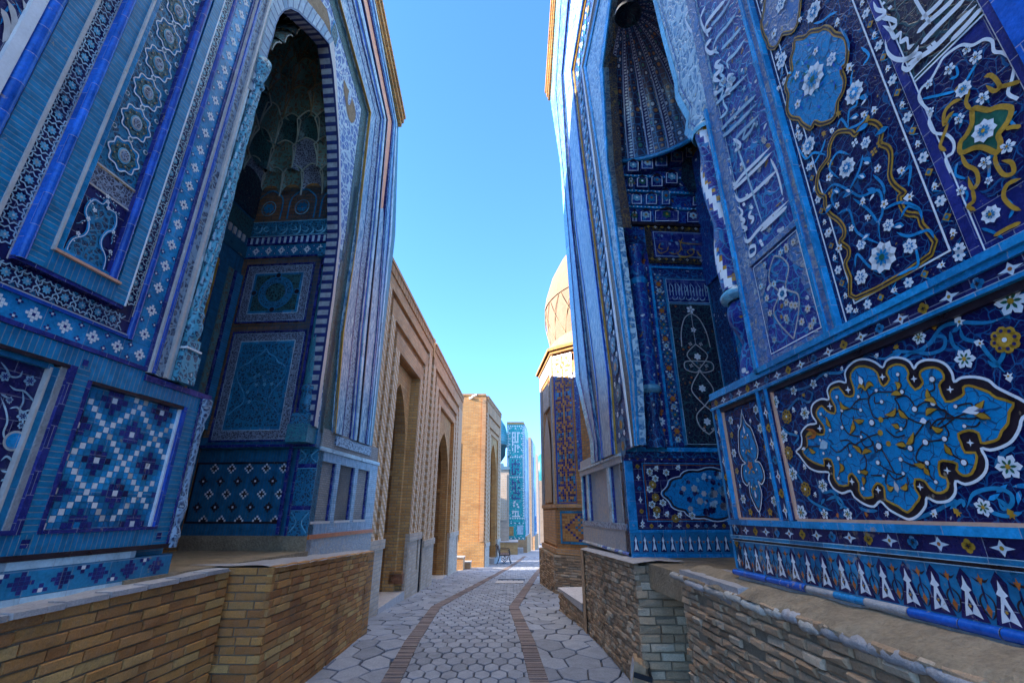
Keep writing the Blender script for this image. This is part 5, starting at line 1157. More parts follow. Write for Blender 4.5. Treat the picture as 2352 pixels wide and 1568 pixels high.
# large white inscription
b = MB(); I = Ink(PR, -.008, b, step=.002)
I.rect(2.145, 2.153, 3.13, 7.5, 'paleblue', 2); I.rect(2.583, 2.591, 3.13, 7.5, 'paleblue', 2); I.rect(2.145, 2.591, 3.125, 3.132, 'paleblue', 2)
S_ = [[(185, 372), (120, 436), (60, 490), (12, 545), (4, 600), (24, 640), (50, 650)], [(228, 478), (150, 552), (90, 612), (30, 680)], [(232, 520), (165, 590), (100, 655), (38, 712), (38, 770), (66, 806), (100, 800)], [(246, 575), (196, 625), (140, 680), (128, 720), (170, 850), (215, 985), (262, 1134)],
      [(303, 738), (230, 812), (160, 880), (118, 930), (96, 900), (84, 856), (100, 840)], [(306, 768), (240, 836), (170, 902), (104, 958), (80, 935)], [(337, 855), (262, 925), (190, 990), (140, 1010), (118, 970)], [(300, 800), (330, 860), (350, 930), (362, 985)],
      [(392, 1010), (310, 1088), (236, 1160), (186, 1216), (150, 1180), (138, 1120), (160, 1090)], [(384, 1040), (318, 1102), (250, 1166)], [(40, 320), (62, 345), (44, 372), (66, 392), (42, 420), (70, 440)], [(118, 372), (86, 400), (122, 398), (76, 432), (108, 436)], [(0, 500), (30, 470), (60, 450), (40, 520)], [(60, 480), (62, 520), (80, 560), (40, 600)],
      [(70, 820), (100, 870), (84, 900), (112, 920)], [(132, 1040), (160, 1070), (140, 1100), (170, 1110), (150, 1140), (180, 1150), (160, 1170)], [(190, 1260), (196, 1290), (222, 1272), (222, 1240), (200, 1244), (192, 1262)], [(185, 625), (160, 700), (200, 660), (220, 610)], [(110, 700), (150, 730), (120, 760)], [(205, 1060), (190, 1090), (215, 1100), (200, 1130)],
      [(95, 0), (60, 60), (20, 110), (0, 130)], [(130, 60), (80, 130), (30, 190), (10, 250), (40, 270)], [(150, 140), (100, 200), (50, 250)], [(170, 200), (120, 270), (80, 310), (90, 350)]]
for p in S_: I.pen(T6(p, -.008), .026, 'paleblue' if p[0][1] < 700 else 'white', 6, taper=7, nib=1.9)
S3 = [[(1190, 0), (1120, 80), (1060, 170), (1080, 240)], [(960, 60), (930, 120), (970, 200), (1010, 180), (1000, 140)], [(1060, 40), (1030, 120), (1060, 200), (1100, 180)], [(1100, 250), (1060, 300), (1090, 340), (1130, 320)], [(1160, 380), (1120, 420), (1160, 440), (1110, 500), (1160, 520)], [(1240, 470), (1200, 500), (1230, 540), (1190, 590), (1220, 600)], [(1070, 560), (1090, 600), (1140, 590)]]
T3 = lambda pts, o=-.008: [PR.px(*k3(*q), o) for q in pts]
for p in S3: I.pen(T3(p), .035, 'white', 6, taper=7, nib=1.9)
for x, y in ((250, 1215), (258, 1232), (182, 985), (152, 828), (165, 1030), (205, 1045), (120, 590), (80, 845)): X, Z = T6([(x, y)], -.008)[0]; I.star(X, Z, 2, .022, .014, 'white', 6, .8)
for k in range(30):
    x, z = rnd.uniform(2.18, 2.56), rnd.uniform(3.18, 5.6); I.petals(x, z, 5, .022, rnd.choice(['paleblue', 'ledge', 'azure']), 3, x * 9, .3, .05); vine(I, [(x, z), (x + .06, z + .05), (x + .02, z + .13), (x + .08, z + .18)], .007, 'turq', 1)
done(b, 'inscription', RM)
# top right: second inscription and the arabesque beneath it
b = MB(); I = Ink(PR, -.008, b, step=.0018)
I.fill([(1.09, 3.25), (1.37, 3.25), (1.37, 6.5), (1.09, 6.5)], 'floral_dark', 1)
for x0, x1, z0, z1 in ((1.362, 1.368, 2.44, 6), (1.088, 1.094, 2.44, 6), (1.088, 1.368, 2.44, 2.446), (1.088, 1.368, 3.228, 3.236), (1.088, 1.368, 3.246, 3.251)): I.rect(x0, x1, z0, z1, 'white', 4)
for p in ([(1022, -20), (1062, 50), (1110, 122)], [(1235, -10), (1160, 60), (1090, 120), (1040, 170)], [(1290, -10), (1200, 80), (1120, 160), (1060, 225)], [(1345, 25), (1230, 140), (1130, 240), (1040, 300), (990, 330)], [(1180, -10), (1120, 50), (1060, 100)], [(880, 200), (892, 262), (930, 298), (985, 300), (1030, 268), (1050, 230)], [(820, 10), (838, 50), (880, 62), (858, 92), (830, 100)], [(858, 92), (900, 96), (935, 112), (925, 140), (890, 150)], [(868, 130), (900, 150), (925, 190), (958, 170), (958, 210), (990, 200), (1000, 240), (1028, 222)], [(978, 300), (968, 340), (998, 352), (1030, 320), (1062, 282), (1040, 276), (1004, 290), (978, 318)], [(1370, 40), (1290, 130), (1210, 210)], [(1340, -10), (1270, 70)]):
    I.pen([PR.px(*k6(*q), -.008) for q in p], .021, 'white', 6, taper=8, nib=1.9)
for x, y in ((1103, 240), (1126, 220), (870, 20), (905, 40)): X, Z = T6([(x, y)], -.008)[0]; I.star(X, Z, 2, .013, .009, 'white', 6, .8)
X6 = lambda p: T6(p, -.008)
I.fill(X6([(1568, 260), (1530, 210), (1430, 200), (1330, 215), (1250, 240), (1180, 290), (1160, 330), (1100, 400), (1060, 450), (1060, 520), (1110, 560), (1110, 640), (1150, 680), (1220, 700), (1230, 760), (1190, 830), (1210, 870), (1400, 1000), (1568, 900)]), 'navy_scroll', 1)
I.pen(X6([(1550, 500), (1500, 470), (1520, 400), (1530, 320), (1480, 270), (1430, 260), (1420, 210), (1380, 200), (1320, 230), (1260, 230), (1180, 285), (1150, 330), (1110, 400), (1060, 450), (1050, 500), (1080, 540), (1110, 570), (1100, 620), (1130, 670), (1190, 680), (1225, 720), (1220, 770), (1185, 800), (1210, 870)]), .011, 'white', 5)
gr = X6([(1318, 560), (1340, 545), (1400, 556), (1450, 540), (1515, 545), (1505, 600), (1480, 640), (1450, 680), (1462, 720), (1445, 770), (1380, 745), (1330, 745), (1262, 770), (1258, 720), (1290, 680), (1318, 620)]); I.pen(gr, .018, 'ochre', 5, closed=True, smooth=3); I.fill(gr, 'green', 4)
for p in ([(1380, 390), (1410, 380), (1440, 400), (1460, 440), (1430, 460), (1390, 430)], [(1230, 460), (1270, 430), (1300, 460), (1290, 520), (1320, 560)], [(1270, 500), (1220, 520), (1180, 570), (1180, 630), (1200, 590), (1230, 560)], [(1450, 440), (1500, 430), (1568, 410)], [(1440, 770), (1440, 820), (1480, 880), (1530, 870), (1520, 820), (1470, 810)], [(1262, 770), (1290, 830), (1340, 860), (1350, 920), (1320, 950), (1300, 890)], [(1568, 900), (1500, 930), (1480, 990), (1520, 1040), (1568, 1060)], [(1200, 620), (1170, 700), (1160, 740), (1190, 760)], [(1320, 950), (1330, 1010), (1300, 1040), (1340, 1060)], [(1490, 650), (1530, 640), (1568, 640)], [(1430, 1190), (1500, 1150), (1568, 1120)]):
    I.pen(X6(p), .014, 'ochre', 6, taper=8)
for p in ([(1060, 500), (1150, 480), (1230, 460)], [(1320, 250), (1340, 300), (1300, 380), (1270, 430)], [(1180, 640), (1220, 580), (1260, 600), (1250, 650)], [(1350, 560), (1370, 480), (1400, 520)], [(1240, 820), (1230, 880), (1280, 900)], [(1450, 760), (1400, 800), (1400, 860), (1390, 950)], [(1360, 1150), (1420, 1170), (1470, 1200)], [(1500, 1100), (1520, 1050), (1490, 1000)], [(1200, 400), (1240, 380), (1230, 330)], [(1540, 560), (1500, 600), (1540, 640)], [(1260, 940), (1290, 980), (1270, 1030)], [(1350, 700), (1440, 690)]): vine(I, X6(p), .010, 'azure', 3)
for x, y, r in ((1385, 660, 60), (1280, 450, 42), (1210, 350, 30), (1345, 290, 34), (1260, 600, 28), (1420, 1080, 48), (1505, 740, 38), (1390, 820, 34), (1270, 960, 28), (1380, 495, 34), (1105, 425, 24), (1410, 910, 22), (1300, 250, 26), (1115, 560, 20)):
    X, Z, q = rel(k6, x, y, r, o=-.008); I.petals(X, Z, 8 if r > 40 else 5, q, 'white', 8, x, .3, .05); I.petals(X, Z, 8 if r > 40 else 5, q * .5, 'turq', 9, x, .2, .2); I.disc(X, Z, q * .18, 'ochre', 10, 6)
done(b, 'arabesque_panel', RM)

# --- colonnette and pale spandrel of the near pier
b = MB()
sp = [PR.px(*k3(*q)) for q in ((730, 0), (790, 250), (862, 505), (872, 612), (900, 668), (942, 745), (930, 838), (962, 862), (1000, 850), (1030, 770))]
ap = [(3.3, 7.15), (3.5, 7.6), (3.85, 8.05)]
near_edge = sp[::-1] + ap
b.poly(PR, [(2.60, 4.5)] + near_edge + [(3.85, 9.5), (2.60, 9.5)], .0, 'pale_pattern', back=-.14)  # sky reflection on the glaze is put into this pale colour
I = Ink(PR, .0, b, step=.004)
I.pen(near_edge[2:], .07, 'sky', 1, smooth=0); I.pen([(x - .09, z) for x, z in near_edge[2:]], .012, 'indigo', 2, smooth=0)
done(b, 'spandrel', RM)
b = MB(); cx_, cy_ = PR.w(2.90, 0, -.10)[:2]; rows = []
for i in range(91):
    z = 3.06 + 1.44 * i / 90; rows.append([(cx_ + math.cos(a) * r_, cy_ + math.sin(a) * r_, z) for k in range(28) for a in [2 * math.pi * k / 28] for r_ in [.115 + .016 * math.cos(3 * a + z * 9)]])
gb = len(b.f); b.grid(rows, 'floral_blue', uvf=lambda i, j: (j / 28 * .72 + i * .016 * .6, i * .016), closed=True)
wm = b.mi('white')
for i in range(90):
    for j in range(28):
        ph = (3 * 2 * math.pi * j / 28 + (3.06 + 1.44 * i / 90) * 9) % (2 * math.pi)
        if ph < 1.3: b.m[gb + i * 28 + j] = wm
        elif ph < 1.9: b.m[gb + i * 28 + j] = b.mi('ochre') if (i // 3) % 2 else gb and b.m[gb + i * 28 + j]
b.lathe(cx_, cy_, [(.14, 4.48), (.15, 4.52), (.12, 4.56)], 'sky', 18); b.lathe(cx_, cy_, [(.10, 2.98), (.14, 3.0), (.145, 3.03), (.12, 3.06)], 'sky', 18)
b.lathe(cx_ + .02, cy_, [(.13, 2.40), (.125, 2.50), (.10, 2.60), (.075, 2.68), (.10, 2.76), (.135, 2.84), (.14, 2.92), (.10, 2.98)], 'floral_blue', 8)
done(b, 'column', RM)

# --- far pier of the right mausoleum
def row_(a, b_, c, d, bend, top): return [PR.px(*k4(a, 1400)), PR.px(*k4(b_, 1000)), PR.px(*k3(c, 1450)), PR.px(*k3(d, 1045)), PR.px(*k3(*bend)), PR.px(*k3(top, 0))]
ed = [row_(168, 75, 160, 133, (70, 645), 108), row_(200, 105, 187, 150, (105, 575), 140), row_(222, 160, 215, 180, (147, 475), 190), row_(250, 215, 240, 203, (160, 470), 205),
      row_(322, 297, 335, 280, (213, 453), 292), row_(432, 378, 408, 350, (270, 430), 347), row_(450, 414, 432, 376, (280, 425), 370), row_(470, 450, 487, 433, (400, 430), 455)]
for e in ed: e.insert(0, (e[0][0], 2.28))
for i, e in enumerate(ed):
    if i < 7:
        (a0, z0), (a1, z1) = e[5], e[6]; t = max(0, (a1 - 3.0) / (a0 - a1)) if a0 > a1 + .01 else .5; e.append((a1 - (a0 - a1) * t, z1 + (z1 - z0) * t))
    else: e.append((4.15, 8.95))
b = MB()
for i, (m, o) in enumerate((('sky', .03), ('flute_blue', .04), ('navy', .0), ('flute', .05), ('floral', .0), ('lattice', .02), ('pale_pattern', .0))):
    sheet(b, PR, ed[i], ed[i + 1], o, m)
for i, t0, t1, o, m in ((1, 0, .1, .05, 'indigo'), (1, .9, 1, .05, 'indigo'), (3, 0, .06, .06, 'cobalt'), (3, .94, 1, .06, 'cobalt'), (2, .5, .85, .03, 'lattice'), (5, 0, .25, .035, 'white'), (6, 0, .12, .02, 'azure'), (6, .85, 1, .02, 'azure'), (4, 0, .05, .02, 'ochre')):
    sheet(b, PR, along(ed[i], ed[i + 1], t0), along(ed[i], ed[i + 1], t1), o, m, th=.03)
b.poly(PR, ed[7] + [(4.15, 9.6)] + [ed[6][-1]] + ed[6][::-1][1:], -.012, 'flute_blue', back=-.14) if False else None
I = Ink(PR, .012, b, step=.003)
for k in range(6):
    p0, p1 = ed[4][k], ed[4][k + 1]; q0_, q1_ = ed[5][k], ed[5][k + 1]; n_ = max(1, int(math.dist(p0, p1) / .30))
    for j in range(n_):
        t = (j + .5) / n_; x = (p0[0] + q0_[0]) / 2 * (1 - t) + (p1[0] + q1_[0]) / 2 * t; z = (p0[1] + q0_[1]) / 2 * (1 - t) + (p1[1] + q1_[1]) / 2 * t
        I.petals(x, z, 8, .13, 'turq' if j % 2 == 0 else 'deepteal', 1, .2, .3, .05); I.petals(x, z, 6, .065, 'ochre' if j % 3 == 0 else 'paleblue', 2, 0, .3, .05); I.disc(x, z, .022, 'orange', 3, 7)
        for d in (-.1, .1): I.petals(x + d, z + .14, 5, .04, 'white', 2, 1)
done(b, 'pier_bands', RM)
b = MB(); e = ed[0]
for k in range(len(e) - 1):
    p, q = e[k], e[k + 1]; f = [PR.w(*p, .02), PR.w(*p, -2.6), PR.w(*q, -2.6), PR.w(*q, .02)]; b.face(f[::-1], 'brick_tan')
ca, cb = PR.px(*k3(60, 640)), PR.px(*k3(104, 0)); cb = (cb[0] - (ca[0] - cb[0]) * .9, cb[1] + (cb[1] - ca[1]) * .9)
done(b, 'pier_end', RM)
b = MB()
for o, h0, h1 in ((.06, -.02, .10), (.10, .10, .24), (.14, .24, .34)):
    b.poly(PR, [(ca[0], ca[1] + h0), (cb[0], cb[1] + h0), (cb[0], cb[1] + h1), (ca[0], ca[1] + h1)], o, 'brick_gold', back=-2.6)
done(b, 'cornice', RM)
# far pier dado
b = MB()
b.slab(PR, 5.68, 8.06, 1.14, 2.24, -1.4, -.05, 'worn_tile')
for s0, s1, z0, z1, o, m in ((5.68, 8.08, 2.16, 2.24, .012, 'worn_tile'), (5.68, 8.08, 2.24, 2.27, .03, 'paleblue'), (5.68, 8.06, 1.40, 1.47, .01, 'carved_pale'), (5.68, 8.06, 1.14, 1.40, .0, 'worn_tile'), (5.68, 5.80, 1.47, 2.16, .0, 'paleblue'), (6.28, 6.42, 1.47, 2.16, .0, 'paleblue'), (7.55, 7.66, 1.47, 2.16, .0, 'paleblue'), (7.96, 8.06, 1.47, 2.16, .0, 'sky'),
                         (6.26, 6.28, 1.47, 2.16, -.02, 'indigo'), (7.53, 7.55, 1.47, 2.16, -.02, 'indigo'), (7.94, 7.96, 1.47, 2.16, -.02, 'indigo')): b.slab(PR, s0, s1, z0, z1, -.06, o, m)
s = 5.66
while s < 8.0: L = rnd.uniform(.15, .3); b.roll(PR, (s, 1.15), (s + L, 1.15), .02, .0, rnd.choice(['royal', 'ledge', 'paleblue', 'ledge'])); s += L
b.slab(PR, 5.6, 8.06, 2.27, 2.40, -.2, .0, 'worn_tile')
done(b, 'pier_dado', RM)

# --- niche wall facing the camera
r4 = lambda x, y, o=0.0: VR.px(*k4(x, y), o)
b = MB()
b.slab(VR, .0, 1.7, 2.2, 5.3, -.1, .0, 'floral'); b.slab(VR, .0, 1.7, 5.3, 6.62, -.1, .0, 'floral_blue')
b.slab(VR, .0, 1.7, 2.27, 2.32, -.02, .05, 'azure')
done(b, 'niche_side_wall', RM)
def box_px(P, f, x0, y0, x1, y1):
    a = P.px(*f(x0, y0)); c = P.px(*f(x1, y1)); return min(a[0], c[0]), max(a[0], c[0]), min(a[1], c[1]), max(a[1], c[1])
b = MB()
u0, u1 = r4(545, 310)[0], r4(950, 310)[0]; zt_, zb_ = r4(740, 310)[1], 2.34
def vr(a, c, d, e_, m, o): b.slab(VR, a, c, d, e_, -.02, o, m)
vr(u0 - .20, u0 - .02, zb_, 5.0, 'indigo', .01)
for x in (u0 - .02, u0 + .01): pass
vr(u0 - .03, u0, zb_, zt_, 'azure', .03); vr(u1, u1 + .03, zb_, zt_, 'azure', .03); vr(u0 - .03, u1 + .03, zt_, zt_ + .03, 'azure', .03)
vr(u0, u1, zb_, zt_, 'floral', .015)
i0, i1 = r4(632, 385)[0], r4(890, 385)[0]; it = r4(700, 380)[1]; im = r4(700, 525)[1]
vr(i0 - .025, i1 + .025, zb_, it + .025, 'turq', .035); vr(i0, i1, zb_, it, 'navy', .02) if False else None
I = Ink(VR, .036, b, step=.003)
I.rectline(i0, i1, im, it, .008, 'paleblue', 2); I.rect(i0, i1, im, it, 'indigo', 1); I.rect(i0, i1, zb_, im - .02, 'floral_dark', 1); I.rectline(i0, i1, zb_ + .02, im - .02, .006, 'paleblue', 2)
for k in range(13):
    x = i0 + .04 + k * (i1 - i0 - .08) / 12; h = rnd.uniform(.6, .9)
    I.pen([(x, im + .10), (x + .004, im + .05 + (it - im - .08) * h)], .010, 'paleblue', 3, smooth=0)
for k in range(5): x = i0 + .06 + k * (i1 - i0 - .1) / 5; I.pen([(x, im + .08), (x + .02, im + .04), (x + .06, im + .05), (x + .08, im + .09)], .012, 'paleblue', 3, taper=5)
for k in range(6): x = i0 + .05 + k * (i1 - i0) / 6; I.pen([(x, it - .05), (x + .04, it - .14), (x + .01, it - .2)], .009, 'paleblue', 3, taper=5)
# white candelabra of scrolls
xm = (i0 + i1) / 2; zs = [r4(800, y)[1] for y in (560, 700, 790, 860, 960, 1070, 1180, 1260, 1330)]
I.petals(xm, zs[0] - .03, 5, .06, 'white', 3, -1.2, .3); I.pen([(xm, zs[0]), (xm, zs[2])], .007, 'cream', 3, smooth=0); I.petals(xm, zs[1], 5, .04, 'white', 3, -1.2, .3)
for d in (-1, 1):
    for p in ([(0, zs[0] - .08), (.10, zs[0] - .16), (.17, zs[1] - .03), (.19, zs[2] - .04)], [(0, zs[2]), (.13, zs[3] + .02), (.10, zs[3] - .07), (0, zs[4] + .03)], [(0, zs[3] - .08), (.17, zs[4] + .12), (.18, zs[4] + .02), (.05, zs[4] - .02), (0, zs[4] + .02)], [(0, zs[4]), (.12, zs[5] + .05), (.13, zs[5] - .06), (0, zs[6])], [(0, zs[6]), (.12, zs[7] + .04), (.10, zs[7] - .10), (0, zs[8] - .06)]):
        I.pen([(xm + d * a, z) for a, z in p], .013, 'cream', 3)
    for a, z in ((.07, zs[2]), (.10, zs[4] + .07), (.06, zs[8])): I.petals(xm + d * a, z, 4, .028, 'cream', 3, 1.2, .35)
for z in (zs[3] - .02, zs[5], zs[7] - .04): I.petals(xm, z, 6, .05, 'white', 3, .3, .3, .05)
for k in range(26): x, z = rnd.uniform(i0 + .03, i1 - .03), rnd.uniform(zb_, im - .06); I.petals(x, z, 5, .016, rnd.choice(['orange', 'green', 'turq']), 2, x * 9)
# star borders
I.o = .012; z = zb_ + .06; x = u0 - .11; k = 0
while z < 4.95:
    if k % 2: I.petals(x, z, 4, .055, 'orange', 1, .4, .35, .05)
    else: I.petals(x, z, 8, .06, 'white', 1, .2, .22, .05); I.disc(x, z, .014, 'turq', 3, 7)
    z += .118; k += 1
I.o = .018
for x in ((u0 + i0) / 2 - .01, (u1 + i1) / 2 + .01):
    z = zb_ + .08; k = 0
    while z < zt_ - .05:
        I.petals(x, z, 6, .042, ('paleblue', 'orange', 'turq', 'deepteal')[k % 4], 1, k, .3, .05); I.disc(x, z, .012, 'ochre', 3, 6)
        for d in (-.035, .035): I.petals(x + d, z + .05, 4, .016, rnd.choice(['white', 'ochre', 'cream']), 1, 1)
        z += .10; k += 1
done(b, 'niche_panel', RM)
b = MB(); c0_, c1_, c2z, c3z = box_px(VR, k4, 545, 70, 905, 250)
b.slab(VR, c0_ - .09, c1_ + .2, c2z - .08, c3z + .1, -.02, .02, 'lattice'); b.slab(VR, c0_, c1_ + .1, c2z, c3z, -.02, .035, 'indigo')
I = Ink(VR, .036, b, step=.003); I.rectline(c0_ + .015, c1_ + .08, c2z + .015, c3z - .015, .008, 'paleblue', 2)
for k in range(26): x, z = rnd.uniform(c0_ + .04, c1_ + .05), rnd.uniform(c2z + .04, c3z - .04); I.petals(x, z, 5, .022, rnd.choice(['paleblue', 'azure', 'turq']), 1, x * 7)
yw = lambda *p: [VR.px(*k4(*q)) for q in p]
for p in (yw((715, 130), (740, 150), (860, 160)), yw((700, 200), (720, 230), (770, 235), (810, 215), (800, 190), (770, 205), (790, 228)), yw((575, 190), (600, 215), (640, 200), (650, 170)), yw((650, 210), (690, 220), (720, 205), (730, 180)), yw((830, 200), (850, 230), (885, 235)), yw((740, 120), (725, 160), (740, 200)), yw((600, 150), (590, 180), (620, 190)), yw((810, 225), (770, 240), (720, 240))): I.pen(p, .020, 'ochre', 4, taper=6, nib=.6)
z = c3z + .05
for k in range(12): I.petals(c0_ - .05 + k * .1, z, 4, .024, 'cream' if k % 2 else 'ochre', 8, 0); I.petals(c0_ - .05 + k * .1, c2z - .04, 4, .024, 'cream' if k % 2 else 'ochre', 8, 0)
done(b, 'niche_inscription', RM)
b = MB(); q = r4(455, 1000)[0], r4(580, 1000)[0]; uc0, uc1 = VR.px(*k4(458, 1000))[0], VR.px(*k4(578, 1000))[0]; ku = (uc1 - uc0) / .25; q = VR.w((uc0 + uc1) / 2, 0, .08); cx_, cy_ = q[0], q[1]
b.lathe(cx_, cy_, [(.14, 2.30), (.135, 2.42), (.09, 2.60), (.08, 2.66), (.12, 2.80), (.13, 2.90), (.10, 2.97)], 'floral', 8, fl=lambda a: ku * .92); b.lathe(cx_, cy_, [(.11, 2.96), (.15, 2.99), (.15, 3.03), (.12, 3.06)], 'sky', 16, fl=lambda a: ku * .92)
b.lathe(cx_, cy_, [(.12, 3.06), (.125, 3.8), (.12, 4.45)], 'floral_blue', 20, fl=lambda a: ku * .92); b.lathe(cx_, cy_, [(.12, 4.45), (.14, 4.5), (.12, 4.54)], 'azure', 16, fl=lambda a: ku * .92)
b.lathe(cx_, cy_, [(.10, 4.52), (.14, 4.6), (.14, 4.7), (.08, 4.8), (.12, 4.92), (.14, 5.04)], 'floral_blue', 8, fl=lambda a: ku * .92)
done(b, 'column', RM)
# lower wall of this niche
b = MB()
b.slab(VRd, -.0, 1.7, 1.14, 2.27, -.1, .06, 'navy'); d0, d1, d2, d3 = box_px(VRd, k5, 545, 300, 1060, 640)
b.slab(VRd, .0, 1.6, 2.17, 2.24, -.02, .072, 'indigo'); b.slab(VRd, .0, 1.6, 2.24, 2.27, -.02, .085, 'azure'); b.slab(VRd, .0, .10, 1.40, 2.17, -.02, .075, 'azure'); b.slab(VRd, .0, 1.6, 1.38, 1.41, -.02, .075, 'azure'); b.slab(VRd, .0, 1.6, 1.14, 1.38, -.02, .07, 'turq'); b.slab(VRd, .0, 1.6, 1.12, 1.16, -.02, .09, 'azure')
I = Ink(VRd, .073, b, step=.003); diamonds(I, .02, 1.6, 2.175, 2.235, True, .03); I.o = .066; diamonds(I, .12, .20, 1.42, 2.17, False, .033); diamonds(I, .1, 1.6, 1.42, 1.48, True, .03)
I.rectline(.215, 1.5, 1.495, 2.15, .010, 'azure', 1); I.rectline(.235, 1.48, 1.515, 2.13, .006, 'orange', 2)
ml = [(.36 + .0, 1.82)]; cxm, czm = 1.05, 1.80
pts = []
for k in range(64):
    a = 2 * math.pi * k / 64; r_ = 1 + .10 * abs(math.cos(6 * a)) - .05; pts.append((cxm + .58 * r_ * math.cos(a) * (1.05 if abs(math.cos(a)) > .95 else 1), czm + .29 * r_ * math.sin(a)))
I.fill(pts, 'azure_scroll', 2); I.pen([(cxm + (x - cxm) * .95, czm + (z - czm) * .93) for x, z in pts], .022, 'brownblack', 3, closed=True, smooth=0); I.pen(pts, .010, 'white', 4, closed=True, smooth=0)
for k in range(60):
    a = rnd.uniform(0, 6.28); r_ = rnd.uniform(0, .85); x, z = cxm + .55 * r_ * math.cos(a), czm + .27 * r_ * math.sin(a)
    I.petals(x, z, 6, rnd.uniform(.02, .05), rnd.choice(['cream', 'paleblue', 'navy', 'ledge', 'sky', 'navy']), 4, a, .35, .05)
for x, z, t in ((.30, 2.05, 0), (.38, 2.08, 2), (.29, 1.68, 0), (.32, 1.90, 1), (.33, 1.57, 0), (.28, 1.85, 0), (.34, 1.62, 1), (.34, 1.76, 1), (.45, 1.57, 2), (.5, 2.04, 0), (.36, 1.97, 0), (.42, 1.7, 0), (.6, 1.56, 2), (.75, 1.56, 0), (.65, 2.09, 2), (.3, 2.02, 2), (.55, 1.53, 1)):
    (lily if t == 0 else (lambda I, x, z, r: rosette(I, x, z, r)) if t == 1 else (lambda I, x, z, r: bud(I, x, z, r, 1)))(I, x, z, .045)
I.o = .072
for k in range(16):
    x = .06 + k * .105; I.fill([(x, 1.36), (x + .02, 1.3), (x + .035, 1.18), (x - .035, 1.18), (x - .02, 1.3)], 'navy', 1); I.fill([(x, 1.34), (x + .014, 1.30), (x + .006, 1.27), (x + .024, 1.19), (x, 1.21), (x - .024, 1.19), (x - .006, 1.27), (x - .014, 1.30)], 'white', 2); I.disc(x + .052, 1.28, .012, 'orange', 2, 6)
done(b, 'niche_dado', RM)
# back of the niche
PRB = Plane(PR.w(0, 0, -1.38)[:2], PR.d, -1)
b = MB(); b.slab(PRB, 2.6, 5.6, 1.2, 6.62, -.1, 0, 'floral_blue')
for s0, s1, m, o in ((5.2, 5.5, 'floral', .02), (5.0, 5.08, 'azure', .04), (4.4, 4.9, 'floral_dark', .03), (4.2, 4.3, 'azure', .05)): b.slab(PRB, s0, s1, 2.3, 4.5, -.02, o, m)
b.slab(PRB, 2.6, 5.6, 4.5, 5.1, -.02, .05, 'floral_blue'); b.slab(PRB, 2.6, 5.6, 2.25, 2.31, -.02, .06, 'azure')
done(b, 'niche_back_wall', RM)
b = MB(); b.slab(PR, 3.2, 5.8, .9, 1.12, -1.6, .02, 'plaster'); done(b, 'threshold', RM)
# half dome: ribs fanning out from a boss, above two belts of faceted plates
SC, RD, ZB, ZA = 4.27, 1.27, 6.58, 8.12
b = MB(); G = []; na, nv_ = 168, 22
for i in range(nv_ + 1):
    v = i / nv_; row = []
    for j in range(na + 1):
        a = math.pi * j / na; fl_ = 1 - .035 * abs(math.sin(a * 14)) * math.sin(min(1, v * 4) * math.pi / 2) * math.cos(v * math.pi / 2)
        rr = RD * math.cos(v * math.pi / 2 * .93) ** .9 * fl_
        row.append(PR.w(SC + rr * math.cos(a), ZB + (ZA - ZB) * math.sin(v * math.pi / 2 * .96), -.12 - rr * math.sin(a) * 1.05))
    G.append(row)
b.grid(G, 'fan', uvf=lambda i, j: (j / na * 14, i / nv_))
b.tube([PR.w(SC + (RD - .02) * math.cos(math.pi * j / 40), ZB, -.12 - (RD - .02) * math.sin(math.pi * j / 40) * 1.05) for j in range(41)], .035, 'azure', 6)
done(b, 'half_dome', RM)
b = MB(); q = PR.w(SC, 0, -.16); b.lathe(q[0], q[1], [(.001, ZA - .03), (.12, ZA - .05), (.17, ZA - .10), (.18, ZA - .16)], 'floral_dark', 20); done(b, 'boss', RM)
b = MB(); kq = lambda x, y: (1354.8 + .336 * x, 357.5 + .336 * y)
I = Ink(VR, .05, b, step=.004)
def plate(cx, cy, w_, h_, m, out=.05, tr=0):
    q = [(cx - w_ / 2, cy + h_ / 2 - tr), (cx + w_ / 2, cy + h_ / 2 - tr), (cx + w_ / 2, cy - h_ * .25), (cx, cy - h_ / 2), (cx - w_ / 2, cy - h_ * .25)]
    p = [VR.px(*kq(*v)) for v in q]; b.poly(VR, p, out, m, back=-.02); I.o = out
    I.pen(inset(p, .015), .013, 'white', 1, closed=True, smooth=0); c = VR.px(*kq(cx, cy)); r = abs(p[0][1] - p[3][1]) * .26
    I.petals(c[0], c[1], 6, r, rnd.choice(['paleblue', 'turq', 'sky', 'green']), 1, .3, .35, .05); I.disc(c[0], c[1], r * .3, rnd.choice(['ochre', 'white', 'orange']), 3, 7)
    top = [p[2], p[3], p[4]]; I.fill([(p[2][0], p[2][1]), (p[3][0], p[3][1]), (p[4][0], p[4][1]), (p[3][0], p[3][1] - r * .7)], 'brownblack', 2)
for x, y, w_, h_, o in ((300, 418, 34, 90, .03), (378, 414, 76, 92, .03), (520, 410, 166, 100, .03), (700, 420, 88, 92, .03), (312, 304, 74, 88, .05), (412, 304, 80, 90, .05), (510, 290, 60, 120, .05), (720, 318, 60, 80, .05), (268, 202, 30, 76, .08), (345, 200, 76, 84, .08), (445, 192, 80, 90, .08), (545, 168, 84, 96, .08), (280, 100, 78, 84, .11), (375, 82, 82, 90, .11), (470, 62, 84, 92, .11), (575, 34, 88, 92, .11), (672, 4, 80, 90, .11), (735, 96, 56, 100, .11)):
    plate(x, y, w_, h_, 'floral_blue' if (x // 10) % 2 else 'indigo', o)
I.o = .0
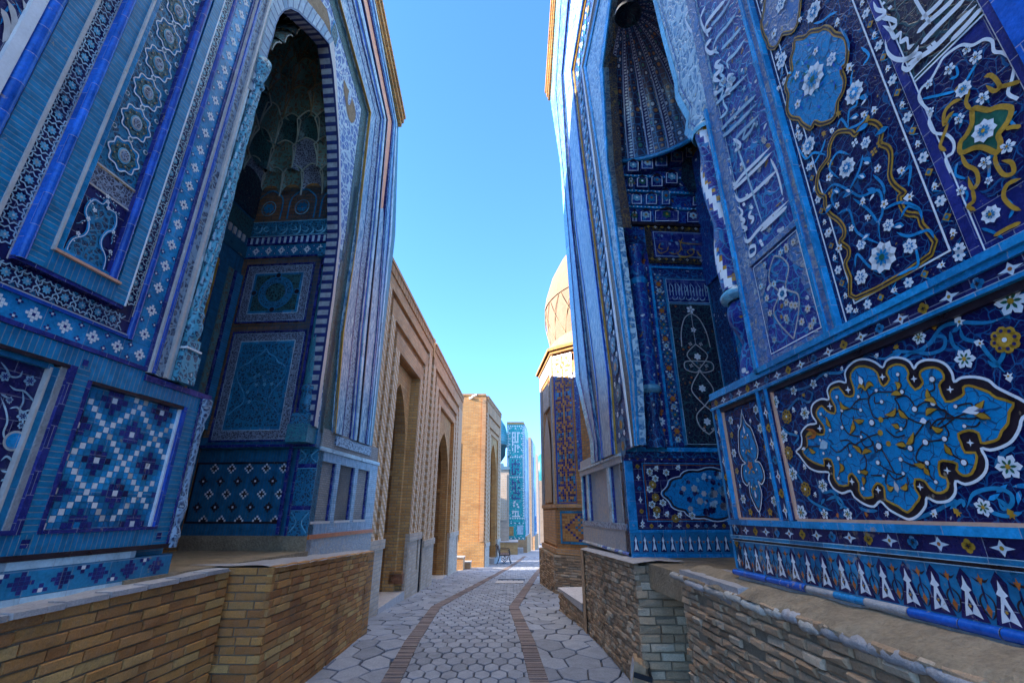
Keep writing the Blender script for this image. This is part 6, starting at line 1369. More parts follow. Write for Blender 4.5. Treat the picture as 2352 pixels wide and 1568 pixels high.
for y, o in ((152, .1), (248, .07), (352, .045), (470, .02)):
    a_, c_ = VR.px(*kq(230, y)), VR.px(*kq(850, y - (60 if y < 300 else 5))); b.slab(VR, 0, 1.5, a_[1] - .02, a_[1] + .02, -.02, o * .6, 'azure')
    for k in range(26): I.o = o * .6; I.disc(.03 + k * .058, a_[1], .010, 'white', 1, 6)
I.o = .125; I.fill([VR.px(*kq(*q)) for q in ((605, 90), (642, 55), (690, 66), (702, 150), (768, 156), (790, 230), (800, 275), (650, 282), (600, 205))], 'floral_dark', 1)
b.slab(VR, 0, 1.6, VR.px(*kq(300, 476))[1] - .02, VR.px(*kq(300, 466))[1], -.02, .06, 'brownblack')
done(b, 'faceted_plates', RM)
b = MB()                                                 # intrados of the arch: latticed band
ie = ed[7][:]; 
full = ie + near_edge[::-1][0:]
L_ = 0
for i in range(len(ie) - 1):
    if ie[i + 1][1] < 5.2: continue
    d = math.dist(ie[i], ie[i + 1]); f = [PR.w(*ie[i], .0), PR.w(*ie[i + 1], .0), PR.w(*ie[i + 1], -.20), PR.w(*ie[i], -.20)]
    b.face(f, 'lattice', [(0, L_), (0, L_ + d), (.2, L_ + d), (.2, L_)]); L_ += d
ne = [(4.15, 8.95)] + near_edge[::-1][0:]
for i in range(len(ne) - 1):
    f = [PR.w(*ne[i], .0), PR.w(*ne[i + 1], .0), PR.w(*ne[i + 1], -.30), PR.w(*ne[i], -.30)]; b.face(f, 'lattice')
done(b, 'arch', RM)
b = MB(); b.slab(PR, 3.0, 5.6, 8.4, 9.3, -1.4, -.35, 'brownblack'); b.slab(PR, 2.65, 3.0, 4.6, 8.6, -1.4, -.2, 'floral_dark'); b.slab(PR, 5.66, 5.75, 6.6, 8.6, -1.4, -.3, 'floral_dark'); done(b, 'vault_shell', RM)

# --- old rubble and brick plinths on the right
PQ = Plane((1.44, 0), (-.028, 1), -1)
b = MB(); bricks(b, PQ, .2, 4.04, -.15, 1.14, .0, 'old_brick', bw=.145, bh=.050, rough=.010, mort=.009)
b.slab(PQ, .2, 4.02, -.3, 1.10, -.6, -.05, 'mortar')
rough_ledge(b, PQ, .2, 4.05, 1.20, 1.205, -.20, .005, 'plaster', n=160, amp=.014, zdrop=.06, sd=5)
s = .25
while s < 4.0:
    L = rnd.uniform(.12, .40); z = 1.105 + rnd.uniform(-.01, .012); n_ = 9; pr_ = [PQ.w(s + L * i / n_, z + noise.noise(Vector((s * 9 + i, 1, 2))) * .008, -.012 + noise.noise(Vector((s * 9 + i, 5, 2))) * .008) for i in range(n_ + 1)]; b.tube(pr_, [.026 * (.75 if i in (0, n_) else 1) + noise.noise(Vector((s * 7 + i, 7, 9))) * .007 for i in range(n_ + 1)], rnd.choice(['ledge', 'cap_stone', 'cap_stone']), 9); s += L + .008
b.slab(PQ, 3.1, 4.05, 1.06, 1.17, -.4, -.01, 'ledge')
done(b, 'near_plinth', RM)
PW = Plane((1.487, 0), (-.0545, 1), -1)
b = MB(); zf = lambda s: 1.12 - (s - 5.0) * .02
bricks(b, PW, 5.03, 7.78, -.15, zf, .0, 'old_brick', bw=.15, bh=.052, rough=.008, mort=.008)
PWe = Plane(PW.w(5.03, 0)[:2], (1, 0), 1); bricks(b, PWe, .0, .62, -.15, 1.10, .0, 'old_brick', bw=.22, bh=.075, rough=.012)
PWb = Plane(PW.w(7.78, 0)[:2], (1, 0), -1); b.slab(PWb, 0, .8, -.4, 1.05, -.3, 0, 'old_brick')
b.slab(PW, 5.06, 7.75, -.3, 1.0, -1.5, -.06, 'mortar'); rough_ledge(b, PW, 5.0, 7.78, 1.14, 1.08, -.5, .01, 'ledge', sd=12); b.slab(PW, 5.6, 8.0, .9, 1.10, -.6, -.16, 'ledge')
done(b, 'far_plinth', RM)

# ================================================================ ground and paving
b = MB(); ys = [-60, -10, 0, 4, 7] + list(range(9, 46, 2)) + [60, 100, 200, 500, 1800]
zz = lambda Y: gz(Y) if Y < 120 else gz(120) - (Y - 120) * .004
rows = [[(x, y, zz(y) - .035) for x in (-1200, -60, -6, 0, 6, 60, 1200)] for y in ys]
b.grid(rows, 'joint', uvf=lambda i, j: (j, i), smooth=False)
struct(b.build('ground'))
LANE = [(3.0, -1.05, .25), (5.45, -1.12, .18), (6.97, -1.22, .11), (10.16, -1.39, -.06), (18.44, -.43, .79), (24.8, .22, 1.52), (45, 1.9, 3.3), (90, 5.5, 7.0)]
def lane(Y, k):
    for (a, c) in zip(LANE, LANE[1:]):
        if Y <= c[0]: t = (Y - a[0]) / (c[0] - a[0]); return a[k] + (c[k] - a[k]) * t
    return LANE[-1][k]
BW_ = .19
def pavers(b, x0, x1, y0, y1, w_, h_, jit, test, mat, gap=.007, hump=.010):
    ry = h_ * .75; r = random.Random(3); J = {}
    def vj(x, y):
        k = (round(x * 200), round(y * 200))
        if k not in J: J[k] = (r.uniform(-jit, jit) * w_, r.uniform(-jit, jit) * h_)
        return (x + J[k][0], y + J[k][1])
    for j in range(int((y1 - y0) / ry) + 1):
        for i in range(int((x1 - x0) / w_) + 2):
            cx = x0 + (i + (.5 if j % 2 else 0)) * w_; cy = y0 + j * ry
            if not test(cx, cy): continue
            hx = [vj(cx + dx * w_, cy + dy * h_) for dx, dy in ((0, -.5), (.5, -.25), (.5, .25), (0, .5), (-.5, .25), (-.5, -.25))]
            mx, my = sum(p[0] for p in hx) / 6, sum(p[1] for p in hx) / 6
            def sh(p, d): L = math.dist(p, (mx, my)); k = (L - d) / L; return (mx + (p[0] - mx) * k, my + (p[1] - my) * k)
            tz = r.uniform(-.004, .004); tx, ty = r.uniform(-.02, .02), r.uniform(-.02, .02)
            zf_ = lambda p, d: (p[0], p[1], gz(p[1]) + d + tz + (p[0] - mx) * tx + (p[1] - my) * ty)
            g_ = gap * r.uniform(.8, 1.6); A = [zf_(sh(p, g_ + .012), 0) for p in hx]; B_ = [zf_(sh(p, g_ + .003), -.006) for p in hx]; C_ = [zf_(sh(p, g_), -.04) for p in hx]
            b0 = len(b.v); b.v += A + B_ + C_; mi = b.mi(mat)
            for f in [tuple(range(6))] + [(6 + k, 6 + (k + 1) % 6, (k + 1) % 6, k) for k in range(6)] + [(12 + k, 12 + (k + 1) % 6, 6 + (k + 1) % 6, 6 + k) for k in range(6)]:
                b.f.append(tuple(b0 + q for q in f)); b.m.append(mi); b.sm.append(False); b.uv.append([(mx, my)] * len(f))
b = MB(); pavers(b, -2.5, 4, 3.2, 34, .175, .305, .012, lambda x, y: lane(y, 1) - .07 < x < lane(y, 2) + .07, 'paving'); struct(b.build('paved_lane'))
b = MB(); pavers(b, -3.6, 6, 3.0, 34, .34, .52, .14, lambda x, y: (x < lane(y, 1) - BW_ + .09) or (x > lane(y, 2) + BW_ - .09), 'paving', .009); struct(b.build('flagstones'))
b = MB()
y = 3.1
while y < 34:
    for k, sg in ((1, -1), (2, 1)):
        x = lane(y, k); x2 = lane(y + .04, k); a, c = sorted((x, x + sg * BW_)); sl = (x2 - x); o_ = rnd.uniform(-.006, .006)
        z = gz(y) + rnd.uniform(-.006, .003)
        p = [(a + .0, y), (c + .0, y), (c + sl, y + .030), (a + sl, y + .030)]
        b.prism(p, z - .05, z + .013, 'edgebrick')
        b.prism([(a, y), (c, y), (c + sl, y + .0465), (a + sl, y + .0465)], z - .05, gz(y) + .006, 'joint')
    y += .046
struct(b.build('brick_edging'))
b = MB()
rows = [[(x, y, gz(y) + .0) for x in (-8, 0, 8, 16)] for y in (34, 36, 40, 45, 55, 70, 90, 120)]; b.grid(rows, 'paving', smooth=False); struct(b.build('far_paving'))
b = MB(); b.prism([(-.50, 14.95), (.33, 14.95), (.36, 15.65), (-.46, 15.65)], gz(15.3) - .03, gz(15.3) + .022, 'ledge', topz=lambda p: gz(p[1]) + .014)
dc = tag(b.build('drain_cover'), 'pale rectangular slab set flush in the paved lane', 'drain cover'); 
b = MB(); b.prism([(-.44, 16.1), (.4, 16.1), (.42, 16.35), (-.42, 16.35)], gz(16.2) - .03, 0, 'iron', topz=lambda p: gz(p[1]) + .013)
tag(b.build('drain_grate'), 'narrow dark grate across the paved lane behind the pale slab', 'drain grate')

# ================================================================ plain brick mausoleums beyond on the left
def arch_pts(s0, s1, zs, za, n=9):
    m = (s0 + s1) / 2; out = []
    for k in range(n + 1):
        t = k / n; out.append((s0 + (m - s0) * (1 - math.cos(t * math.pi / 2)) ** 1.0 * 1.0, zs + (za - zs) * math.sin(t * math.pi / 2) ** .92))
    out = [(s0 + (m - s0) * (t ** 1.9), zs + (za - zs) * (t ** .95) * (1 + .10 * math.sin(t * math.pi))) for t in [k / n for k in range(n + 1)]]
    return out, [(s0 + s1 - a, c) for a, c in out[::-1]]
def brick_portal(root, P, sa, sb, zt, n0, n1, zn, ribs, cap, arch, fmat='brick_tan', dep=3.5, recess=.22, cav=1.3, name='portal_front', gr=None):
    """ribs: channels (start, end offset from the niche edge, head height)"""
    zg = -1.2 if gr is None else gr
    b = MB(); base = -.07
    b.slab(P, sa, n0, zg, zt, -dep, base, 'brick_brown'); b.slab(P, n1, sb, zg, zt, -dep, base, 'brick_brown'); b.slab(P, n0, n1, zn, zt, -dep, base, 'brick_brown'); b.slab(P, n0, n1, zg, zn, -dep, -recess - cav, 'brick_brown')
    done(b, 'wall', root)
    b = MB(); a0, h0 = 0.0, zn
    for c0, c1, hz in ribs + [(None, None, zt)]:
        top = hz if c0 is not None else zt
        w1 = c0 if c0 is not None else 99
        L0, L1 = max(sa, n0 - w1), n0 - a0; R0, R1 = n1 + a0, min(sb, n1 + w1)
        ct = cap
        hh = (hz - .0) if c0 is not None else zt - .0
        th_ = hz - (c1 - c0) if c0 is not None else zt
        b.slab(P, L0, L1, ct, h0, base, .0, 'weave'); b.slab(P, R0, R1, ct, h0, base, .0, 'weave')
        b.slab(P, L0, R1, h0, th_, base, .0, fmat)
        if c0 is None: break
        a0 = c1; h0 = hz
    for lo, hi in ((sa, n0 + .03), (n1 - .03, sb)):
        b.slab(P, lo, hi, cap - .16, cap, base, .035, 'brick_pale')
        b.slab(P, lo, hi - (.0), zg, cap - .16, base, .0, 'brick_pale') if hi < n1 else (b.slab(P, lo, hi - .38, zg, cap - .16, base, .0, 'brick_pale'), b.slab(P, hi - .2, hi, zg, cap - .16, base, .0, 'brick_pale'), b.slab(P, hi - .38, hi - .2, zg, cap - .85, base, .0, 'brick_pale'))
    k = 0
    s = sa
    while s < sb: b.slab(P, s, min(s + .07, sb) - .008, zt - .20, zt - .012, base, .03, 'brick_brown' if k % 3 == 0 else fmat); s += .075; k += 1
    b.slab(P, sa, sb, zt - .012, zt + .06, -dep, .05, fmat)
    done(b, name, root)
    # shallow rectangular niche with a pointed opening in it
    a_s0, a_s1, z_s, z_a = arch
    lft, rgt = arch_pts(a_s0, a_s1, z_s, z_a)
    b = MB()
    b.poly(P, [(n0, zg), (a_s0, zg)] + lft + [((a_s0 + a_s1) / 2, zn), (n0, zn)], -recess, 'brick_gold', back=-recess - .25)
    b.poly(P, rgt + [(a_s1, zg), (n1, zg), (n1, zn), ((a_s0 + a_s1) / 2, zn)], -recess, 'brick_gold', back=-recess - .25)
    V = P.turn(n1, side=-1); b.slab(V, .0, recess + .01, zg, zn, -.1, .004, 'brick_gold'); 
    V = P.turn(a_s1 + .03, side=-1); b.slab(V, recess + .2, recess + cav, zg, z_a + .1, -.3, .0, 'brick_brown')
    w_ = recess + .35
    if cav > .6:
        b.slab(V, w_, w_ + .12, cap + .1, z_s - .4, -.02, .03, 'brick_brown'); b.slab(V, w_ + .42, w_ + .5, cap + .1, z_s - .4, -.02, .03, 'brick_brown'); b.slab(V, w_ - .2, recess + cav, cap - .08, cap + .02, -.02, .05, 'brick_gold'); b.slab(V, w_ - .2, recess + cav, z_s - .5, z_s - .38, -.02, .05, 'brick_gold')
    b.slab(P, a_s0 - .4, a_s1 + .4, zg, zn, -recess - cav - .1, -recess - cav + .01, 'brick_brown')
    done(b, 'niche', root)
B1 = Plane((-2.58, 0), (.02, 1), 1)
BM1 = thing('brick_mausoleum', 'plain brick portal with a deep arched niche, the one next to the tiled portal on the left', 'mausoleum', (*B1.w(10, 0)[:2], 0), 'plain brick portals along the left side of the lane')
BM1['label'] = 'plain ribbed brick portal directly beside the left tiled portal'
brick_portal(BM1, B1, 7.75, 12.62, 6.30, 9.23, 11.27, 4.80, [(.35, .53, 5.33), (.83, .98, 5.84)], 1.13, (9.40, 11.12, 2.9, 4.38), cav=1.5)
BM2 = thing('brick_mausoleum', 'second plain brick portal from the camera, between its larger brick neighbour and the detached pier', 'mausoleum', (*B1.w(16, 0)[:2], 0), 'plain brick portals along the left side of the lane')
BM2['label'] = 'second ribbed brick portal, between the first brick one and the golden pier'
brick_portal(BM2, B1, 12.95, 19.9, 6.33, 14.5, 17.55, 4.80, [(.35, .58, 5.25), (1.0, 1.2, 5.72)], .90, (14.85, 17.35, 2.75, 4.2), recess=.12, cav=1.6, dep=2.1)
b = MB(); b.slab(B1, 12.62, 12.95, -1, 6.2, -3, -.22, 'brick_brown'); b.slab(B1, 12.70, 12.90, 5.9, 6.45, -.3, .02, 'brick_gold'); done(b, 'joint_wall', BM1)
b = MB(); b.tube([B1.w(12.72, -.3, -.0), B1.w(12.72, 1.1, .0)], .02, 'iron', 6); done(b, 'drainpipe', BM1)
V_ = B1.turn(11.15, side=-1); 
b = MB(); q0h, q1h = V_.px(*pc(188, 598), .02), V_.px(*pc(292, 670), .02); h0, h1, g0, g1 = min(q0h[0], q1h[0]), max(q0h[0], q1h[0]), min(q0h[1], q1h[1]), max(q0h[1], q1h[1])
b.slab(V_, h0 - .02, h1 + .02, g0 - .02, g1 + .02, -.1, .03, 'hatch_wood'); b.slab(V_, h0 + .05, h1 - .05, g0 + .04, g1 - .04, 0, .05, 'hatch_wood'); b.slab(V_, h0, h1, g1 + .02, g1 + .07, -.1, .06, 'brick_brown')
for o in range(3): b.slab(V_, h0 + .06 + o * (h1 - h0 - .12) / 3, h0 + .06 + (o + .92) * (h1 - h0 - .12) / 3, g0 + .05, g1 - .05, .04, .056, 'hatch_wood')
done(b, 'hatch', BM1)
b = MB(); b.slab(B1, 9.3, 11.25, -.4, -.02, -1.0, -.0, 'ledge'); done(b, 'step', BM1)
b = MB(); b.slab(B1, 14.9, 17.4, -.9, -.42, -1.0, .0, 'ledge'); done(b, 'step', BM2)
for i, (x0, x1, y0, y1, z0, h) in enumerate(((-2.9, -1.98, 20.4, 21.1, -1, -.16), (-2.9, -1.75, 21.1, 21.7, -1, -.40))): b = MB(); b.box(x0, x1, y0, y1, z0, h, 'brick_tan'); b.box(x0, x1 + .02, y0 - .02, y1 + .0, h, h + .04, 'ledge'); done(b, 'step', BM2)
# detached golden pier portal
P3 = Plane((-1.2 - .124 * 22.3, 0), (.124, 1), 1)
BM3 = thing('brick_mausoleum', 'golden brick portal pier seen end on, with a low iron bench at its foot', 'mausoleum', (-1.8, 24, -.8), 'plain brick portals along the left side of the lane')
BM3['label'] = 'golden brick pier and portal seen end on, behind the iron bench'
s3 = 22.47
brick_portal(BM3, P3, s3, 27.0, 6.98, 23.55, 25.9, 5.3, [(.28, .42, 5.62), (.62, .76, 6.2)], .28, (23.62, 25.75, 3.4, 4.95), dep=1.35, recess=.06, cav=1.0, gr=-1.6)
PFr = Plane((-2.75, 22.29), (1, 0), 1)
b = MB(); b.slab(PFr, .10, 1.46, -1.5, 7.05, -4.0, .0, 'brick_gold'); b.slab(PFr, -.25, .3, -1.5, 4.7, -3.5, .012, 'brick_gold'); b.slab(PFr, .10, 1.46, 7.05, 7.14, -4.0, .04, 'brick_gold'); b.slab(PFr, -.1, .14, 5.0, 6.9, -.6, .0, 'brick_gold') if False else None
b.slab(PFr, 1.27, 1.47, .35, 6.9, -.1, .05, 'brick_tan'); b.slab(PFr, 1.22, 1.262, .35, 6.9, -.1, .002, 'brick_brown'); b.slab(PFr, .1, 1.5, -1.5, .35, -.1, .03, 'brick_gold')
done(b, 'pier_end', BM3)
b = MB(); b.slab(PFr, .6, .72, 6.86, 6.98, 0, .06, 'cctv_white'); b.tube([PFr.w(.66, 6.90, .05), PFr.w(.72, 6.88, .16), PFr.w(.84, 6.93, .22)], .02, 'cctv_white', 6); b.tube([PFr.w(.76, 6.95, .18), PFr.w(1.02, 7.02, .30)], .05, 'cctv_white', 8); b.tube([PFr.w(1.02, 7.02, .30), PFr.w(1.04, 7.025, .31)], .035, 'iron', 8)
tag(b.build('security_camera'), 'small white security camera near the top of the golden pier', 'camera')
b = MB(); b.slab(P3, 25.0, 27.3, -1.5, -.55, -.8, .02, 'ledge'); done(b, 'step', BM3)

# iron bench
BE = thing('bench', 'iron bench with scrolled ends and wooden slats at the foot of the golden pier', 'bench', (-.42, 25.4, gz(25.4)))
def loc(b_, name, mat=None): return done(b_, name, BE)
zg_ = gz(25.4)
b = MB()
for i in range(4): b.box(-.60 + i * .13, -.60 + i * .13 + .11, 24.85, 26.0, zg_ + .42, zg_ + .445, 'bench_wood')
loc(b, 'seat')
b = MB()
for i in range(3): b.box(-.68 - i * .03, -.65 - i * .03, 24.85, 26.0, zg_ + .52 + i * .12, zg_ + .61 + i * .12, 'bench_wood')
loc(b, 'backrest')
for yy in (24.9, 25.95):
    b = MB(); X = lambda *p: [(-.62 + a, yy, zg_ + c) for a, c in p]
    b.tube(X((-.12, .92), (-.20, .88), (-.18, .80), (-.1, .82), (-.03, .6), (.0, .42), (-.04, .2), (-.10, .06), (-.16, .02), (-.10, -.01)), .02, 'iron', 6)
    b.tube(X((.0, .42), (.25, .40), (.5, .42)), .02, 'iron', 6); b.tube(X((.0, .66), (.2, .68), (.42, .66), (.50, .6), (.44, .56), (.40, .6)), .018, 'iron', 6)
    b.tube(X((.46, .66), (.52, .4), (.50, .2), (.54, .06), (.60, .02), (.54, -.01)), .02, 'iron', 6)
    b.tube(X((.04, .38), (.12, .2), (.25, .12), (.38, .2), (.46, .36)), .014, 'iron', 6); b.tube(X((.25, .40), (.2, .3), (.25, .22), (.3, .3), (.25, .4)), .012, 'iron', 6)
    b.tube(X((.15, .08), (.22, -.01), (.3, .06), (.24, .12), (.2, .06)), .013, 'iron', 6)
    loc(b, 'leg')

# domed building behind, turquoise portals further on
DM = thing('domed_mausoleum', 'turquoise dome rising behind the golden pier', 'mausoleum', (-3.2, 40, -1.5))
DM['label'] = 'turquoise domed building half hidden behind the golden pier'
b = MB(); b.lathe(-3.2, 41, [(2.75, 7.1), (2.85, 7.5), (2.82, 8.0), (2.6, 8.8), (2.1, 9.6), (1.4, 10.3), (.6, 10.9), (.02, 11.2)], 'dome_turquoise', 40); done(b, 'dome', DM)
b = MB(); b.lathe(-3.2, 41, [(2.15, 4.9), (2.2, 5.6), (2.6, 6.2), (2.65, 6.9), (2.78, 7.0), (2.75, 7.12)], 'dome_dark', 40); done(b, 'drum', DM)
b = MB(); b.prism([(-9, 27.6), (-3.2, 27.6), (-3.2, 31.9), (-9, 31.9)], -2.5, 3.4, 'brick_far'); b.prism([(-9, 32.9), (-3.2, 32.9), (-3.2, 37.5), (-9, 37.5)], -2.5, 3.4, 'brick_far'); done(b, 'lane_shade_block', DM)  # unseen blocks added to keep sun off the lane, with a gap for one streak
b = MB(); b.prism([(-7, 37.6), (-.25, 37.6), (-.25, 44), (-7, 44)], -2, 4.75, 'brick_far'); b.prism([(-7, 37.5), (-.2, 37.5), (-.2, 44), (-7, 44)], 4.75, 5.0, 'roof_tin'); b.prism([(-6, 38.6), (-.7, 38.6), (-.7, 43), (-6, 43)], 5.0, 5.35, 'roof_tin'); done(b, 'wall', DM)
PD = Plane((-7, 37.58), (1, 0), 1); b = MB(); I = Ink(PD, .0, b, step=.006)
b.slab(PD, 5.6, 6.6, 1.0, 4.4, 0, .03, 'render')
for i in range(6):
    for j in range(18): I.o = .03; I.disc(5.75 + i * .15, 1.15 + j * .18, .03, 'ochre', 1, 5)
done(b, 'patterned_panel', DM)
TP = thing('turquoise_portal', 'bright turquoise tiled portal facing the camera beyond the golden pier', 'mausoleum', (.3, 42, -1.5))
TF = Plane((-.42, 41), (1, 0), 1); T1 = Plane((1.09 - .11 * 41, 0), (.11, 1), 1)
b = MB(); b.prism([(-.42, 41.02), (1.02, 41.02), (1.45, 45), (-.42, 45)], -2, 9.0, 'brick_far'); b.prism([(-.46, 40.98), (1.06, 40.98), (1.5, 45.1), (-.46, 45.1)], 9.0, 9.2, 'brick_gold'); b.slab(TF, -.9, 1.62, -2, -.55, -2, .25, 'brick_tan'); done(b, 'wall', TP)
b = MB(); b.slab(TF, 0, 1.5, -.3, 8.95, 0, .04, 'glittered'); b.slab(TF, -.6, 1.55, -.55, .95, 0, .05, 'glittered'); b.slab(TF, -.55, .55, -.25, .45, 0, .08, 'brick_gold'); b.slab(TF, .85, 1.35, -.15, .55, 0, .07, 'paleblue')
I = Ink(TF, .045, b, step=.01)
def dotted(x0, x1, z0, z1, st=.20, m='white', r=.075):
    x = x0
    while x <= x1 + .01: I.star(x, z0, 4, r * 1.3, r * .5, m, 1); I.star(x, z1, 4, r * 1.3, r * .5, m, 1); x += st
    z = z0
    while z <= z1 + .01: I.star(x0, z, 4, r * 1.3, r * .5, m, 1); I.star(x1, z, 4, r * 1.3, r * .5, m, 1); z += st
dotted(.09, 1.41, 1.1, 8.8); dotted(.22, 1.28, 6.2, 8.6, .5); dotted(.09, 1.41, 4.4, 6.1)
def kufi(x0, z0, w_, h_, seed):
    r = random.Random(seed); n, m = 6, int(6 * h_ / w_ * .9); u, v = w_ / n, h_ / m
    for i in range(n):
        for j in range(m):
            if (i % 2 == 0 and r.random() < .8) or (j % 3 == 0 and r.random() < .6): I.rect(x0 + i * u, x0 + (i + .85) * u, z0 + j * v, z0 + (j + .85) * v, 'indigo' if seed % 2 else 'white', 2)
for x0, z0, w_, h_, sd_ in ((.42, 6.5, .7, 1.8, 2), (.4, 4.6, .75, 1.3, 3), (.4, 2.6, .75, 1.6, 5), (.45, 1.2, .65, .5, 8)): kufi(x0, z0, w_, h_, sd_)
for k in range(5): I.star(.75 + rnd.uniform(-.2, .2), 2.0 + k * .1, 4, .14, .05, 'white', 3, k)
I.o = .055
for z in (-.45, .72): 
    for k in range(12): I.star(-.5 + k * .17, z, 4, .08, .03, 'white' if k % 2 else 'deepteal', 1)
done(b, 'tile_front', TP)
b = MB(); b.slab(T1, 41.2, 45.6, -.3, 8.9, -.3, .03, 'pale_pattern'); 
for s, m in ((41.3, 'paleblue'), (42.2, 'cream'), (43.0, 'paleblue'), (43.9, 'turq'), (44.9, 'cream')): b.slab(T1, s, s + .35, -.2, 8.0, -.1, .08, m)
b.slab(T1, 41.2, 45.6, -2, -.3, -.3, .15, 'brick_tan'); done(b, 'street_front', TP)
T2_ = thing('turquoise_portal', 'narrow blue tiled portal with a tan side, behind the bright turquoise one', 'mausoleum', (1.8, 49, -1.8)); T2_['label'] = 'narrow tan and blue portal just behind the bright turquoise one'
T2 = Plane((1.95 - .11 * 47, 0), (.11, 1), 1)
b = MB(); b.prism([(-.5, 47), (1.93, 47), (2.6, 53), (-.5, 53)], -3, 8.75, 'brick_far'); done(b, 'wall', T2_)
b = MB(); b.slab(T2, 47.3, 53.5, -.6, 8.5, -.3, .05, 'pale_pattern'); b.slab(T2, 47.4, 48.2, -.6, 8.4, -.3, .09, 'render'); b.slab(T2, 49.5, 50.2, -.6, 7.0, -.1, .1, 'turq'); b.slab(T2, 47.3, 53.6, -3, -.6, -.3, .2, 'brick_tan'); b.slab(T2, 51.2, 52.5, -.3, 1.2, -.1, .12, 'azure'); done(b, 'street_front', T2_)
F1_ = thing('far_mausoleum', 'plain tan wall with a small turquoise dome, last building before the lane ends', 'mausoleum', (3, 62, -2)); F1_['label'] = 'plain tan building with a small turquoise dome at the far end'
b = MB(); b.prism([(1.0, 60), (3.3, 60), (3.75, 66), (1.0, 66)], -3.5, 8.6, 'render'); b.prism([(1.0, 68), (5.2, 68), (5.2, 72), (1, 72)], -4, 5.8, 'brick_far'); b.prism([(3.4, 72), (12, 72), (12, 84), (3.4, 84)], -5, 4.6, 'brick_far'); done(b, 'wall', F1_)
b = MB(); b.lathe(5.2, 76, [(1.35, 4.5), (1.4, 6.6), (1.55, 6.8), (1.6, 7.8), (1.35, 9.2), (.8, 10.2), (.02, 10.9)], 'dome_turquoise', 28); done(b, 'dome', F1_)
b = MB(); b.box(-.95, .42, 36.9, 39.5, -2, -.52, 'brick_gold'); b.box(-1.0, .46, 36.85, 39.55, -.52, -.46, 'ledge'); b.box(-.5, .9, 39.6, 40.7, -2, -1.1, 'ledge')
tag(b.build('low_brick_wall'), 'low sunlit brick block beyond the bench, in front of the turquoise portal', 'wall')

# ================================================================ octagonal mausoleum on the right
OM = thing('octagonal_mausoleum', 'eight sided brick mausoleum with a plain brick dome, on the right beyond the flower tiled portal', 'mausoleum', (4.07, 14, 0)); OM['label'] = 'eight sided brick tower with a tan dome, right of the lane'
ang0 = math.atan2(2.5, -.2); V8 = []; p = (.96, 15.0); d0_ = math.atan2(-2.5, .2)
for k in range(8): V8.append(p); a = d0_ + k * math.pi / 4; p = (p[0] + 2.508 * math.cos(a), p[1] + 2.508 * math.sin(a))
oc = (sum(q[0] for q in V8) / 8, sum(q[1] for q in V8) / 8)
grow = lambda k: [(oc[0] + (x - oc[0]) * k, oc[1] + (y - oc[1]) * k) for x, y in V8]
b = MB(); b.prism(grow(.985), -.6, 5.95, 'brick_brown'); b.prism(grow(1.02), .62, .74, 'brick_tan'); b.prism(grow(1.012), 1.70, 1.80, 'brick_tan'); b.prism(grow(1.0), .7, 1.72, 'brick_brown'); done(b, 'wall', OM)
b = MB(); b.prism(grow(1.02), 5.86, 5.95, 'brick_brown'); b.prism(grow(1.045), 5.95, 6.03, 'brick_brown'); b.prism(grow(1.0), 6.03, 6.12, 'brick_tan'); done(b, 'cornice', OM)
b = MB(); b.lathe(oc[0], oc[1], [(2.86, 6.1), (2.86, 6.55), (2.80, 6.6)], 'old_brick', 48); b.lathe(oc[0], oc[1], [(2.78, 6.6), (2.88, 7.0), (2.93, 7.6), (2.94, 7.95)], 'domebrick', 48)
done(b, 'drum', OM)
b = MB(); b.lathe(oc[0], oc[1], [(2.97, 7.93), (2.97, 8.0), (2.90, 8.4), (2.72, 9.0), (2.42, 9.6), (1.95, 10.25), (1.3, 10.85), (.6, 11.3), (.02, 11.5)], 'domebrick', 56); done(b, 'dome', OM)
b = MB()
for k in range(26):                                      # brick lozenges standing on the drum
    for sg in (-1, 1):
        pts = []
        for j in range(9):
            t = j / 8; a = 2 * math.pi * (k + sg * t * .9) / 26; z = 6.65 + 1.25 * t; r_ = 2.80 + .155 * min(1, t * 1.6); pts.append((oc[0] + math.cos(a) * r_, oc[1] + math.sin(a) * r_, z))
        if abs(math.atan2(pts[0][1] - oc[1], pts[0][0] - oc[0])) > 1.2: b.tube(pts, .014, 'plaster', 4, False)
done(b, 'lozenge_ribs', OM)
fx = lambda x, y: (1232.4 + x * .4915, 583.3 + y * .4915)
FB = Plane(V8[1], (V8[2][0] - V8[1][0], V8[2][1] - V8[1][1]), 1); FA = Plane(V8[0], (V8[1][0] - V8[0][0], V8[1][1] - V8[0][1]), 1)
b = MB(); sL = (FB.px(*fx(78, 500))[0] + FB.px(*fx(102, 1160))[0]) / 2; sR = (FB.px(*fx(165, 560))[0] + FB.px(*fx(190, 1160))[0]) / 2; zB, zT = FB.px(*fx(145, 1165))[1], 5.80
b.slab(FB, .02, sL - .08, 1.8, 5.86, -.1, .02, 'brick_tan'); b.slab(FB, sR + .02, sR + .4, 1.8, 5.0, -.1, .05, 'brick_brown'); b.slab(FB, sL, sR, zB, zT, -.1, .0, 'brick_gold')
I = Ink(FB, .0, b, step=.005)
I.rectline(sL - .02, sR + .02, zB - .02, zT, .045, 'cobalt', 1)
KEY = ['ttNtotNtt', 'tooNoNoot', 'NoNNoNNNN', 'oNNooNooo', 'toNoNoNot', 'oooNooNNo', 'NNNNoNNoN', 'tooNoNoot', 'ttNtotNtt']
cw = (sR - sL - .07) / 9; n_m = 7; ch = (zT - zB - .08) / (n_m * 9 + 0.0)
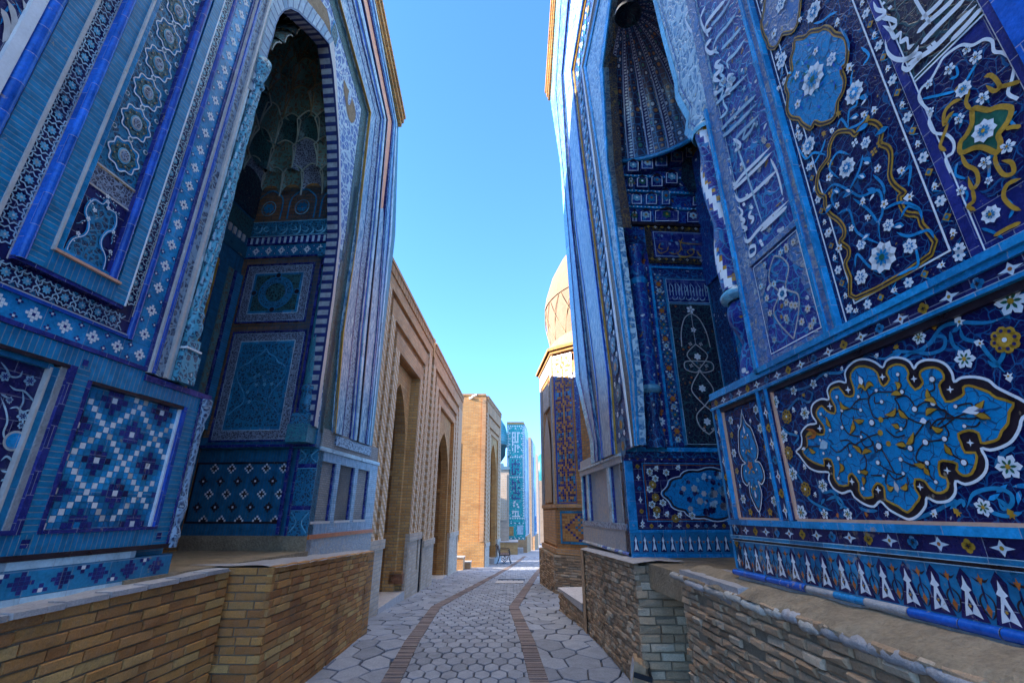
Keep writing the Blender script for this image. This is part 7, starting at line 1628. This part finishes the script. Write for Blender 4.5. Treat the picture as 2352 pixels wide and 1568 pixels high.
for m_i in range(n_m):
    for j, r_ in enumerate(KEY):
        for i, c in enumerate(r_):
            x = sL + .035 + i * cw; z = zB + .045 + (m_i * 9 + j) * ch
            mm = {'t': rnd.choice(['turq', 'azure']), 'N': 'indigo', 'o': rnd.choice(['clay', 'clay', 'clay_dark'])}[c]
            if c == 't' and rnd.random() < .15: mm = 'deepteal'
            I.rect(x + .004, x + cw - .004, z + .004, z + ch - .003, mm, 2)
z0_, z1_ = .86, 1.62; x0_, x1_ = sL + .05, sR + .35
I.rectline(x0_, x1_, z0_, z1_, .05, 'turq', 2)
for i in range(10):
    for j in range(11):
        x = x0_ + .06 + i * (x1_ - x0_ - .12) / 10; z = z0_ + .06 + j * (z1_ - z0_ - .12) / 11; d = abs(i - (9 - abs(j - 5) * 1.5))
        k = abs(j - 5) + 1; mm = 'indigo' if i in (k, ) or (j in (0, 10) and i > 5) else ('turq' if abs(i - 8) + abs(j - 5) <= 3 and (i + j) % 2 == 0 or abs(i - j) == 2 and i > 5 else rnd.choice(['clay', 'clay', 'clay_dark']))
        I.rect(x + .004, x + (x1_ - x0_ - .12) / 10 - .004, z + .004, z + (z1_ - z0_ - .12) / 11 - .004, mm, 1)
b.slab(FB, sR + .10, sR + .24, 2.6, 5.2, -.1, .06, 'floral_blue'); b.slab(FB, sR + .05, sR + .5, 5.2, 5.55, -.1, .03, 'brick_gold')
done(b, 'key_pattern_panel', OM)
b = MB(); L8 = 2.508
for s0_, s1_, z0_, z1_, o, m in ((.05, .35, 1.8, 5.86, .03, 'plain_tile'), (2.15, 2.45, 1.8, 5.86, .03, 'plain_tile'), (.35, 2.15, 5.4, 5.86, .03, 'plain_tile'), (.35, .5, 1.8, 5.4, -.02, 'brick_tan'), (2.0, 2.15, 1.8, 5.4, -.02, 'brick_tan'), (.7, 1.8, 4.5, 5.2, .02, 'brick_pale'), (.5, 2.0, 5.2, 5.4, -.0, 'brick_brown'), (.2, 2.3, .8, 1.65, .02, 'brick_tan')): b.slab(FA, s0_, s1_, z0_, z1_, -.1, o, m)
lft, rgt = arch_pts(.65, 1.85, 3.0, 4.3); b.poly(FA, [(.65, 1.85)] + lft + rgt + [(1.85, 1.85)], .012, 'brownblack')
done(b, 'street_face_panels', OM)
V9 = grow(1.045)
b = MB()
for k in (7, 0, 1, 2):
    a, c = V9[k], V9[(k + 1) % 8]; L = math.dist(a, c); Q = Plane(a, (c[0] - a[0], c[1] - a[1]), 1)
    if k in (0, 1): bricks(b, Q, 0, L, -.5, .60, .0, 'old_brick', bw=.22, bh=.06, rough=.014, mort=.010)
    else: b.slab(Q, 0, L, -.5, .58, -.3, 0, 'old_brick')
b.prism(grow(1.035), -.6, .60, 'mortar'); done(b, 'plinth', OM)
# step block between the tower and the flower tiled portal
b = MB(); stp = [(1.08, 7.85), (.90, 9.75), (1.6, 9.9), (1.7, 7.85)]
b.prism(stp, -.3, .26, 'old_brick', topz=lambda p: .28 - (p[1] - 7.85) * .03); 
Qs = Plane((.89, 9.75), (1.075 - .89, 7.85 - 9.75), 1); bricks(b, Qs, 0, 1.9, -.2, .24, .012, 'old_brick', bw=.22, bh=.06, rough=.01, back=False)
b.prism([(1.05, 7.82), (.87, 9.78), (1.6, 9.95), (1.7, 7.82)], .20, .3, 'ledge', topz=lambda p: .31 - (p[1] - 7.85) * .03)
tag(b.build('stone_step'), 'low brick step block at the foot of the wall right of the lane', 'step')

# ================================================================ floodlights at the wall feet
def floodlight(name, label, c, yaw, tilt):
    r = thing(name, label, 'floodlight', c, 'floodlights at the wall feet')
    cy, sy = math.cos(yaw), math.sin(yaw); ct, st = math.cos(tilt), math.sin(tilt)
    def X(x, y, z): y, z = y * ct - z * st, y * st + z * ct; return (c[0] + x * cy - y * sy, c[1] + x * sy + y * cy, c[2] + z)
    def bx(b, x0, x1, y0, y1, z0, z1, m):
        p = [X(x, y, z) for z in (z0, z1) for y in (y0, y1) for x in (x0, x1)]
        for f in ((0, 2, 3, 1), (4, 5, 7, 6), (0, 1, 5, 4), (1, 3, 7, 5), (3, 2, 6, 7), (2, 0, 4, 6)): b.face([p[i] for i in f], m)
    b = MB(); bx(b, -.13, .13, -.10, .10, .0, .035, 'lamp_case'); bx(b, -.11, .11, -.08, .08, -.04, .0, 'lamp_case'); [bx(b, -.10 + i * .04, -.085 + i * .04, -.07, .07, -.07, -.04, 'lamp_case') for i in range(6)]
    done(b, 'housing', r); b = MB(); bx(b, -.105, .105, -.075, .075, .035, .038, 'lamp_glass'); done(b, 'glass', r)
    b = MB(); bx(b, -.15, -.135, -.02, .02, -.12, .03, 'iron'); bx(b, .135, .15, -.02, .02, -.12, .03, 'iron'); bx(b, -.15, .15, -.02, .02, -.13, -.12, 'iron'); done(b, 'bracket', r)
floodlight('floodlight', 'small box floodlight at the foot of the left brick plinth, cut by the bottom edge', (-1.93, 4.45, .02 + .10), 1.75, .95)
floodlight('floodlight', 'small upright box floodlight on the foot of the right brick plinth', (1.13, 4.93, .25), -1.75, 1.35)

# ---------------------------------------------------------------- smaller pieces belong to the part they sit on
def under(root, part, names):
    kids = [o for o in root.children]
    p = next((o for o in kids if o.name.split('.')[0] == part), None)
    if not p: return
    for o in kids:
        if o.name.split('.')[0] in names and o is not p: o.parent = p; o.location = (0, 0, 0)
under(LM, 'tile_frame', ('star_band', 'pixel_star_band', 'inscription')); under(LM, 'raised_frame', ('medallion_panel',)); under(LM, 'dado', ('pixel_mosaic_panel', 'stepped_mosaic_strip', 'floral_panel'))
under(LM, 'niche_side_wall', ('round_medallion_panel', 'keel_arch_panel', 'niche_inscription', 'arched_field')); under(LM, 'niche_dado', ('plaster_base',)); under(LM, 'pier_bands', ('pier_end',))
under(RM, 'dado', ('rosette_border', 'lily_frieze', 'medallion_mosaic', 'pendant_panel')); under(RM, 'tile_frame', ('arched_mosaic_panel', 'floral_panel', 'inscription', 'arabesque_panel')); under(RM, 'niche_side_wall', ('niche_panel', 'niche_inscription', 'faceted_plates')); under(RM, 'half_dome', ('boss',)); under(RM, 'pier_bands', ('pier_end',))
under(BM1, 'niche', ('hatch',)); under(OM, 'wall', ('key_pattern_panel', 'street_face_panels')); under(OM, 'drum', ('lozenge_ribs',)); under(DM, 'wall', ('patterned_panel',))
